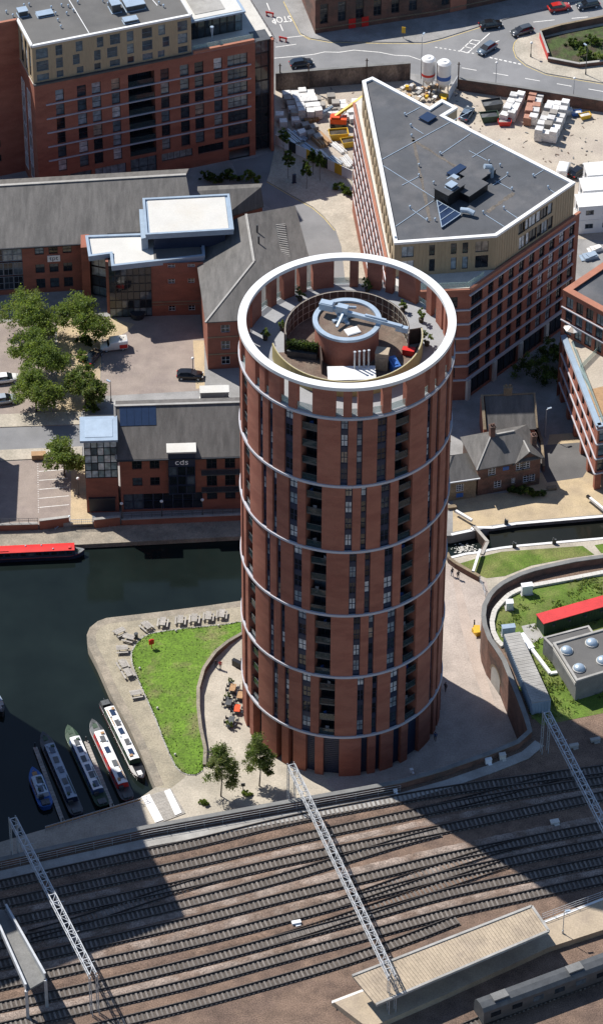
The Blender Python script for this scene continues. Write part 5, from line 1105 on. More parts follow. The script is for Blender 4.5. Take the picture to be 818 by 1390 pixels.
for i, (px, py, rx, ry, rz, tone, lab) in enumerate([(118, 468, 1.7, 1.2, 1.1, 'dark', 'dark clipped shrub under the tree by the entrance path'), (113, 490, 1.0, 1.8, .9, 'mid', 'green hedge shrub along the brick path, middle'), (124, 560, 1.3, 1.6, 1.5, 'dark', 'dark bush beside the bin store behind the glass stair tower'), (285, 247, 2.4, 1.2, 1.1, 'dark', 'dark bush at the left of the row behind the grey office roof'), (312, 246, 2.2, 1.2, 1.2, 'dark', 'dark bush in the middle of the row behind the grey office roof'), (341, 247, 1.9, 1.3, 1.3, 'light', 'bright green bush at the ramp end behind the office roof'),
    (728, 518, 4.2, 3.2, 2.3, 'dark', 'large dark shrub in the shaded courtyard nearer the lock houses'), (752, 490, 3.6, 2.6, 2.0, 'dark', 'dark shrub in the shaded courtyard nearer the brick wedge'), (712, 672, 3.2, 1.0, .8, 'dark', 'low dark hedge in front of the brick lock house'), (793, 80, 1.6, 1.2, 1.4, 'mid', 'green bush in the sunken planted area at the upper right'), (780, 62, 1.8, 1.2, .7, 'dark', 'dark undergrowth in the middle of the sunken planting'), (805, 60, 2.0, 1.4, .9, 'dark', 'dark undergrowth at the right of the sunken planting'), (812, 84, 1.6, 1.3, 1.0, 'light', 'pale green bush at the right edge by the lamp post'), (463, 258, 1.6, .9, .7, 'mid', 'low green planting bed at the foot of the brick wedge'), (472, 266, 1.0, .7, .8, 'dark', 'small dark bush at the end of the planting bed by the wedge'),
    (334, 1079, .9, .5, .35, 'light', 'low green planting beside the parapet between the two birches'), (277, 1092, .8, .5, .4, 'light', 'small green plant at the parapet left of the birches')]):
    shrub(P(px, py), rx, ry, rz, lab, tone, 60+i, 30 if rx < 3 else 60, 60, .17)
# ================================================================== THE PENINSULA: lawn, wall, furniture
LL = PP([(327, 844), (308, 847.5), (246.5, 853.7), (220, 857), (198, 861.6), (185, 872.6), (177.4, 888), (180.5, 905.6), (193.7, 936.4), (211.3, 976), (224.5, 1011), (237.7, 1040), (248.7, 1051), (264, 1053), (275, 1046.5)])
LR = PP([(327, 861.6), (308, 875), (290.5, 892), (275, 914), (267.6, 941), (267.6, 967), (270.7, 993.7), (277, 1020), (276, 1040)])
def resample(pts, n):
    v = [Vector(p) for p in pts]; L = [0]
    for a, b in zip(v[:-1], v[1:]): L.append(L[-1]+(b-a).length)
    out = []
    for i in range(n):
        t = L[-1]*i/(n-1); k = max(j for j in range(len(L)) if L[j] <= t+1e-9); k = min(k, len(v)-2); out.append(v[k].lerp(v[k+1], (t-L[k])/(L[k+1]-L[k])))
    return out
lr = resample(LR, 40); ll = resample(LL, 40); a = MB(); rr = random.Random(5); vs = []
LH = lambda i: .15+.75*min(1, i/8)*min(1, (39-i)/10)
for i in range(40):
    for j in range(15):
        s = j/14; p = ll[i].lerp(lr[i], s); z = .06+LH(i)*s**1.6+(rr.uniform(-.035, .035) if 0 < j < 14 else 0); vs.append((p.x, p.y, z))
a.add(vs, [(i*15+j, i*15+j+1, (i+1)*15+j+1, (i+1)*15+j) for i in range(39) for j in range(14)]); tag(a.build('lawn', 'grass', smooth=True), 'mown green lawn on the wharf peninsula', 'lawn', kind='structure')
a = MB(); k = MB()
for i in range(39):
    z0, z1 = LH(i)+.12, LH(i+1)+.12; d = (lr[i+1]-lr[i]).normalized(); n = Vector((-d.y, d.x)); 
    n = n if n.x > 0 else -n
    p, q = lr[i], lr[i+1]; a.prism([tuple(p), tuple(q), tuple(q+n*.35), tuple(p+n*.35)], 0, max(z0, z1)+.02)
w_ = thing('lawn_wall', 'curved low retaining wall along the tower side of the lawn', 'wall', (*LR[4], 0)); a.build('wall', 'brick_old', w_)
a = MB()
for p, q in zip(lr[:-1], lr[1:]): a.bar((p.x+.15, p.y, 0), (q.x+.15, q.y, 0), .5, .1)
for i in range(39):
    pass
b = MB()
for i in range(39): b.bar((*(lr[i]+Vector((.17, 0))), LH(i)+.2), (*(lr[i+1]+Vector((.17, 0))), LH(i+1)+.2), .5, .1)
b.build('coping', 'quay_stone', w_)
gt = MB(); r = random.Random(8)
for i in range(1500):
    k_ = r.randrange(39); s_ = abs(r.gauss(0, .035)) if r.random() < .55 else r.random(); p = ll[k_].lerp(ll[k_+1], r.random()).lerp(lr[k_].lerp(lr[k_+1], r.random()), min(1, s_)); z = .05+LH(k_)*min(1, s_)**1.6; a_ = r.uniform(0, 6.28); w_ = Vector((math.cos(a_), math.sin(a_), 0))*r.uniform(.05, .14); l_ = Vector((r.gauss(0, .06), r.gauss(0, .06), r.uniform(.05, .13))); o_ = Vector((p.x, p.y, z)); gt.add([o_-w_, o_+w_, o_+l_+w_*.6, o_+l_-w_*.6], [(0, 1, 2, 3)], r.randrange(2))
tag(gt.build('grass_tufts', ['grass', 'grass_rough']), 'uneven grass tufts over the wharf lawn', 'grass', kind='stuff')
b = MB()
for p, q in zip(ll[:-1], ll[1:]): b.bar((p.x, p.y, .02), (q.x, q.y, .02), .22, .1)
tag(b.build('lawn_kerb', 'concrete'), kind='structure')
# picnic tables
def picnic():
    t = thing('picnic_table', 'x', 'picnic table', (0, 0, 0), 0, 'picnic tables round the lawn')
    for i in range(5): MB().box((0, -.36+i*.18, .74), (1.75, .16, .05)).build('plank', 'wood_grey', t)
    for s in (-1, 1):
        MB().box((0, s*.72, .45), (1.75, .26, .05)).build('bench', 'wood_grey', t)
        MB().bar((s*.62, -.72, .02), (s*.62, -.22, .72), .07, .1).bar((s*.62, .72, .02), (s*.62, .22, .72), .07, .1).bar((s*.62, -.8, .4), (s*.62, .8, .4), .07, .1).build('leg', 'wood_grey', t)
    return t
tbl = picnic(); KIDS[tbl] = list(tbl.children)
LT = ['leftmost', 'second', 'third', 'fourth', 'fifth']
spots = [(221, 848, 85, 'picnic table at the left end of the row along the canal edge'), (245, 845, 87, 'picnic table second from the left in the row along the canal edge of the lawn'), (264, 843, 86, 'picnic table third from the left in the row along the canal edge of the lawn'), (283, 840, 86, 'picnic table second nearest the tower in the canal edge row'), (301, 837, 86, 'picnic table nearest the tower in the canal edge row'),
    (199, 853, 130, 'picnic table at the rounded lawn corner just right of the litter bin'), (175, 869, 160, 'picnic table left of the litter bin at the rounded lawn corner'), (163, 861, 35, 'picnic table nearest the water at the rounded quay corner'), (166, 884, 5, 'picnic table on the left path level with the red lifebuoy'), (167, 905, 115, 'upper of two picnic tables set end to end on the left path'), (174, 917, 115, 'lower of two picnic tables set end to end on the left path'), (185, 945, 15, 'picnic table standing alone, lowest on the left path')]
for i, (px, py, ang, lab) in enumerate(spots):
    if i == 0: tbl.matrix_basis = Matrix.Translation(P(px, py)) @ Matrix.Rotation(R_(ang), 4, 'Z'); tbl['label'] = lab
    else: copy_tree(tbl, tuple(P(px, py)), R_(ang), lab)
p = P(185, 866); tag(MB().cyl(p.xy, .28, 0, .85, 14).cyl(p.xy, .32, .85, .92, 14).cyl(p.xy, .2, .92, 1.0, 14).build('litter_bin', 'steel_dark'), 'dark round litter bin among the picnic tables', 'litter bin')
p = P(206, 881); t = thing('lifebuoy_stand', 'red lifebuoy housing on a post at the lawn corner', 'lifebuoy', tuple(p)); MB().cyl(p.xy, .06, 0, 1.5, 8).build('post', 'red_paint', t); MB().box((p.x, p.y, 1.45), (.75, .25, .85), R_(20)).dome((p.x, p.y, 1.87), .37, .13, .15, 10, 3).build('housing', 'red_paint', t)
for i, (px, py) in enumerate(((190, 909), (214, 963), (238, 1026), (239, 858), (297, 851))):
    p = P(px, py); tag(MB().cyl(p.xy, .14, .03, .4, 10).cyl(p.xy, .18, .4, .5, 10, r1=.1).build('lawn_light', 'concrete_pale'), ['small pale lawn light by the double picnic tables', 'small pale lawn light halfway down the boat side of the lawn', 'small pale lawn light near the lower tip of the lawn', 'small pale lawn light at the left of the canal row of tables', 'small pale lawn light at the tower end of the canal row of tables'][i], 'lawn light', 'lawn lights')
# terrace cafe by the tower
def cafe(px, py, rz, lab, mat='wood'):
    p = P(px, py); t = thing('cafe_table', lab, 'table', tuple(p), R_(rz), 'cafe tables'); c, s = math.cos(R_(rz)), math.sin(R_(rz))
    W = lambda x, y, z: (p.x+x*c-y*s, p.y+x*s+y*c, z)
    MB().box((p.x, p.y, .74), (1.5, .85, .06), R_(rz)).build('table_top', mat, t)
    for x in (-.6, .6): MB().box(W(x, 0, .36), (.08, .6, .72), R_(rz)).build('leg', 'steel_dark', t)
    for i, (x, y) in enumerate(((-.45, -.75), (.45, -.75), (-.45, .75), (.45, .75))):
        q = W(x, y, 0); ch = thing('cafe_chair', lab.replace('table', 'chair')+', ' + ['near left', 'near right', 'far left', 'far right'][i]+' seat', 'chair', q, R_(rz), 'cafe chairs'); 
        MB().box((q[0], q[1], .45), (.42, .42, .05), R_(rz)).build('seat', 'cloth_dark', ch); yy = .2 if y > 0 else -.2
        b = W(x, y+yy, .68); MB().box(b, (.42, .05, .45), R_(rz)).build('backrest', 'cloth_dark', ch)
        for lx in (-.18, .18):
            for ly in (-.18, .18): o = W(x+lx, y+ly, .22); MB().box(o, (.04, .04, .44), R_(rz)).build('leg', 'steel_dark', ch)
cafe(316, 938, 80, 'cafe table uppermost on the terrace left of the tower'); cafe(322, 966, 85, 'orange wood cafe table in the middle of the tower terrace', 'orange_red'); cafe(311, 957, 78, 'cafe table at the left side of the tower terrace', 'steel_dark'); cafe(314, 982, 75, 'cafe table lowest on the tower terrace', 'steel_dark'); cafe(326, 948, 80, 'cafe table closest to the tower piers', 'wood')
for i, (px, py, lab) in enumerate(((313, 930, 'round potted shrub at the upper end of the cafe terrace'), (309, 951, 'potted shrub at the left edge of the cafe terrace'), (311, 988, 'potted shrub at the lower end of the cafe terrace'))):
    p = P(px, py); t = thing('potted_shrub', lab, 'potted plant', tuple(p)); MB().cyl(p.xy, .28, 0, .55, 12, r1=.36).build('pot', 'steel_dark', t); leaf_crown(90+i, .5, .5, .6, 12, 40, .1, gap=.3).build('foliage', TREE_M['mid'], t, (p.x, p.y, 1.0))
p = P(322, 905); tag(MB().box((p.x, p.y, .55), (1.6, .5, 1.1), R_(-35)).box((p.x, p.y, 1.13), (1.7, .6, .06), R_(-35)).box((p.x+.9, p.y+.5, .5), (.9, .08, 1.0), R_(-35)).build('menu_screen', 'black_paint'), 'black wind screen at the upper end of the cafe terrace', 'screen')
# plants on the tower terrace
for i, (px, py, rx, lab) in enumerate(((360, 461, .55, 'potted palm on the left of the tower roof terrace'), (383, 448, .4, 'small bright potted bush against the screen on the tower roof terrace'), (407, 408, .55, 'potted shrub at the upper left of the tower roof terrace'), (498, 395, .65, 'potted shrub at the back of the tower roof terrace'), (571, 437, .6, 'potted shrub on the right of the tower roof terrace, upper'), (579, 469, .7, 'round potted bush on the right of the tower roof terrace, lower'), (546, 423, .5, 'potted shrub behind the pale screen end on the tower roof'))):
    p = P(px, py, 67.2); t = thing('terrace_plant', lab, 'potted plant', tuple(p), 0, 'terrace plants'); MB().cyl(p.xy, .3, 67.2, 67.8, 12, r1=.38).build('pot', 'soil', t); leaf_crown(120+i, rx*1.2, rx*1.2, rx*1.5, 16, 45, .13, gap=.3).build('foliage', TREE_M['olive' if i != 1 else 'light'], t, (p.x, p.y, 67.8+rx*1.2))
p0, p1 = Vector((-8.0, -1.5, 67.3)), Vector((-4.0, -2.3, 67.3)); t = thing('roof_hedge', 'dark green hedge along the screen inside the roof enclosure', 'hedge', tuple(p0)); MB().bar(p0+Vector((0, -.1, .5)), p1+Vector((0, -.1, .5)), .5, .9).build('planter', 'steel_dark', t)
h = MB(); r = random.Random(4)
for i in range(1500):
    q = p0.lerp(p1, r.random())+Vector((r.gauss(0, .15), r.gauss(0, .2)+.25, 1.1+r.uniform(0, 1.4))); a_ = Vector((r.gauss(0, 1), r.gauss(0, 1), r.gauss(0, 1))).normalized()*.13; b_ = a_.cross(Vector((r.gauss(0, 1), r.gauss(0, 1), 1))).normalized()*.08; h.add([q-a_, q-b_, q+a_, q+b_], [(0, 1, 2, 3)], r.randrange(3))
h.build('foliage', TREE_M['dark'], t)

# ================================================================== BOATS
def narrowboat(a, b, label, hull, cabin, roof, L0=.16, L1=.12, beam=2.05, seed=0, panels=3, trim=None, windows=6, cat='narrowboat', bow_deck='steel_dark', cab_h=1.0):
    """a = bow pixel, b = stern pixel, read at roof height"""
    A, B = P(*a, WZ+1.2), P(*b, WZ+1.2); A.z = B.z = 0; d = (A-B); L = d.length; rz = math.atan2(d.y, d.x); c = (A+B)/2; r = random.Random(seed)
    t = thing('narrowboat', label, cat, (c.x, c.y, WZ), rz, 'moored boats'); loc = (c.x, c.y, WZ)
    def out(n, s=1.0, hb=beam/2):   # plan outline
        pts = []; h = L/2
        for i in range(9):
            u = i/8; pts.append((h-u*2.6, s*hb*math.sin(u*math.pi/2)**.75 if i else 0))
        pts += [(-h+1.0, s*hb), (-h+.4, s*hb*.85), (-h, s*hb*.5)]; return pts
    o = out(1, 1)+out(1, -1)[::-1][:-1]
    def shrink(pts, k): return [(x*(1-k*.06/L*2), y*(1-k*.1)) for x, y in pts]
    hm = MB(); n = len(o); lv = [(-.5, 2.2), (.25, .8), (.75, 0), (.8, 0)]; vs = []
    for z, k in lv: vs += [(x, y, z+(max(0, (x-(L/2-2.6))/2.6)**2)*.35*(z > 0)) for x, y in shrink(o, k)]
    for q in range(3): hm.add([], []); hm.f += [[q*n+i, q*n+(i+1) % n, (q+1)*n+(i+1) % n, (q+1)*n+i] for i in range(n)]; hm.mi += [0 if q < 2 else 1]*n
    hm.v = vs; hm.f.append([3*n+i for i in range(n)]); hm.mi.append(2); hm.build('hull', [hull, trim or 'black_paint', bow_deck], t, loc, rz)
    x1 = L/2-L*L0-.6; x0 = -L/2+L*L1+.5; hb = beam/2-.14; tb = hb-.2; zc = .78; zt = zc+cab_h
    cb = MB().add([(x0, -hb, zc), (x1, -hb, zc), (x1, hb, zc), (x0, hb, zc), (x0+.05, -tb, zt), (x1-.12, -tb, zt), (x1-.12, tb, zt), (x0+.05, tb, zt)], [(0, 1, 5, 4), (1, 2, 6, 5), (2, 3, 7, 6), (3, 0, 4, 7), (4, 5, 6, 7)]); cb = cb.build('cabin', cabin, t, loc, rz)
    rf = MB(); k = 6; vs = []
    for x in (x0-.05, x1-.05):
        for j in range(k+1): s_ = j/k*2-1; vs.append((x, s_*(tb+.05), zt+.02+.1*(1-s_*s_)))
    rf.add(vs+[(v[0], v[1], v[2]-.06) for v in vs], [(j, j+1, k+1+j+1, k+1+j) for j in range(k)]+[(2*(k+1)+j, 3*(k+1)+j, 3*(k+1)+j+1, 2*(k+1)+j+1) for j in range(k)]+[(0, k+1, 3*(k+1), 2*(k+1)), (k, 2*k+1, 4*k+3, 3*k+2)]); rf = rf.build('roof', roof, t, loc, rz)
    C, Sn = math.cos(rz), math.sin(rz); Wd = lambda x, y, z: (c.x+x*C-y*Sn, c.y+x*Sn+y*C, WZ+z)
    nw = windows
    for i in range(nw):
        x = x0+(x1-x0)*(i+.7)/(nw+.4)
        for s in (-1, 1): put('window', flat_mesh(('bw', cab_h), lambda: MB().box((0, 0, 0), (.8, .05, .42*cab_h)).mesh('window', 'pane_dark')), cb, Wd(x, s*(hb-.085), zc+.55*cab_h), rz)
    for i in range(panels):
        x = x0+(x1-x0)*(i+.6)/(panels+.3)+r.uniform(-.2, .2); pm = flat_mesh(('bp', i % 2), lambda: MB().box((0, 0, 0), (1.25, .7, .05)).mesh('roof_panel', 'solar_panel' if i % 2 == 0 else 'steel_dark'))
        put('roof_panel', pm, rf, Wd(x, r.uniform(-.12, .12), zt+.18), rz+r.uniform(-.05, .05))
    for i in range(4):
        x = r.uniform(x0+.5, x1-.5); put('mushroom_vent', flat_mesh('mv', lambda: MB().cyl((0, 0), .06, 0, .1, 8).dome((0, 0, .1), .13, .13, .08, 10, 3).mesh('mushroom_vent', 'light_metal')), rf, Wd(x, r.choice([-.45, .45]), zt+.08), rz)
    MB().bar((x0+.4, -.62, zt+.14), (x0+min(4.5, L*.4), -.55, zt+.14), .07, .07).bar((x0+.6, -.5, zt+.14), (x0+min(4.0, L*.38), -.46, zt+.14), .05, .05).box((x0+.7, .35, zt+.2), (.5, .35, .25)).box((x1-.8, -.3, zt+.18), (.4, .5, .2)).build('roof_clutter', r.choice(['wood', 'green_dark', 'red_roof']), t, loc, rz)
    MB().box((-L/2+.75, 0, .95), (1.0, 1.2, .3)).box((-L/2+.35, 0, 1.15), (.9, .05, .05)).box((x0-.25, .35, 1.1), (.3, .7, .7)).build('stern_gear', 'steel_dark', t, loc, rz)
    MB().box((L/2-1.4, 0, .92), (.9, .7, .12)).tube([(L/2-.5, -.1, .98), (L/2-.75, .15, .98), (L/2-.9, -.1, .99)], .05, 6).build('bow_gear', r.choice(['wood', 'green_dark', 'plastic_wrap']), t, loc, rz)
    return t
narrowboat((58, 992), (106, 1103), 'dark blue narrowboat moored second from the left', 'navy_panel', 'navy_panel', 'blue_grey_metal', seed=2, panels=5)
narrowboat((92, 983), (141, 1091), 'white-roofed narrowboat with green bow moored third from the left', 'black_paint', 'cloth_blue', 'white_metal', seed=3, panels=6, trim='green_dark', bow_deck='green_dark')
narrowboat((125, 975), (175, 1083), 'white-roofed narrowboat with red sides moored second from the quay', 'black_paint', 'red_roof', 'white_paint', seed=4, panels=4, trim='red_paint')
narrowboat((194, 1056), (141, 948), 'white-roofed narrowboat with dark green sides lying against the quay wall', 'black_paint', 'green_dark', 'white_paint', seed=5, panels=5, trim='red_paint', bow_deck='black_paint')
narrowboat((115, 745), (-40, 752), 'long red-roofed barge moored at the far bank by the cds offices', 'navy_panel', 'navy_panel', 'red_paint', L0=.05, L1=.05, beam=2.3, seed=6, panels=0, windows=12, trim='red_paint')
narrowboat((4, 966), (-18, 930), 'bow of a grey boat at the left edge of the water', 'steel_dark', 'white_metal', 'blue_grey_metal', seed=7, panels=2, windows=3)
narrowboat((44, 1040), (64, 1092), 'short white river cruiser with blue cover moored leftmost', 'blue_paint', 'white_paint', 'light_metal', L0=.22, L1=.18, beam=2.2, seed=8, panels=2, windows=3, cat='boat', bow_deck='blue_paint', cab_h=.8)
# jetties
for i, (a_, b_, lab) in enumerate((((48, 1014), (86, 1116), 'narrow floating jetty between the white cruiser and the dark blue narrowboat'), ((117, 1006), (153, 1096), 'narrow floating jetty between the green and red trimmed narrowboats'))):
    A, B = P(*a_, -1.2), P(*b_, -1.2); t = thing('jetty', lab, 'jetty', tuple(A), 0, 'finger jetties'); n = 24
    for k in range(n):
        p = A.lerp(B, (k+.5)/n); d = B-A; put('plank', flat_mesh(('jp', i), lambda: MB().box((0, 0, 0), ((B-A).length/n*.92, .62, .06)).mesh('plank', 'wood_grey')), t, (p.x, p.y, -1.2), math.atan2(d.y, d.x))
    MB().bar(A+Vector((0, 0, -.2)), B+Vector((0, 0, -.2)), .5, .3).build('float', 'concrete_dark', t)
    for q in (A, B): MB().cyl(q.xy, .09, -2.4, -.3, 8).build('pile', 'steel_dark', t)
# deck with white ramps at the head of the basin
d_ = thing('basin_deck', 'wooden deck with two white ramp strips at the head of the boat basin', 'deck', (*P2(220, 1095), 0))
Q = [P(x, y, .06) for x, y in ((196, 1082), (232, 1070), (252, 1104), (215, 1118))]; n = 22
for i in range(n):
    a0, a1 = Q[0].lerp(Q[3], (i+.04)/n), Q[1].lerp(Q[2], (i+.04)/n); b0, b1 = Q[0].lerp(Q[3], (i+.93)/n), Q[1].lerp(Q[2], (i+.93)/n); MB().prism([a0.xy, a1.xy, b1.xy, b0.xy], .01, .1).build('plank', 'wood_grey', d_)
for pts in ([(192, 1083), (203, 1079), (222, 1114), (211, 1118)], [(223, 1075), (231, 1072), (247, 1104), (238, 1108)]): MB().prism(PP(pts), .1, .2).build('ramp_strip', 'white_paint', d_)
k_ = thing('basin_kerb', 'pale timber edge beam along the shaded end of the boat basin', 'kerb', (*P2(120, 1105), 0)); MB().bar(P(62, 1124, .12), P(190, 1085, .12), .3, .24).build('beam', 'wood', k_)
r_ = MB()
for i in range(16):
    p = P(62, 1129, 0).lerp(P(200, 1088, 0), i/15); r_.bar((p.x, p.y, 0), (p.x, p.y, 1.1), .06, .06)
for z in (.5, 1.05): p, q = P(62, 1129, 0), P(200, 1088, 0); r_.bar((p.x, p.y, z), (q.x, q.y, z), .05, .05)
tag(r_.build('basin_railing', 'galvanised'), 'grey railing along the shaded end of the boat basin', 'railing')
# ================================================================== NORTH BANK WALLS AND RAILINGS
def rail_fence(name, pts, z, h, label, post=1.5, mat='steel_dark', bars=2, cat='railing', balus=0.):
    t = thing(name, label, cat, (pts[0][0], pts[0][1], z))
    for (a, b) in zip(pts[:-1], pts[1:]):
        a, b = Vector(a), Vector(b); L = (b-a).length; n = max(1, int(L/post)); g = MB()
        for i in range(n+1): p = a.lerp(b, i/n); put('post', flat_mesh(('rp', h, mat), lambda: MB().box((0, 0, h/2), (.06, .06, h)).mesh('post', mat)), t, (p.x, p.y, z), 0)
        for k in range(bars): zz = z+h*(1-k/bars)-.03; g.bar((*a, zz), (*b, zz), .04, .05)
        if balus:
            m_ = int(L/balus)
            for i in range(m_): p = a.lerp(b, (i+.5)/m_); g.bar((p.x, p.y, z+.1), (p.x, p.y, z+h-.05), .02, .02)
        g.build('rail', mat, t)
    return t
def low_wall(name, pts, z0, z1, th, label, mat='brick_red', cop='concrete', cat='wall'):
    t = thing(name, label, cat, (pts[0][0], pts[0][1], z0)); a = MB(); c = MB()
    for p, q in zip(pts[:-1], pts[1:]): a.bar((*p, (z0+z1)/2), (*q, (z0+z1)/2), th, z1-z0); c.bar((*p, z1+.05), (*q, z1+.05), th+.12, .1)
    a.build('wall', mat, t); c.build('coping', cop, t); return t
low_wall('quay_wall', PP([(-50, 716), (52, 713)]), QZ, .35, .35, 'low brick wall under the railing of the lower left car park')
rail_fence('quay_railing', PP([(-50, 715), (52, 712)]), .45, .9, 'steel railing on the wall of the lower left car park', 1.4, 'steel_dark', 2, balus=.3)
low_wall('quay_wall', PP([(54, 713), (94, 708)]), QZ, 1.0, .4, 'brick garden wall left of the buff path to the quay')
low_wall('quay_wall', PP([(128, 711), (163, 707)]), QZ, .9, .4, 'brick garden wall right of the buff path to the quay')
low_wall('quay_wall', PP([(165, 707), (330, 700)]), QZ, .3, .35, 'long brick wall along the quay below the cds offices')
rail_fence('quay_railing', PP([(165, 706), (330, 699)]), .4, .95, 'dark railing along the quay wall below the cds offices', 1.5, 'steel_dark', 2, balus=.25)
rail_fence('quay_railing', PP([(96, 712), (126, 711)]), 0, 1.0, 'short railing across the end of the buff path', 1.2, 'light_metal', 2, balus=.3)
for i, (a_, b_) in enumerate((((75, 719), (95, 706)), ((127, 707), (149, 715)))):
    p, q = P(*a_, QZ), P(*b_, QZ); tag(MB().bar((p.x, p.y, QZ+.9 if i else QZ+.1), (q.x, q.y, QZ+.1 if i else QZ+.9), .12, .12).bar((p.x, p.y, QZ+.45), (p.x, p.y, QZ+(1.0 if i else .2)), .08, .08).build('handrail', 'light_metal'), ['sloping grey handrail of the steps left of the buff path', 'sloping grey handrail of the steps right of the buff path'][i], 'handrail')
# globe lamps on the north bank
def lamp(p, h, label, kind='globe', arm=0., rz=0., mat='steel_dark', name='lamp_post'):
    t = thing(name, label, 'street lamp', tuple(p), 0); MB().cyl(p.xy, .07 if h < 6 else .1, p.z, p.z+h, 8, r1=.05).cyl(p.xy, .13, p.z, p.z+.6, 8).build('post', mat, t)
    if kind == 'globe': MB().dome((p.x, p.y, p.z+h), .26, .26, .26, 12, 5).dome((p.x, p.y, p.z+h), .26, .26, -.2, 12, 4).build('globe', 'white_paint', t, smooth=True)
    else:
        q = Vector((p.x+math.cos(rz)*arm, p.y+math.sin(rz)*arm, p.z+h+.1)); MB().bar((p.x, p.y, p.z+h-.05), q, .06, .06).build('arm', mat, t); MB().box((q.x, q.y, q.z), (.7, .3, .14), rz).build('lantern', 'light_metal', t)
    return t
for i, (px, py, lab) in enumerate(((166, 706, 'globe lamp at the left corner of the cds quay wall'), (220, 703, 'globe lamp in the middle of the cds quay wall'), (275, 701, 'globe lamp at the right of the cds quay wall'), (107, 672, 'globe lamp beside the lone tree on the buff path'), (262, 506, 'globe lamp beside the black hatchback in the court'))): lamp(P(px, py), 3.4 if i < 4 else 3.0, lab)
lamp(P(151, 545), 4.0, 'slim lamp post by the corner of the canal office', 'arm', .4, 2.5)
# planting boxes and small things
p = P(53, 622); tag(MB().box((p.x, p.y, .5), (2.2, 1.0, .9), R_(4)).box((p.x, p.y, .98), (2.3, 1.1, .08), R_(4)).build('timber_planter', 'wood'), 'brown timber planter at the corner of the parking bays', 'planter')
# ================================================================== LOCK
lk = thing('lock_gate', 'mitred timber lock gate with white balance beams across the canal', 'lock gate', tuple(P(655, 735, 0)))
N0, S0 = P(640, 712, .1), P(651, 751, .1); mid = P(659, 734, .1); mid.z = N0.z
for a_, b_ in ((N0, mid), (S0, mid)):
    a_, b_ = Vector((a_.x, a_.y, 0)), Vector((b_.x, b_.y, 0)); MB().bar(a_+Vector((0, 0, -1.4)), b_+Vector((0, 0, -1.4)), .35, 3.0).build('gate_leaf', 'wood_dark', lk); MB().bar(a_+Vector((.25, -.25, .16)), b_+Vector((.25, -.25, .16)), .5, .08).build('walkboard', 'wood_grey', lk)
for a_, b_ in ((P(617, 693, .9), N0), (P(641, 778, .9), S0)):
    q = a_.lerp(Vector((b_.x, b_.y, .9)), .98); w_ = MB().bar(a_.lerp(q, .05), q, .4, .42).build('balance_beam', 'white_paint', lk); MB().bar(a_, a_.lerp(q, .05), .41, .43).build('beam_end', 'black_paint', w_)
lk2 = thing('balance_beam', 'white balance beam with black end at the right edge of the canal', 'balance beam', tuple(P(795, 672, 0)))
a_, b_ = P(796, 673, .9), P(835, 705, .9); MB().bar(a_.lerp(b_, .1), b_, .4, .42).build('beam', 'white_paint', lk2); MB().bar(a_, a_.lerp(b_, .1), .41, .43).build('beam_end', 'black_paint', lk2); MB().box((b_.x, b_.y, .35), (.5, .5, .75)).build('pivot', 'wood_dark', lk2)
def edge_line(pts, z, w, h, name, label, mat):
    t = MB()
    for p, q in zip(pts[:-1], pts[1:]): t.bar((*p, z+h/2-.02), (*q, z+h/2-.02), w, h)
    return tag(t.build(name, mat), kind='structure')
edge_line(PP([(612, 726), (640, 720), (641, 716), (668, 716.5), (700, 711), (818, 701), (900, 694)]), .02, .5, .08, 'lock_edge', '', 'white_paint')
edge_line(PP([(612, 757), (632, 752), (650, 750), (662, 747), (680, 744), (705, 741), (818, 731), (900, 724)]), .02, .45, .08, 'lock_edge', '', 'white_paint')
for i, (px, py) in enumerate(((685, 712), (696, 743), (750, 738))):
    p = P(px, py); tag(MB().box((p.x, p.y, .45), (.3, .3, .9)).box((p.x+.3, p.y, .45), (.3, .3, .9)).cyl((p.x, p.y), .1, .9, 1.2, 8).build('paddle_gear', 'steel_dark'), ['paddle winding gear on the far side of the lock', 'paddle winding gear on the grass side of the lock', 'pair of grey mooring posts on the grass side of the canal'][i], 'lock gear')
fm_ = MB(); r = random.Random(9)
for i in range(150):
    q = P(r.gauss(630, 8), r.gauss(746, 4), WZ); s = r.uniform(.04, .2); n = 7; fm_.add([(q.x+s*math.cos(k*2*math.pi/n)*r.uniform(.6, 1.3), q.y+s*.6*math.sin(k*2*math.pi/n), WZ+.01+.0006*i) for k in range(n)], [tuple(range(n))])
tag(fm_.build('lock_foam', 'white_roof'), 'white foam on the water below the lock gate', 'foam', kind='stuff')
def turf(name, pts, z, label, mat='grass_rough', seed=1, tufts=0, base=0.):
    poly = PP(pts, z); a = MB().sheet(poly, z+.02); o = tag(a.build(name, mat), kind='structure')
    return o
turf('lock_grass', [(620, 766), (640, 760), (655, 755), (680, 749), (790, 741), (806, 753), (770, 758), (720, 768), (685, 782), (660, 785), (648, 780), (630, 777)], 0, '')
turf('lock_grass', [(806, 740), (818, 738), (960, 723), (960, 742), (815, 751)], 0, '')
low_wall('curved_wall', PP([(606, 757), (609, 764), (618, 771), (632, 779), (645, 786), (650, 789)]), 0, 1.0, .4, 'low curved dark brick wall between the plaza and the lock grass', 'brick_old', 'stone_old')
rail_fence('ramp_railing', PP([(650, 790), (655, 800), (658, 811)]), 0, 1.1, 'short grey railing beside the viaduct wall at the lock end of the plaza', 1.0, 'galvanised', 3)
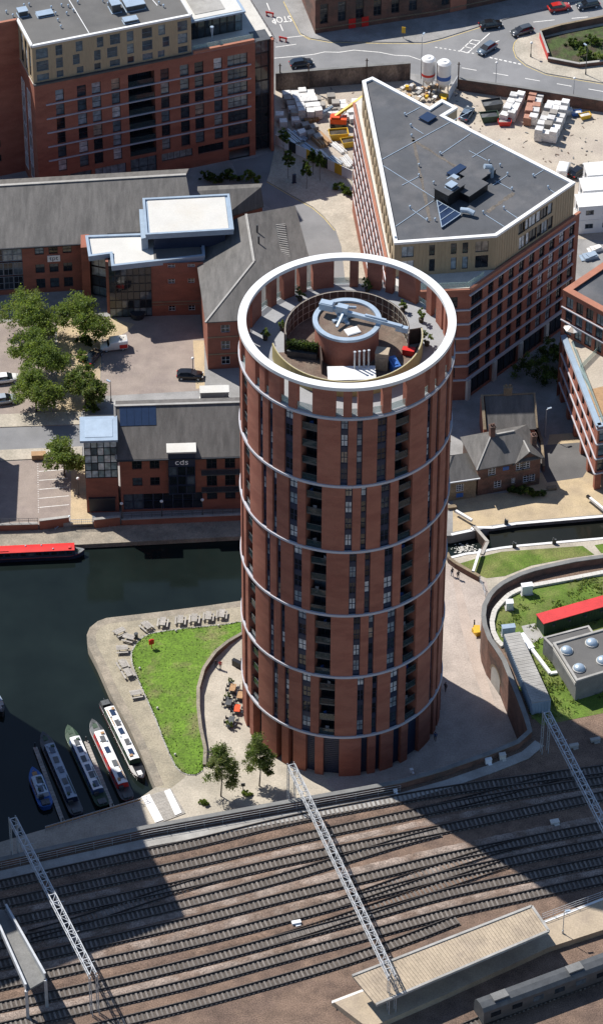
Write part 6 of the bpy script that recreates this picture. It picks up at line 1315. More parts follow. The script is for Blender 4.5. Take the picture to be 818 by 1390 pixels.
# ================================================================== GARDEN ON THE VIADUCT
GZ = RZ
turf('viaduct_grass', [(818, 782), (779, 786), (744, 791), (725, 794), (705, 800), (690, 809), (679, 820), (671, 833), (668, 848), (670, 860), (678, 872), (690, 890), (700, 920), (720, 972), (735, 985), (818, 968), (960, 940), (960, 770)], GZ, '')
tw_ = [(960, 759), (818, 777), (779, 784.6), (744, 791), (725, 794.4), (705, 800), (690, 807.5), (679, 818.5), (670.5, 829), (667, 844), (668.5, 857.5), (675, 870.5), (682, 877)]
tp_ = resample(PP(tw_, GZ+.25), 64); ct = thing('cable_trough', 'white concrete cable trough curving along the inside of the viaduct wall', 'cable trough', (*tp_[30], GZ))
for i in range(63):
    p, q = tp_[i], tp_[i+1]; MB().bar((*p.lerp(q, .02), GZ+.2), (*p.lerp(q, .985), GZ+.2), .75, .42).build('trough_lid', 'concrete_pale', ct)
wd = MB(); r = random.Random(21)
tri_pts = PP([(818, 800), (740, 800), (700, 815), (678, 845), (690, 880), (715, 960), (760, 965), (818, 955)], GZ)
def inside(x, y, poly):
    c = False; n = len(poly)
    for i in range(n):
        (x1, y1), (x2, y2) = poly[i], poly[i-1]
        if (y1 > y) != (y2 > y) and x < (x2-x1)*(y-y1)/(y2-y1)+x1: c = not c
    return c
GP = PP([(818, 782), (744, 793), (705, 802), (684, 822), (673, 840), (680, 872), (700, 915), (720, 970), (735, 980), (818, 965)], GZ); xs = [p[0] for p in GP]; ys = [p[1] for p in GP]
centres = [(r.uniform(min(xs), max(xs)), r.uniform(min(ys), max(ys)), r.uniform(.25, .8)) for _ in range(150)]
for x, y, s in centres:
    if not inside(x, y, GP): continue
    for k in range(int(34*s)+6):
        p = Vector((x+r.gauss(0, s*.8), y+r.gauss(0, s*.8), GZ+.03)); a_ = r.uniform(0, 6.28); hgt = r.uniform(.12, .5)*s; w_ = Vector((math.cos(a_), math.sin(a_), 0))*r.uniform(.07, .16); l_ = Vector((r.gauss(0, .2), r.gauss(0, .2), hgt+.1)); wd.add([p-w_, p+w_, p+l_+w_*.5, p+l_-w_*.3], [(0, 1, 2, 3)], r.randrange(3))
tag(wd.build('weeds', ['leaf_light', 'leaf_mid', 'leaf_olive']), 'tufts of weeds growing on the raised grass of the viaduct', 'weeds', kind='stuff')
def cabinet(px, py, d, rz, label, mat='white_metal'):
    p = P(px, py, GZ); t = thing('trackside_cabinet', label, 'cabinet', tuple(p), R_(rz)); MB().box((p.x, p.y, GZ+d[2]/2+.1), d, R_(rz)).build('body', mat, t); MB().box((p.x, p.y, GZ+d[2]+.14), (d[0]+.12, d[1]+.12, .08), R_(rz)).build('lid', mat, t); MB().box((p.x, p.y, GZ+.06), (d[0]+.3, d[1]+.3, .12), R_(rz)).build('plinth', 'concrete', t)
    for s in (-1, 1): 
        q = Vector((s*d[0]/4, -d[1]/2-.02, 0)); q.rotate(Matrix.Rotation(R_(rz), 3, 'Z')); MB().box((p.x+q.x, p.y+q.y, GZ+d[2]/2+.1), (d[0]/2-.06, .03, d[2]-.15), R_(rz)).build('door', mat, t)
cabinet(714, 806, (1.6, .8, 1.7), 12, 'white trackside cabinet at the far side of the viaduct grass'); cabinet(690.5, 826, (1.0, .9, 1.3), 5, 'small white trackside cabinet inside the curve of the trough', 'white_metal'); cabinet(689, 861, (1.9, .8, 1.5), 10, 'blue-grey trackside cabinet at the head of the long steel shed', 'blue_grey_metal')
# long corrugated shed
SZ = GZ+2.3; sr = [P(*q, SZ) for q in ((683.5, 861), (705, 857.5), (747, 950), (721.6, 955))]; sh = thing('steel_shed', 'long narrow pale blue steel shed with ribbed beige roof beside the viaduct wall', 'shed', (sr[0].x, sr[0].y, GZ))
MB().prism([q.xy for q in sr], GZ, SZ-.1).build('wall', 'blue_grey_metal', sh); n = 44
for i in range(n):
    a0, a1 = sr[0].lerp(sr[3], (i+.03)/n), sr[1].lerp(sr[2], (i+.03)/n); b0, b1 = sr[0].lerp(sr[3], (i+.9)/n), sr[1].lerp(sr[2], (i+.9)/n)
    MB().prism([a0.xy, a1.xy, b1.xy, b0.xy], SZ-.1, SZ+.02+.02*(i % 2)).build('roof_sheet', 'concrete', sh)
rb_ = MB()
for s0_, s1_ in ((sr[0], sr[3]), (sr[3], sr[2])):
    f = Fac(s0_.xy, s1_.xy); k = int(f.w/.45)
    for i in range(k): rb_.bar(f.at(.2+i*.45, GZ+.1, .05), f.at(.2+i*.45, SZ-.15, .05), .16, .08)
rb_.build('ribs', 'blue_grey_metal', sh)
p, q = P(706, 861, GZ+.6), P(746, 914, GZ+.35); w_ = thing('white_duct', 'sloping white cable duct lying beside the long steel shed', 'duct', tuple(p)); MB().bar(p, p.lerp(q, .38), .95, .5).build('duct', 'white_metal', w_); MB().bar(p.lerp(q, .38), q, .5, .35).bar(q, q+Vector((1.0, .3, -.1)), .5, .3).build('duct', 'white_metal', w_)
struct(MB().sheet(PP([(707, 850), (726, 846), (737, 865), (718, 876)], GZ), GZ+.03), 'concrete_base', 'concrete')
# red roofed container
CZ = GZ+2.4; cr = [P(*q, CZ) for q in ((728, 833.6), (830, 805), (840, 817.5), (738, 846.8))]; cn = thing('red_roof_store', 'dark green steel store with a bright red roof on the viaduct grass', 'container', (cr[0].x, cr[0].y, GZ))
MB().prism([q.xy for q in cr], GZ, CZ-.05).build('wall', 'green_dark', cn); MB().prism([tuple(Vector(q)) for q in inset_poly([q.xy for q in cr], -.15)], CZ-.05, CZ+.06).build('roof', 'red_roof', cn)
f = Fac(cr[3].xy, cr[2].xy); rb_ = MB()
for i in range(int(f.w/.5)): rb_.bar(f.at(.25+i*.5, GZ+.1, .04), f.at(.25+i*.5, CZ-.2, .04), .22, .06)
rb_.build('ribs', 'green_dark', cn)
for i in range(4): p = f.at(1.5+i*2.6, GZ+1.7, .1); MB().cyl(p[:2], .22, GZ+1.55, GZ+1.85, 10).build('vent', 'steel_dark', cn)
# flat roofed relay building with domes
DZ = GZ+3.9; dr = [P(*q, DZ) for q in ((750, 874), (850, 846), (850, 904), (781.4, 925))]; rl = thing('relay_building', 'flat-roofed grey relay building with dome rooflights on the viaduct', 'building', (dr[3].x, dr[3].y, GZ))
MB().prism([q.xy for q in dr], GZ, DZ-.02, mt=1).build('wall', ['concrete_dark', 'felt_grey'], rl); coping(rl, [tuple(q.xy) for q in dr], DZ, .3, .22, 'concrete')
d2 = [P(*q, DZ-.7) for q in ((737, 866), (798, 850), (806.5, 862), (750.5, 880))]; MB().prism([q.xy for q in d2], GZ, DZ-.7, mt=1).build('side_wing', ['concrete_dark', 'felt_grey'], rl); coping(rl, [tuple(q.xy) for q in d2], DZ-.7, .25, .15, 'concrete')
for px, py in ((768, 884), (802, 873.5), (785, 908), (817, 897.5)):
    p = P(px, py, DZ); MB().cyl(p.xy, .95, DZ, DZ+.2, 24).build('kerb_ring', 'concrete_pale', rl); MB().dome((p.x, p.y, DZ+.2), .85, .85, .6, 20, 6).build('dome_light', 'light_metal', rl, smooth=True)
f = Fac(dr[0].xy, dr[3].xy); MB().bar(f.at(.2, GZ+3.2, .04), f.at(f.w-.2, GZ+3.2, .04), .1, .55).build('fascia_band', 'concrete_pale', rl)
# blocked arch and faded graffiti on the curved wall
f = Fac(VNW[17], VNW[16]); f = Fac(VNW[18], VNW[16]); f = Fac(VNW[17], VNW[15]); ar = MB(); n = 14; rw = 1.5
cu = f.w*.62
for i in range(n):
    t0, t1 = math.pi*i/n, math.pi*(i+1)/n; ar.add([f.at(cu-rw*math.cos(t0), 2.4+rw*math.sin(t0), .03), f.at(cu-(rw+.35)*math.cos(t0), 2.4+(rw+.35)*math.sin(t0), .03), f.at(cu-(rw+.35)*math.cos(t1), 2.4+(rw+.35)*math.sin(t1), .03), f.at(cu-rw*math.cos(t1), 2.4+rw*math.sin(t1), .03)], [(0, 1, 2, 3)])
VI = bpy.data.objects['viaduct']
fl = [f.at(cu-rw, 0, .02), f.at(cu+rw, 0, .02)]+[f.at(cu+rw*math.cos(math.pi*i/n), 2.4+rw*math.sin(math.pi*i/n), .02) for i in range(n+1)]
ar.build('arch_ring', 'stone_old', VI); MB().add(fl, [tuple(range(len(fl)))]).build('arch_infill', 'concrete', VI)
# ================================================================== GANTRIES
def gantry(a, b, label, w=1.1, h=.9, legs=(True, True), z0=RZ):
    a, b = Vector(a), Vector(b); t = thing('overhead_gantry', label, 'gantry', (a.x, a.y, z0), 0, 'overhead line gantries'); d = (b-a).normalized(); n = Vector((-d.y, d.x, 0)); L = (b-a).length
    c = MB()
    for s in (-1, 1):
        for z in (-h/2, h/2): c.bar(a+n*s*w/2+Vector((0, 0, z)), b+n*s*w/2+Vector((0, 0, z)), .13, .13)
    c.build('chord', 'galvanised', t); k = int(L/1.35); l = MB()
    for i in range(k):
        p, q = a.lerp(b, i/k), a.lerp(b, (i+1)/k); s = 1 if i % 2 else -1
        l.bar(p+n*w/2+Vector((0, 0, h/2)), p-n*w/2+Vector((0, 0, h/2)), .1, .08); l.bar(p+n*s*w/2+Vector((0, 0, h/2)), q-n*s*w/2+Vector((0, 0, h/2)), .06, .05)
        for m_ in (-1, 1): l.bar(p+n*m_*w/2+Vector((0, 0, -h/2)), q+n*m_*w/2+Vector((0, 0, h/2)), .06, .06); l.bar(p+n*m_*w/2+Vector((0, 0, -h/2)), p+n*m_*w/2+Vector((0, 0, h/2)), .06, .06)
    l.build('lacing', 'galvanised', t)
    for e, on in ((a, legs[0]), (b, legs[1])):
        if not on: continue
        g = MB()
        for s in (-1, 1):
            for m_ in (-1, 1): o = e+n*s*w/2+d*m_*.35; g.bar((o.x, o.y, z0), (o.x, o.y, e.z+h/2), .12, .12)
        for j in range(7):
            z = z0+.5+j*1.05
            for s in (-1, 1): g.bar((*(e+n*s*w/2-d*.35).xy, z), (*(e+n*s*w/2+d*.35).xy, z+.9), .06, .06)
        g.build('mast', 'galvanised', t)
    for i in range(5):
        p = a.lerp(b, .12+i*.19); MB().bar(p+Vector((0, 0, -h/2)), p+Vector((0, 0, -h/2-1.2)), .08, .08).bar(p+Vector((0, 0, -h/2-1.2)), p+Vector((0, 0, -h/2-1.2))+n*1.6, .06, .06).build('dropper', 'galvanised', t)
    return t
gantry((-7.2, -26.0, 13.6), (6.2, -64.9, 13.6), 'pale lattice gantry over the tracks below the tower', .95, .8)
gantry((-45.2, -36.6, 13.6), (-33.0, -64.8, 13.6), 'lattice gantry over the tracks at the lower left', .95, .8)
gantry((28.7, -15.4, 13.6), (39.0, -48.0, 13.6), 'lattice gantry over the tracks at the right, mostly in shade', .95, .8)
# ================================================================== TRACKSIDE: fences, cabinets, platform
off = lambda d: [Vector(q) for q in offset(VNW[:12], d)]
rail_fence('cess_fence', [tuple(q) for q in off(1.0)[:8]], RZ, 1.3, 'grey wire fence behind the viaduct parapet along the tracks', 2.2, 'galvanised', 3, 'fence')
PZ = RZ+1.0; pl = TPATH[7]; i0 = min(range(len(pl)), key=lambda i: abs(pl[i].x-P(300, 1390, 7).x)); pn = []; ps = []; pm_ = []
for i in range(i0, len(pl), 3):
    d = (pl[min(i+1, len(pl)-1)]-pl[i-1]).normalized(); n = Vector((d.y, -d.x, 0)); pn.append(pl[i]+n*3.1); pm_.append(pl[i]+n*4.2); ps.append(pl[i]+n*8.6)
pn = [P(*q, PZ) for q in ((450, 1358), (560, 1316), (735, 1250), (830, 1213), (940, 1178))]; ps = [P(*q, PZ) for q in ((500, 1396), (600, 1352), (701, 1306), (744, 1286), (818, 1262), (940, 1226))]; struct(MB().prism([p.xy for p in pn]+[p.xy for p in ps[::-1]], RZ-.05, PZ), 'station_platform', 'canopy_beige')
a = MB()
for p, q in zip(pn[:-1], pn[1:]):
    n = Vector((0, -1, 0)); a.add([(p.x, p.y-.1, PZ+.006), (q.x, q.y-.1, PZ+.006), (q.x, q.y-.5, PZ+.006), (p.x, p.y-.5, PZ+.006)], [(0, 1, 2, 3)])
struct(a, 'platform_edge_line', 'white_paint')
kz = PZ+3.6; k0, k1, k2, k3 = [P(*q, kz) for q in ((478, 1325), (721, 1230.5), (744, 1264), (510, 1364))]
cpy = thing('platform_canopy', 'long beige ribbed platform canopy at the lower right', 'canopy', (k0.x, k0.y, PZ)); n = 56
for i in range(n):
    a0, a1 = k0.lerp(k1, (i+.02)/n), k3.lerp(k2, (i+.02)/n); b0, b1 = k0.lerp(k1, (i+.93)/n), k3.lerp(k2, (i+.93)/n); MB().prism([a0.xy, a1.xy, b1.xy, b0.xy], kz-.06, kz+.03).build('roof_sheet', 'canopy_beige', cpy)
for p, q in ((k0, k1), (k1, k2), (k3, k2)): MB().bar(p+Vector((0, 0, -.02)), q+Vector((0, 0, -.02)), .35, .4).build('edge_beam', 'concrete', cpy)
MB().prism([q.xy for q in (k0, k1, k2, k3)], kz-.25, kz-.08).build('soffit', 'steel_dark', cpy)
for i in range(5):
    p = k0.lerp(k1, .1+i*.21).lerp(k3.lerp(k2, .1+i*.21), .5); MB().box((p.x, p.y, (PZ+kz-.2)/2), (.25, .25, kz-PZ-.2)).build('column', 'steel_dark', cpy)
rail_fence('platform_fence', PP([(735, 1249), (780, 1232), (830, 1214)], PZ), PZ, 1.3, 'grey steel fence along the platform beside the canopy end', 1.6, 'galvanised', 3, 'fence')
lamp(P(763, 1267, PZ), 4.3, 'white-headed lamp post on the platform beyond the canopy', 'arm', .5, .2, 'galvanised')
# train at the bottom right
tq = [pl[i]+Vector(((pl[min(i+1, len(pl)-1)]-pl[i-1]).normalized().y, -(pl[min(i+1, len(pl)-1)]-pl[i-1]).normalized().x, 0))*11.2 for i in range(i0, len(pl))]
def car_body(p, q, label):
    t = thing('train_carriage', label, 'train', (p.x, p.y, RZ)); rz = math.atan2((q-p).y, (q-p).x); L = (q-p).length; c = (p+q)/2; b = MB(); prof = [(-1.35, .9), (-1.4, 2.2), (-1.3, 3.1), (-.9, 3.6), (0, 3.8), (.9, 3.6), (1.3, 3.1), (1.4, 2.2), (1.35, .9)]; vs = []
    for x in (-L/2, L/2): vs += [(x, y, z) for y, z in prof]
    k = len(prof); b.add(vs, [(j, (j+1) % k, k+(j+1) % k, k+j) for j in range(k)]+[tuple(range(k))[::-1], tuple(range(k, 2*k))]); b.build('body', 'steel_dark', t, (c.x, c.y, RZ), rz)
    for i in range(8): put('window', flat_mesh('tw', lambda: MB().box((0, 0, 0), (1.5, .06, .8)).mesh('window', 'pane_dark')), t, tuple(Vector((c.x, c.y, RZ+2.2))+Vector((math.cos(rz)*(-L/2+1.8+i*(L-3)/8)+math.sin(rz)*-1.39*-1, math.sin(rz)*(-L/2+1.8+i*(L-3)/8)-math.cos(rz)*-1.39*-1, 0))), rz)
    for i in range(3): 
        x = -L/2+3+i*(L-6)/2; MB().box((x, 0, 3.85), (2.2, 1.3, .25)).build('roof_unit', 'concrete_dark', t, (c.x, c.y, RZ), rz)
    for x in (-L/2+2.5, L/2-2.5): MB().box((x, 0, .5), (2.6, 2.0, .7)).build('bogie', 'black_paint', t, (c.x, c.y, RZ), rz)
g = [P(*q, RZ+3.7) for q in ((650, 1362), (905, 1268))]
for q in g: q.z = 0
car_body(g[0], g[1], 'dark train carriage standing at the platform in the lower right corner')
# footbridge end at the lower left
fb = thing('footbridge', 'grey steel footbridge end at the lower left corner', 'footbridge', (*P2(20, 1290, RZ), RZ)); bz = RZ+5.4
b0, b1, b2, b3 = [P(*q, bz) for q in ((-14, 1232), (9, 1236), (62, 1330), (36, 1345))]
MB().prism([q.xy for q in (b0, b1, b2, b3)], bz-.3, bz).build('deck', 'concrete_dark', fb)
for p, q in ((b0, b3), (b1, b2)):
    MB().bar(p+Vector((0, 0, .55)), q+Vector((0, 0, .55)), .12, 1.2).build('side_panel', 'galvanised', fb); MB().bar(p+Vector((0, 0, 1.2)), q+Vector((0, 0, 1.2)), .3, .18).build('handrail', 'galvanised', fb)
    for e in (p, q): MB().box((e.x, e.y, (RZ+bz)/2), (.4, .4, bz-RZ)).build('support', 'galvanised', fb)
# scattered trackside things
for i, (px, py, d, mat, lab) in enumerate(((662, 1036, (.9, .5, .8), 'white_metal', 'white location case in the shade under the parapet, left of two'), (681, 1030, (.9, .6, .9), 'concrete_pale', 'pale location case in the shade under the parapet, right of two'), (402, 1254, (1.2, .5, .35), 'white_metal', 'small white point machine between the tracks left of the middle gantry'), (778, 1014, (1.3, .5, .4), 'concrete', 'grey concrete trough block by the right gantry foot'), (825-18, 1006, (1.4, .5, .4), 'concrete', 'grey trackside block at the right edge near the fence'), (752, 1117, (1.2, .7, .3), 'concrete_pale', 'heap of pale stone blocks in the weedy gap between tracks'), (536, 1076, (.5, .4, .5), 'white_metal', 'small white box on the parapet walkway under the tower'), (558, 1048, (.4, .4, .5), 'white_metal', 'small white box on the plaza edge under the tower'))):
    p = P(px, py, RZ if i != 7 else .5); zz = p.z
    tag(MB().box((p.x, p.y, zz+d[2]/2+.05), d, R_(15)).box((p.x, p.y, zz+d[2]+.08), (d[0]+.08, d[1]+.08, .06), R_(15)).box((p.x+.2, p.y-.2, zz+.1), (d[0]*.6, d[1]*1.4, .18), R_(20)).build('trackside_box', mat), lab, 'trackside box')
# ================================================================== VEHICLES
def loft(secs, m=0):
    """secs: list of (x, [(y, z)...]) with equal counts; closed rings"""
    mb = MB(); k = len(secs[0][1]); vs = []
    for x, r in secs: vs += [(x, y, z) for y, z in r]
    fs = [(i*k+j, i*k+(j+1) % k, (i+1)*k+(j+1) % k, (i+1)*k+j) for i in range(len(secs)-1) for j in range(k)]
    mb.add(vs, fs+[tuple(range(k))[::-1], tuple(range((len(secs)-1)*k, len(secs)*k))], m); return mb
for nm, c in (('black', (.012, .012, .014)), ('darkblue', (.02, .03, .045)), ('grey', (.07, .08, .09)), ('bluegrey', (.13, .17, .21)), ('red', (.4, .02, .015)), ('white', (.75, .75, .74)), ('silver', (.38, .42, .45))):
    M('car_'+nm, c, .28, .02, 1, .02, metal=.25 if nm not in ('white', 'red') else 0., coat=.8)
CARM = {}
def car_meshes(kind, paint):
    key = (kind, paint)
    if key in CARM: return CARM[key]
    if kind == 'van': prof = [(-2.2, .5, 1.9, .9), (-2.1, .3, 1.9, .93), (-1.2, .3, 1.92, .95), (.6, .3, 1.9, .95), (1.0, .3, 1.15, .94), (1.9, .32, .98, .9), (2.25, .4, .75, .78)]
    else: prof = [(-2.15, .45, .8, .72), (-2.05, .3, .92, .82), (-1.4, .27, .96, .88), (0, .25, .94, .9), (.9, .26, .92, .89), (1.7, .28, .82, .84), (2.1, .34, .66, .72)]
    secs = []
    for x, z0, z1, hw in prof: secs.append((x, [(-hw*.88, z0), (-hw, z0+.15), (-hw, z1-.18), (-hw*.92, z1), (hw*.92, z1), (hw, z1-.18), (hw, z0+.15), (hw*.88, z0)]))
    body = loft(secs).mesh('body', 'car_'+paint, True)
    if kind == 'van': gl = loft([(.55, [(-.86, 1.1), (-.78, 1.8), (.78, 1.8), (.86, 1.1)]), (1.12, [(-.84, 1.08), (-.8, 1.16), (.8, 1.16), (.84, 1.08)])]); rf = loft([(-2.1, [(-.8, 1.9), (-.8, 1.95), (.8, 1.95), (.8, 1.9)]), (.55, [(-.76, 1.88), (-.74, 1.94), (.74, 1.94), (.76, 1.88)])])
    else:
        r_ = {'hatch': -1.75, 'estate': -1.95, 'saloon': -1.35}[kind]; e_ = {'hatch': -2.0, 'estate': -2.08, 'saloon': -1.9}[kind]
        gl = loft([(e_, [(-.76, .9), (-.7, .95), (.7, .95), (.76, .9)]), (r_+.25, [(-.8, .9), (-.62, 1.38), (.62, 1.38), (.8, .9)]), (.2, [(-.82, .9), (-.62, 1.4), (.62, 1.4), (.82, .9)]), (1.1, [(-.78, .88), (-.74, .92), (.74, .92), (.78, .88)])]); rf = loft([(r_+.2, [(-.6, 1.37), (-.56, 1.43), (.56, 1.43), (.6, 1.37)]), (-.5, [(-.63, 1.38), (-.58, 1.46), (.58, 1.46), (.63, 1.38)]), (.25, [(-.62, 1.38), (-.57, 1.43), (.57, 1.43), (.62, 1.38)])])
    wt = MB(); n = 16
    def wheel(rad, w, mat):
        m_ = MB().cyl((0, 0), rad, -w/2, w/2, n); me = m_.mesh('w', mat); me.transform(Matrix.Rotation(math.pi/2, 4, 'X')); return me
    CARM[key] = (body, gl.mesh('cabin_glass', 'pane_dark'), rf.mesh('roof', 'car_'+paint, False), wheel(.32, .22, 'rubber'), wheel(.2, .235, 'light_metal'), MB().box((0, 0, 0), (.12, .36, .14)).mesh('headlight', 'white_paint'), MB().box((0, 0, 0), (.1, .3, .16)).mesh('taillight', 'red_paint'), MB().box((0, 0, 0), (.14, .12, .1)).mesh('mirror', 'car_'+paint))
    return CARM[key]
def car(rear, front, kind, paint, label, z=.01, cat='car', scale=1.0):
    A, B = P(*rear, z+.6), P(*front, z+.6); d = B-A; rz = math.atan2(d.y, d.x); c = (A+B)/2; ms = car_meshes(kind, paint); t = thing('van' if kind == 'van' else 'car', label, cat, (c.x, c.y, z), rz); C, Sn = math.cos(rz), math.sin(rz)
    W = lambda x, y, zz: (c.x+x*C-y*Sn, c.y+x*Sn+y*C, z+zz)
    put('body', ms[0], t, W(0, 0, 0), rz); put('cabin_glass', ms[1], t, W(0, 0, 0), rz); put('roof', ms[2], t, W(0, 0, 0), rz)
    for x in (-1.35, 1.35):
        for y in (-.8, .8): w_ = put('tyre', ms[3], t, W(x, y, .32), rz); put('rim', ms[4], w_, W(x, y, .32), rz)
    for y in (-.58, .58):
        put('headlight', ms[5], t, W(2.05 if kind != 'van' else 2.15, y, .62), rz); put('taillight', ms[6], t, W(-2.13 if kind != 'van' else -2.2, y*1.1, .78), rz); put('mirror', ms[7], t, W(.75, y*1.68, .95 if kind != 'van' else 1.2), rz)
    return t
car((394, 87.5), (424, 83), 'hatch', 'darkblue', 'dark hatchback driving on the main road next to the apartment block')
car((650, 35), (681, 31), 'saloon', 'black', 'black car in the mill shadow on the upper road'); car((672, 58), (648, 73), 'hatch', 'bluegrey', 'blue-grey hatchback turning at the hatched road markings'); car((726, 36), (689, 47), 'estate', 'grey', 'large dark grey estate car beside the pavement corner')
car((745, 12), (772, 7), 'hatch', 'red', 'bright red hatchback at the top right of the road'); car((813, 3), (781, 9), 'estate', 'darkblue', 'dark estate car following the red one at the top right'); car((627, 163), (639, 145), 'saloon', 'bluegrey', 'silver-blue car parked in the yard behind the wedge roof')
car((761, 239), (767, 222), 'van', 'white', 'white pickup van at the right of the yard near the cabins', cat='van'); car((779, 236), (790, 228), 'hatch', 'black', 'dark car partly behind the wedge roof edge by the cabins')
v_ = car((174, 467), (136, 471), 'van', 'white', 'white van with red rear parked in the office court', cat='van')
cm = WM[v_]; q = cm @ Vector((-1.45, 0, 0)); MB().box((q.x, q.y, .95), (1.3, 1.925, .75), math.atan2(cm[1][0], cm[0][0])).build('red_panel', 'red_paint', v_)
MB().box((q.x, q.y, 1.99), (1.1, 1.2, .05), math.atan2(cm[1][0], cm[0][0])).build('roof_rack', 'concrete_pale', v_)
car((239, 508), (277, 509), 'hatch', 'black', 'black hatchback parked in the office court near the right wing'); car((-12, 516), (28, 511), 'hatch', 'white', 'white car parked at the left edge, upper of two'); car((-14, 545), (26, 539), 'saloon', 'silver', 'silver car parked at the left edge, lower of two'); car((122, 489), (131, 478), 'hatch', 'darkblue', 'dark blue car half hidden under the court trees')
# ================================================================== YARD
def yard_wall(pts, h, label, mat, n_post=6):
    t = low_wall('yard_wall', PP(pts), 0, h, .45, label, mat, 'concrete_dark'); return t
yard_wall([(374, 122), (450, 116), (556, 108)], 3.6, 'tall weathered brick wall between the yard and the main road', 'wall_weathered'); yard_wall([(622, 122), (700, 133), (820, 152), (940, 172)], 2.4, 'long dark wall along the road side of the builders yard', 'brick_old')
for i, (px, py) in enumerate(((380, 122), (418.5, 122), (497, 115), (621, 120))):
    p = P(px, py); tag(MB().bar((p.x, p.y, 0), (p.x, p.y, 5.6), .22, .22).bar((p.x-.3, p.y, 5.2), (p.x+.3, p.y, 5.2), .08, .08).box((p.x, p.y, .1), (.45, .45, .2)).build('timber_post', 'wood_dark'), ['dark post by the yard wall nearest the apartment block', 'dark post by the yard wall, second from the apartment block', 'dark post in front of the yard wall near the wedge roof tip', 'dark post at the left end of the right yard wall'][i], 'post')
t = thing('site_fence', 'white sheet fence beside the mortar silos', 'fence', tuple(P(612, 130))); p, q = P(608, 137), P(622, 112); n = 6
for i in range(n): a_, b_ = p.lerp(q, (i+.02)/n), p.lerp(q, (i+.97)/n); MB().bar((a_.x, a_.y, 1.0), (b_.x, b_.y, 1.0), .06, 2.0).build('panel', 'white_metal', t)
# pallets
PB = MB()
for i in range(5): PB.box((0, -.46+i*.23, .12), (1.15, .14, .03))
for i in range(3): PB.box((-.5+i*.5, 0, .06), (.1, 1.1, .1))
PBm = PB.mesh('pallet', 'wood'); OR = ['first', 'second', 'third', 'fourth', 'fifth', 'sixth', 'seventh', 'eighth']
def load_mesh(mat, h, seed):
    key = ('load', mat, round(h, 1), seed % 3)
    def mk_():
        r = random.Random(seed); m_ = MB(); k = max(2, int(h/.33))
        for i in range(k): m_.box((r.uniform(-.03, .03), r.uniform(-.03, .03), h*(i+.5)/k), (1.34+r.uniform(-.06, .06), 1.28+r.uniform(-.06, .06), h/k*.97), r.uniform(-.02, .02))
        return m_.mesh('load', mat)
    return flat_mesh(key, mk_)
def pallet(p, h, mat, label, rz, group, seed):
    t = thing('pallet_stack', label, 'pallet', tuple(p), rz, group); put('pallet', PBm, t, tuple(p), rz); put('load', load_mesh(mat, h, seed), t, (p[0], p[1], p[2]+.14), rz); return t
def pile(px0, px1, px2, nu, nv, mat, h, desc, group, rz=0., jit=.1, seed=0, mats=None):
    """grid from corner px0, along px1 (nu) and px2 (nv)"""
    r = random.Random(seed); A, B, C_ = P(*px0), P(*px1), P(*px2)
    for v in range(nv):
        for u in range(nu):
            p = A+(B-A)*(u/max(1, nu-1))+(C_-A)*(v/max(1, nv-1))+Vector((r.uniform(-jit, jit), r.uniform(-jit, jit), 0)); p.z = .01; mt = r.choice(mats) if mats else mat
            pallet(p, h*r.uniform(.8, 1.15), mt, '%s %s, %s from left, %s row from wall' % ({'plastic_wrap': 'white-wrapped', 'block_grey': 'grey block', 'brick_pallet': 'pink brick'}[mt], desc, OR[u], OR[v]), R_(rz)+r.uniform(-.08, .08), group, r.randrange(9))
pile((389, 137), (421, 134), (399, 163), 4, 5, 'plastic_wrap', 1.9, 'pallet of the left yard pile', 'pallets in the left pile', 8, .12, 1, ['plastic_wrap']*5+['block_grey'])
pile((430, 141), (449, 138), (436, 150), 2, 2, 'block_grey', 1.5, 'pallet against the left yard wall', 'pallets by the left yard wall', 4, .05, 2)
pile((464, 145), (482, 144), (466, 152), 2, 2, 'plastic_wrap', 1.1, 'pallet by the wedge tip', 'pallets by the wedge tip', 4, .1, 3)
pile((372+8, 163), (396, 160), (384, 172), 2, 2, 'block_grey', 1.4, 'pallet at the apartment end', 'pallets by the apartment block', 4, .1, 4, ['block_grey', 'plastic_wrap'])
pile((696, 142), (706, 141), (684, 165), 2, 5, 'plastic_wrap', 2.0, 'pallet of the narrow pile', 'pallets in the narrow pile', -20, .1, 5)
pile((722, 139), (731, 139), (714, 168), 2, 5, 'brick_pallet', 1.8, 'pallet of the middle right pile', 'pallets in the middle right pile', -12, .12, 6, ['brick_pallet', 'brick_pallet', 'plastic_wrap'])
pile((746, 151), (766, 153), (730, 190), 3, 6, 'plastic_wrap', 2.2, 'pallet of the big right pile', 'pallets in the big right pile', -14, .1, 7, ['plastic_wrap']*4+['block_grey'])
pile((404, 172), (426, 178), (410, 184), 3, 2, 'block_grey', 1.0, 'pallet of the mid-yard pile', 'pallets in the middle of the left yard', 25, .15, 8, ['block_grey', 'plastic_wrap'])
pile((452, 150), (474, 156), (456, 160), 3, 2, 'plastic_wrap', .9, 'pallet behind the boom lift', 'pallets behind the boom lift', 10, .2, 9, ['block_grey', 'plastic_wrap', 'plastic_wrap'])
p = P(418, 166); t = thing('timber_pallets', 'stack of pale empty timber pallets in the left yard', 'pallet', tuple(p))
for k in range(5): put('pallet', PBm, t, (p.x, p.y, .14*k), R_(25)); put('pallet', PBm, t, (p.x+1.2, p.y+.5, .14*k), R_(25))
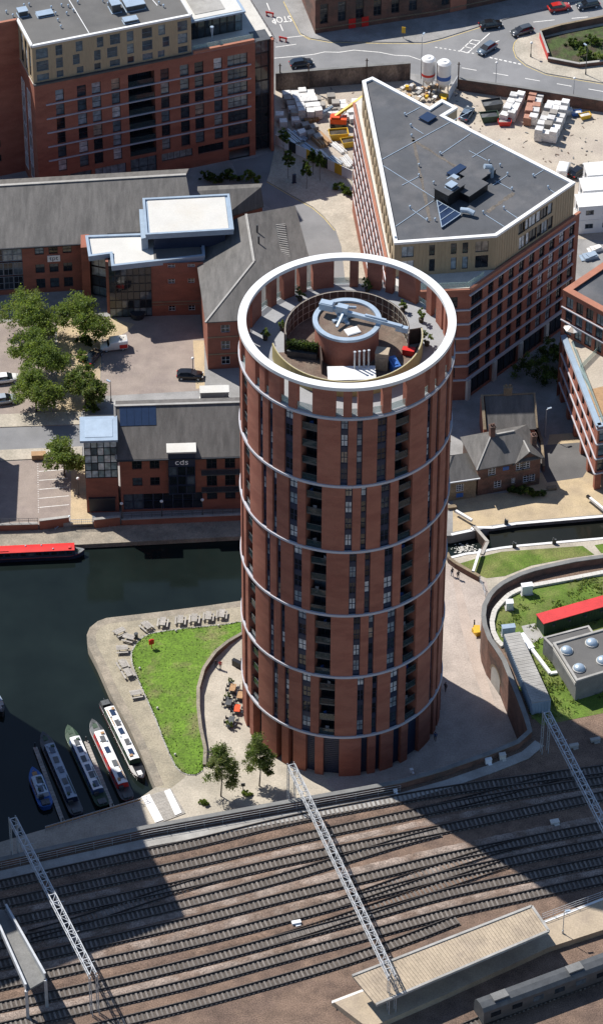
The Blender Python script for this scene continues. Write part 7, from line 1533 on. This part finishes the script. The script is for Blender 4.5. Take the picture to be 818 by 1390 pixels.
# silos
def silo(px, py, band, label):
    p = P(px, py); t = thing('mortar_silo', label, 'silo', tuple(p), 0, 'mortar silos'); MB().cyl(p.xy, 1.25, 2.6, 6.6, 28).cyl(p.xy, 1.25, 6.6, 6.95, 28, r1=.9).cyl(p.xy, .3, 6.95, 7.1, 12).build('tank', 'white_paint', t, smooth=False); MB().cyl(p.xy, .25, 1.2, 2.6, 24, r1=1.24).build('hopper', 'white_metal', t); MB().cyl(p.xy, 1.262, 3.4, 4.2 if band == 'blue_paint' else 3.9, 28).build('band', band, t)
    for a_ in (45, 135, 225, 315): MB().bar((p.x+1.1*math.cos(R_(a_)), p.y+1.1*math.sin(R_(a_)), 0), (p.x+1.15*math.cos(R_(a_)), p.y+1.15*math.sin(R_(a_)), 3.2), .14, .14).build('leg', 'galvanised', t)
    MB().bar((p.x-1.28, p.y-.2, .5), (p.x-1.28, p.y-.2, 6.8), .06, .3).build('ladder', 'galvanised', t)
silo(580, 122, 'red_paint', 'white mortar silo with red band behind the wedge roof'); silo(601, 127, 'blue_paint', 'white mortar silo with blue band behind the wedge roof')
# boom lift
p = P(459, 172); t = thing('boom_lift', 'orange-red boom lift with raised yellow arm in the left yard', 'boom lift', tuple(p)); MB().box((p.x, p.y, .75), (2.9, 1.7, .6), R_(-5)).build('chassis', 'steel_dark', t)
for x in (-1.0, 1.0):
    for y in (-.85, .85): MB().tube([(p.x+x, p.y+y-.15, .45), (p.x+x, p.y+y+.15, .45)], .45, 12).build('wheel', 'rubber', t)
MB().box((p.x, p.y, 1.55), (2.9, 1.6, 1.0), R_(-5)).box((p.x-.5, p.y, 2.2), (1.5, 1.3, .4), R_(-5)).build('body', 'orange_red', t); MB().bar((p.x-.7, p.y, 2.1), (p.x+5.2, p.y+2.8, 5.2), .45, .5).build('boom', 'yellow_paint', t); MB().bar((p.x-.2, p.y-.3, 1.6), (p.x+1.2, p.y+.4, 2.9), .2, .2).build('ram', 'galvanised', t); MB().box((p.x+5.7, p.y+3.0, 5.3), (.9, 1.4, .1), R_(20)).box((p.x+5.7, p.y+3.0, 6.3), (.9, 1.4, .08), R_(20)).bar((p.x+5.3, p.y+2.5, 5.3), (p.x+5.3, p.y+2.5, 6.3), .06, .06).bar((p.x+6.1, p.y+3.5, 5.3), (p.x+6.1, p.y+3.5, 6.3), .06, .06).build('basket', 'galvanised', t)
def skip(px, py, rz, mat, fill, label, s=1.0):
    p = P(px, py, .02); t = thing('skip', label, 'skip', tuple(p), R_(rz), 'skips'); w2, l2 = .85*s, 1.5*s
    o = [(-l2*.75, -w2), (l2*.75, -w2), (l2*.75, w2), (-l2*.75, w2)]; u = [(-l2, -w2), (l2, -w2), (l2, w2), (-l2, w2)]; m_ = MB(); vs = [(x, y, .1) for x, y in o]+[(x, y, 1.2*s) for x, y in u]+[(x*.94, y*.92, 1.2*s) for x, y in u]+[(x*.9, y*.92, .85*s) for x, y in u]
    m_.add(vs, [(0, 1, 5, 4), (1, 2, 6, 5), (2, 3, 7, 6), (3, 0, 4, 7), (3, 2, 1, 0), (4, 5, 9, 8), (5, 6, 10, 9), (6, 7, 11, 10), (7, 4, 8, 11), (8, 9, 13, 12), (9, 10, 14, 13), (10, 11, 15, 14), (11, 8, 12, 15)]); m_.build('body', mat, t, tuple(p), R_(rz)); MB().add([(x*.9, y*.92, .86*s) for x, y in u]+[(0, 0, 1.1*s)], [(0, 1, 4), (1, 2, 4), (2, 3, 4), (3, 0, 4)]).build('contents', fill, t, tuple(p), R_(rz))
skip(459, 187, 8, 'yellow_paint', 'soil', 'yellow skip of dark spoil nearer the boom lift', 1.15); skip(474, 197, 15, 'yellow_paint', 'soil', 'yellow skip half hidden beside the brick wedge'); skip(663, 163, 10, 'green_dark', 'steel_dark', 'dark green skip beside the silver car', 1.1); skip(684, 169, 0, 'red_paint', 'concrete', 'small red skip beside the narrow pallet pile', .8); skip(667, 147, 15, 'steel_dark', 'steel_dark', 'dark steel skip behind the green one', 1.2); skip(793, 160, 20, 'yellow_paint', 'plastic_wrap', 'small yellow bin at the right end of the yard', .7); skip(781, 156, 10, 'blue_paint', 'plastic_wrap', 'small blue bin at the right end of the yard', .65)
p = P(771, 155); tag(MB().box((p.x, p.y, .55), (1.2, 1.0, 1.0), R_(10)).box((p.x, p.y, 1.08), (1.25, 1.05, .08), R_(10)).box((p.x, p.y, .05), (1.0, .9, .1), R_(10)).build('white_crate', 'plastic_wrap'), 'white crate left of the blue bin in the yard', 'crate')
# stacks of steel and boards by the hoarding
for i, (a_, b_, w_, h_, mat, lab) in enumerate((((385, 180), (404, 196), 1.6, .6, 'galvanised', 'bundle of grey steel sheets nearest the apartment block'), ((397, 181), (415, 192), 1.0, .5, 'light_metal', 'bundle of pale metal channels beside the steel sheets'), ((408, 199), (428, 213), 1.8, .5, 'blue_grey_metal', 'blue-grey stack of boards behind the hoarding'), ((428, 185), (443, 200), 2.0, .8, 'wood', 'stack of brown boards in the middle of the left yard'), ((430, 207), (441, 218), 1.4, .7, 'plastic_wrap', 'white-wrapped boards behind the hoarding'), ((450, 195), (466, 208), 1.0, .4, 'plastic_wrap', 'pale long boards below the yellow skips'), ((446, 218), (460, 228), 1.6, .7, 'galvanised', 'grey stack at the right end of the hoarding'), ((466, 215), (476, 228), 1.3, .6, 'plastic_wrap', 'white heap beside the brick wedge at the hoarding end'), ((440, 150), (458, 157), 1.8, .7, 'plastic_wrap', 'pale heap of wrapped boards right of the pallets'), ((436, 160), (452, 150), .5, 1.0, 'light_metal', 'long pale beams leaning behind the boom lift'))):
    A, B = P(*a_, 0), P(*b_, 0); t = thing('material_stack', lab, 'building materials', tuple(A), 0, 'material stacks'); n = 5; d = (B-A).normalized(); nn = Vector((-d.y, d.x, 0)); r = random.Random(i)
    for k in range(n):
        o = nn*(w_*(k/(n-1)-.5))+d*r.uniform(-.3, .3); hh = h_*r.uniform(.7, 1.2); MB().bar(A+o+Vector((0, 0, hh/2)), B+o+Vector((0, 0, hh/2)), w_/n*.9, hh).build('board', mat, t)
# rubble by the silos
r = random.Random(31); rb_ = thing('rubble_heap', 'jumbled heap of pale boxes and boards between wedge roof and silos', 'rubble', tuple(P(570, 130)))
for i in range(46):
    p = P(r.uniform(545, 606), r.uniform(118, 142), 0); d = (r.uniform(.3, 1.2), r.uniform(.3, .9), r.uniform(.2, .8)); MB().box((p.x, p.y, d[2]/2+r.uniform(0, .6)), d, r.uniform(0, 3)).build('rubble_piece', r.choice(['canopy_beige', 'plastic_wrap', 'wood', 'concrete', 'yellow_paint', 'fence_pale']), rb_)
# loose debris strewn over the yard
db = MB(); YP = PP([(376, 126), (520, 112), (548, 122), (620, 125), (690, 140), (812, 160), (812, 215), (770, 235), (700, 200), (640, 180), (600, 160), (478, 235), (440, 205), (378, 170)]); xs = [q[0] for q in YP]; ys = [q[1] for q in YP]; cnt = 0
while cnt < 230:
    x, y = r.uniform(min(xs), max(xs)), r.uniform(min(ys), max(ys))
    if not inside(x, y, YP): continue
    d = (r.uniform(.1, .7), r.uniform(.06, .25), r.uniform(.03, .14)); db.box((x, y, .01+d[2]/2), d, r.uniform(0, 3.1), r.randrange(5)); cnt += 1
tag(db.build('yard_debris', ['gravel_brown', 'concrete', 'steel_dark', 'gravel_brown', 'concrete_dark']), 'loose offcuts and debris strewn over the builders yard', 'debris', kind='stuff')
# hoarding
hd = thing('site_hoarding', 'white site hoarding with black and yellow panels along the pavement', 'hoarding', tuple(P(378, 190)))
A, B = P(373, 196, 0), P(478, 246, 0); n = 22
for i in range(n):
    a_, b_ = A.lerp(B, (i+.01)/n), A.lerp(B, (i+.97)/n); mt = {4: 'black_paint', 5: 'black_paint', 9: 'yellow_paint', 10: 'yellow_paint', 13: 'black_paint', 14: 'black_paint', 17: 'yellow_paint', 18: 'yellow_paint'}.get(i, 'white_paint')
    MB().bar((a_.x, a_.y, 1.1), (b_.x, b_.y, 1.1), .08, 2.2).build('panel', mt, hd)
MB().bar((A.x, A.y+.3, 1.8), (B.x, B.y+.3, 1.8), .1, .1).build('brace_rail', 'wood', hd)
# site cabins
def cabin(px, py, z, label, L=9., W=3.4, h=2.7, rz=0.):
    p = P(px, py, 0); t = thing('site_cabin', label, 'cabin', (p.x, p.y, z), R_(rz), 'site cabins'); C, Sn = math.cos(R_(rz)), math.sin(R_(rz)); o = [(0, 0), (L, 0), (L, W), (0, W)]; f = [(p.x+x*C-y*Sn, p.y+x*Sn+y*C) for x, y in o]
    a = MB(); fc = Fac(f[0], f[1]); ops = [(1.2, 2.6, z+1.0, z+2.0), (4.2, 5.6, z+1.0, z+2.0)]; wall_face(a, fc, z, z+h, ops, .12); f2 = Fac(f[3], f[0]); op2 = [(1.0, 2.2, z+1.0, z+2.0)]; wall_face(a, f2, z, z+h, op2, .12); wall_face(a, Fac(f[1], f[2]), z, z+h); wall_face(a, Fac(f[2], f[3]), z, z+h); a.build('wall', 'white_metal', t)
    for q in ops: window(t, fc, *q, 2, 1, 'grey_frame', 'pane_dark', .08)
    for q in op2: window(t, f2, *q, 2, 1, 'grey_frame', 'pane_dark', .08)
    MB().prism(inset_poly(f, -.12), z+h, z+h+.12).build('roof', 'white_paint', t)
    for i in range(4): MB().bar(f2.at(i*W/3.02+.05, z+.1, .03), f2.at(i*W/3.02+.05, z+h, .03), .08, .05).build('wall_rib', 'white_metal', t)
cb_p = [(783, 318, 0), (783, 318, 2.85), (789, 296, 0), (789, 296, 2.85), (795, 275, 0), (795, 275, 2.85)]
for i, (px, py, z) in enumerate(cb_p): cabin(px, py, z, '%s white site cabin of the stack %s' % ('lower' if z == 0 else 'upper', ['nearest the right brick block', 'in the middle of the row', 'farthest toward the yard'][i//2]), 12, 3.68, 2.75, 8)
for i, (px, py, s, mat, lab) in enumerate(((770, 342, 1.3, 'plastic_wrap', 'white-wrapped bundle on the ground below the cabins, left'), (800, 350, 1.5, 'blue_grey_metal', 'blue tarpaulin bundle on the ground below the cabins'), (808, 340, 1.2, 'plastic_wrap', 'white bundle at the right below the cabins'))):
    p = P(px, py); tag(MB().box((p.x, p.y, .35), (s*1.6, s, .6), R_(20)).box((p.x+.2, p.y, .7), (s, s*.8, .25), R_(32)).box((p.x-.3, p.y+.1, .1), (s*1.9, s*1.1, .15), R_(15)).build('tarp_bundle', mat), lab, 'bundle')
# ================================================================== STREET FURNITURE
lamp(P(571, 100, .12), 8.0, 'tall grey street lamp beside the red banded silo', 'arm', .8, 1.2, 'galvanised'); lamp(P(719.6, 77, .13), 3.0, 'short black lantern post on the corner pavement', 'globe', mat='black_paint'); lamp(P(794, 101, .13), 6.0, 'dark lamp post on the pavement at the upper right', 'arm', .6, 2.2)
lamp(P(672, 117, 0), 5.0, 'slim lamp post on the road edge above the pallets, left', 'globe', mat='galvanised'); lamp(P(777, 138, 0), 5.0, 'slim lamp post on the road edge above the pallets, right', 'globe', mat='galvanised'); lamp(P(739, 592, 0), 5.5, 'slim lamp post in the paved court right of the lock houses', 'arm', .5, .4, 'galvanised')
p = P(399, 248, .12); tag(MB().box((p.x, p.y, .95), (.6, .25, 1.7), R_(20)).box((p.x, p.y, .1), (.8, .4, .2), R_(20)).box((p.x, p.y, 1.85), (.66, .3, .12), R_(20)).build('info_totem', 'navy_panel'), 'dark information totem on the pavement by the saplings', 'sign')
p = P(547, 52, .12); t = thing('yellow_sign', 'yellow sign board standing on the mill pavement', 'sign', tuple(p)); MB().cyl(p.xy, .05, .12, 1.4, 8).build('post', 'steel_dark', t); MB().box((p.x, p.y, 1.9), (.7, .08, 1.3), R_(-10)).build('board', 'yellow_paint', t)
for i, (px, py) in enumerate(((384, 56), (366, 22))):
    p = P(px, py); t = thing('road_barrier', ['red and white barrier at the mouth of the stop-marked road', 'red barrier farther up the stop-marked road'][i], 'barrier', tuple(p)); MB().box((p.x, p.y, .75), (1.6, .1, .35), R_(-20)).build('board', 'red_paint', t)
    for s in (-.6, .6): MB().box((p.x+s*.94, p.y-s*.34, .4), (.08, .5, .8), R_(-20)).build('foot', 'red_paint', t)
rail_fence('pavement_posts', PP([(338, 2), (372, 56)], 0), 0, 1.1, 'row of posts along the left side of the stop-marked road', 1.3, 'wood_dark', 1, 'fence')
# sunken planted area with red wall at the upper right
low_wall('red_wall', PP([(732, 52), (743, 82)]), .1, 1.6, .25, 'red painted low wall on the corner pavement', 'red_roof', 'concrete'); low_wall('planter_wall', PP([(743, 84), (785, 92), (820, 88)]), .1, .9, .4, 'low brick wall round the sunken planting at the upper right', 'brick_old', 'concrete'); low_wall('planter_wall', PP([(732, 51), (760, 43), (825, 30)]), .1, 1.5, .35, 'brick wall along the upper road over the sunken planting', 'brick_old', 'stone_old')
struct(MB().sheet(PP([(734, 52), (825, 33), (825, 88), (785, 90), (744, 82)], .13), .14), 'planting_bed', 'bed_green')
rail_fence('road_railing', PP([(748, 44), (780, 37), (825, 29)]), .13, 1.1, 'grey railing along the upper right road', 1.6, 'galvanised', 3, balus=.2)
p = P(646, 860); t = thing('grit_bin', 'yellow grit bin against the viaduct wall on the plaza', 'grit bin', tuple(p)); MB().box((p.x, p.y, .4), (1.4, .8, .75), R_(-60)).build('body', 'yellow_paint', t); MB().prism([(p.x-.5, p.y-.8), (p.x+.5, p.y-.6), (p.x+.5, p.y+.7), (p.x-.4, p.y+.7)], .78, [.85, .85, 1.1, 1.1]).build('lid', 'yellow_paint', t)
p = P(330, 1075); tag(MB().cyl(p.xy, .06, 0, 1.2, 8).box((p.x, p.y, 1.45), (.6, .1, .6), R_(5)).box((p.x, p.y, .05), (.4, .4, .1)).build('notice_post', 'steel_dark'), 'small notice on a post between the two birches', 'sign')
# benches in the lock yard: low stone blocks
for i, (px, py, lab) in enumerate(((748, 664, 'pale stone kerb block at the corner of the tarmac patch'), (613, 690, 'low stone trough at the foot of the stone cottage'))):
    p = P(px, py); tag(MB().box((p.x, p.y, .2), (1.4, .6, .4), R_(10)).box((p.x, p.y, .43), (1.5, .7, .08), R_(10)).box((p.x, p.y, .03), (1.6, .8, .06), R_(10)).build('stone_block', 'stone_old'), lab, 'stone block')
# low shadowed wall and planting beside the lock house
low_wall('garden_wall', PP([(724, 575), (734, 605), (737, 640)]), 0, 1.1, .3, 'dark garden wall with planting right of the lock houses', 'brick_old', 'stone_old')
# ================================================================== PEOPLE
def person(px, py, rz, top, legs, label, seed, stride=.18, h=1.74, z=0.):
    p = P(px, py, z); r = random.Random(seed); k = h/1.74
    J = {'pel': (0, 0, .95), 'ch': (0, .02, 1.25), 'neck': (0, .02, 1.47), 'head': (0, .04, 1.6), 'top': (0, .03, 1.72), 'lh': (-.1, 0, .9), 'lk': (-.1, stride*.5, .5), 'la': (-.1, stride*.6-.02, .09), 'lt': (-.1, stride*.6+.16, .04), 'rh': (.1, 0, .9), 'rk': (.1, -stride*.25+.05, .5), 'ra': (.1, -stride, .1), 'rt': (.1, -stride+.16, .04), 'ls': (-.19, .01, 1.42), 'le': (-.26, -.04, 1.15), 'lw': (-.25, .1, .92), 'lf': (-.25, .14, .82), 'rs': (.19, .01, 1.42), 're': (.26, .02, 1.15), 'rw': (.25, -.04, .92), 'rf': (.25, -.02, .82)}
    E = [('pel', 'ch'), ('ch', 'neck'), ('neck', 'head'), ('head', 'top'), ('pel', 'lh'), ('lh', 'lk'), ('lk', 'la'), ('la', 'lt'), ('pel', 'rh'), ('rh', 'rk'), ('rk', 'ra'), ('ra', 'rt'), ('ch', 'ls'), ('ls', 'le'), ('le', 'lw'), ('lw', 'lf'), ('ch', 'rs'), ('rs', 're'), ('re', 'rw'), ('rw', 'rf')]
    RAD = {'pel': (.16, .12), 'ch': (.17, .12), 'neck': (.06, .06), 'head': (.095, .11), 'top': (.07, .08), 'lh': (.095, .095), 'rh': (.095, .095), 'lk': (.06, .06), 'rk': (.06, .06), 'la': (.045, .045), 'ra': (.045, .045), 'lt': (.04, .035), 'rt': (.04, .035), 'ls': (.065, .065), 'rs': (.065, .065), 'le': (.048, .048), 're': (.048, .048), 'lw': (.035, .035), 'rw': (.035, .035), 'lf': (.04, .03), 'rf': (.04, .03)}
    ks = list(J); me = bpy.data.meshes.new('pb'); me.from_pydata([tuple(c*k for c in J[q]) for q in ks], [(ks.index(a), ks.index(b)) for a, b in E], []); o = bpy.data.objects.new('pb', me); COL.objects.link(o); o.modifiers.new('s', 'SKIN'); sv = me.skin_vertices[0].data
    for i, q in enumerate(ks): sv[i].radius = [x*k for x in RAD[q]]; sv[i].use_root = (q == 'pel')
    o.modifiers.new('u', 'SUBSURF').levels = 1; dg = bpy.context.evaluated_depsgraph_get(); bm2 = bpy.data.meshes.new_from_object(o.evaluated_get(dg)); bpy.data.objects.remove(o)
    bm2.materials.clear()
    for q in ('skin', top, legs, 'cloth_dark'): bm2.materials.append(MATS[q])
    for f in bm2.polygons:
        c = f.center/k; f.material_index = 3 if c.z < .09 else (2 if c.z < .93 and abs(c.x) < .22 else (1 if .93 <= c.z < 1.47 or (abs(c.x) > .2 and c.z > .95) else 0)); f.use_smooth = True
    t = put('person', bm2, None, tuple(p), R_(rz)); tag(t, label, 'person')
    hr = MB().dome((0, .01*k, 1.64*k), .105*k, .12*k, .125*k, 10, 4); hr.build('hair', 'cloth_dark' if seed % 2 else 'wood_dark', t, tuple(p), R_(rz), smooth=True)
    return t
person(293, 906, 200, 'cloth_dark', 'cloth_dark', 'person in dark clothes walking by the lawn wall, left of two', 1); person(299, 908, 190, 'cloth_red', 'cloth_dark', 'person in a dark red top walking by the lawn wall, right of two', 2)
person(613, 782, 30, 'cloth_dark', 'cloth_blue', 'person in dark clothes beside the curved wall at the lock, left of two', 3); person(621, 786, 20, 'cloth_dark', 'cloth_dark', 'person in black beside the curved wall at the lock, right of two', 4)
person(643, 853, 80, 'cloth_dark', 'cloth_dark', 'person in black by the yellow grit bin', 5); person(604, 938, 150, 'cloth_dark', 'cloth_dark', 'person in dark clothes in the tower shadow close to the wall', 6); person(590, 1005, 170, 'cloth_blue', 'cloth_dark', 'person in dark blue in the deep shade at the tower foot', 7)
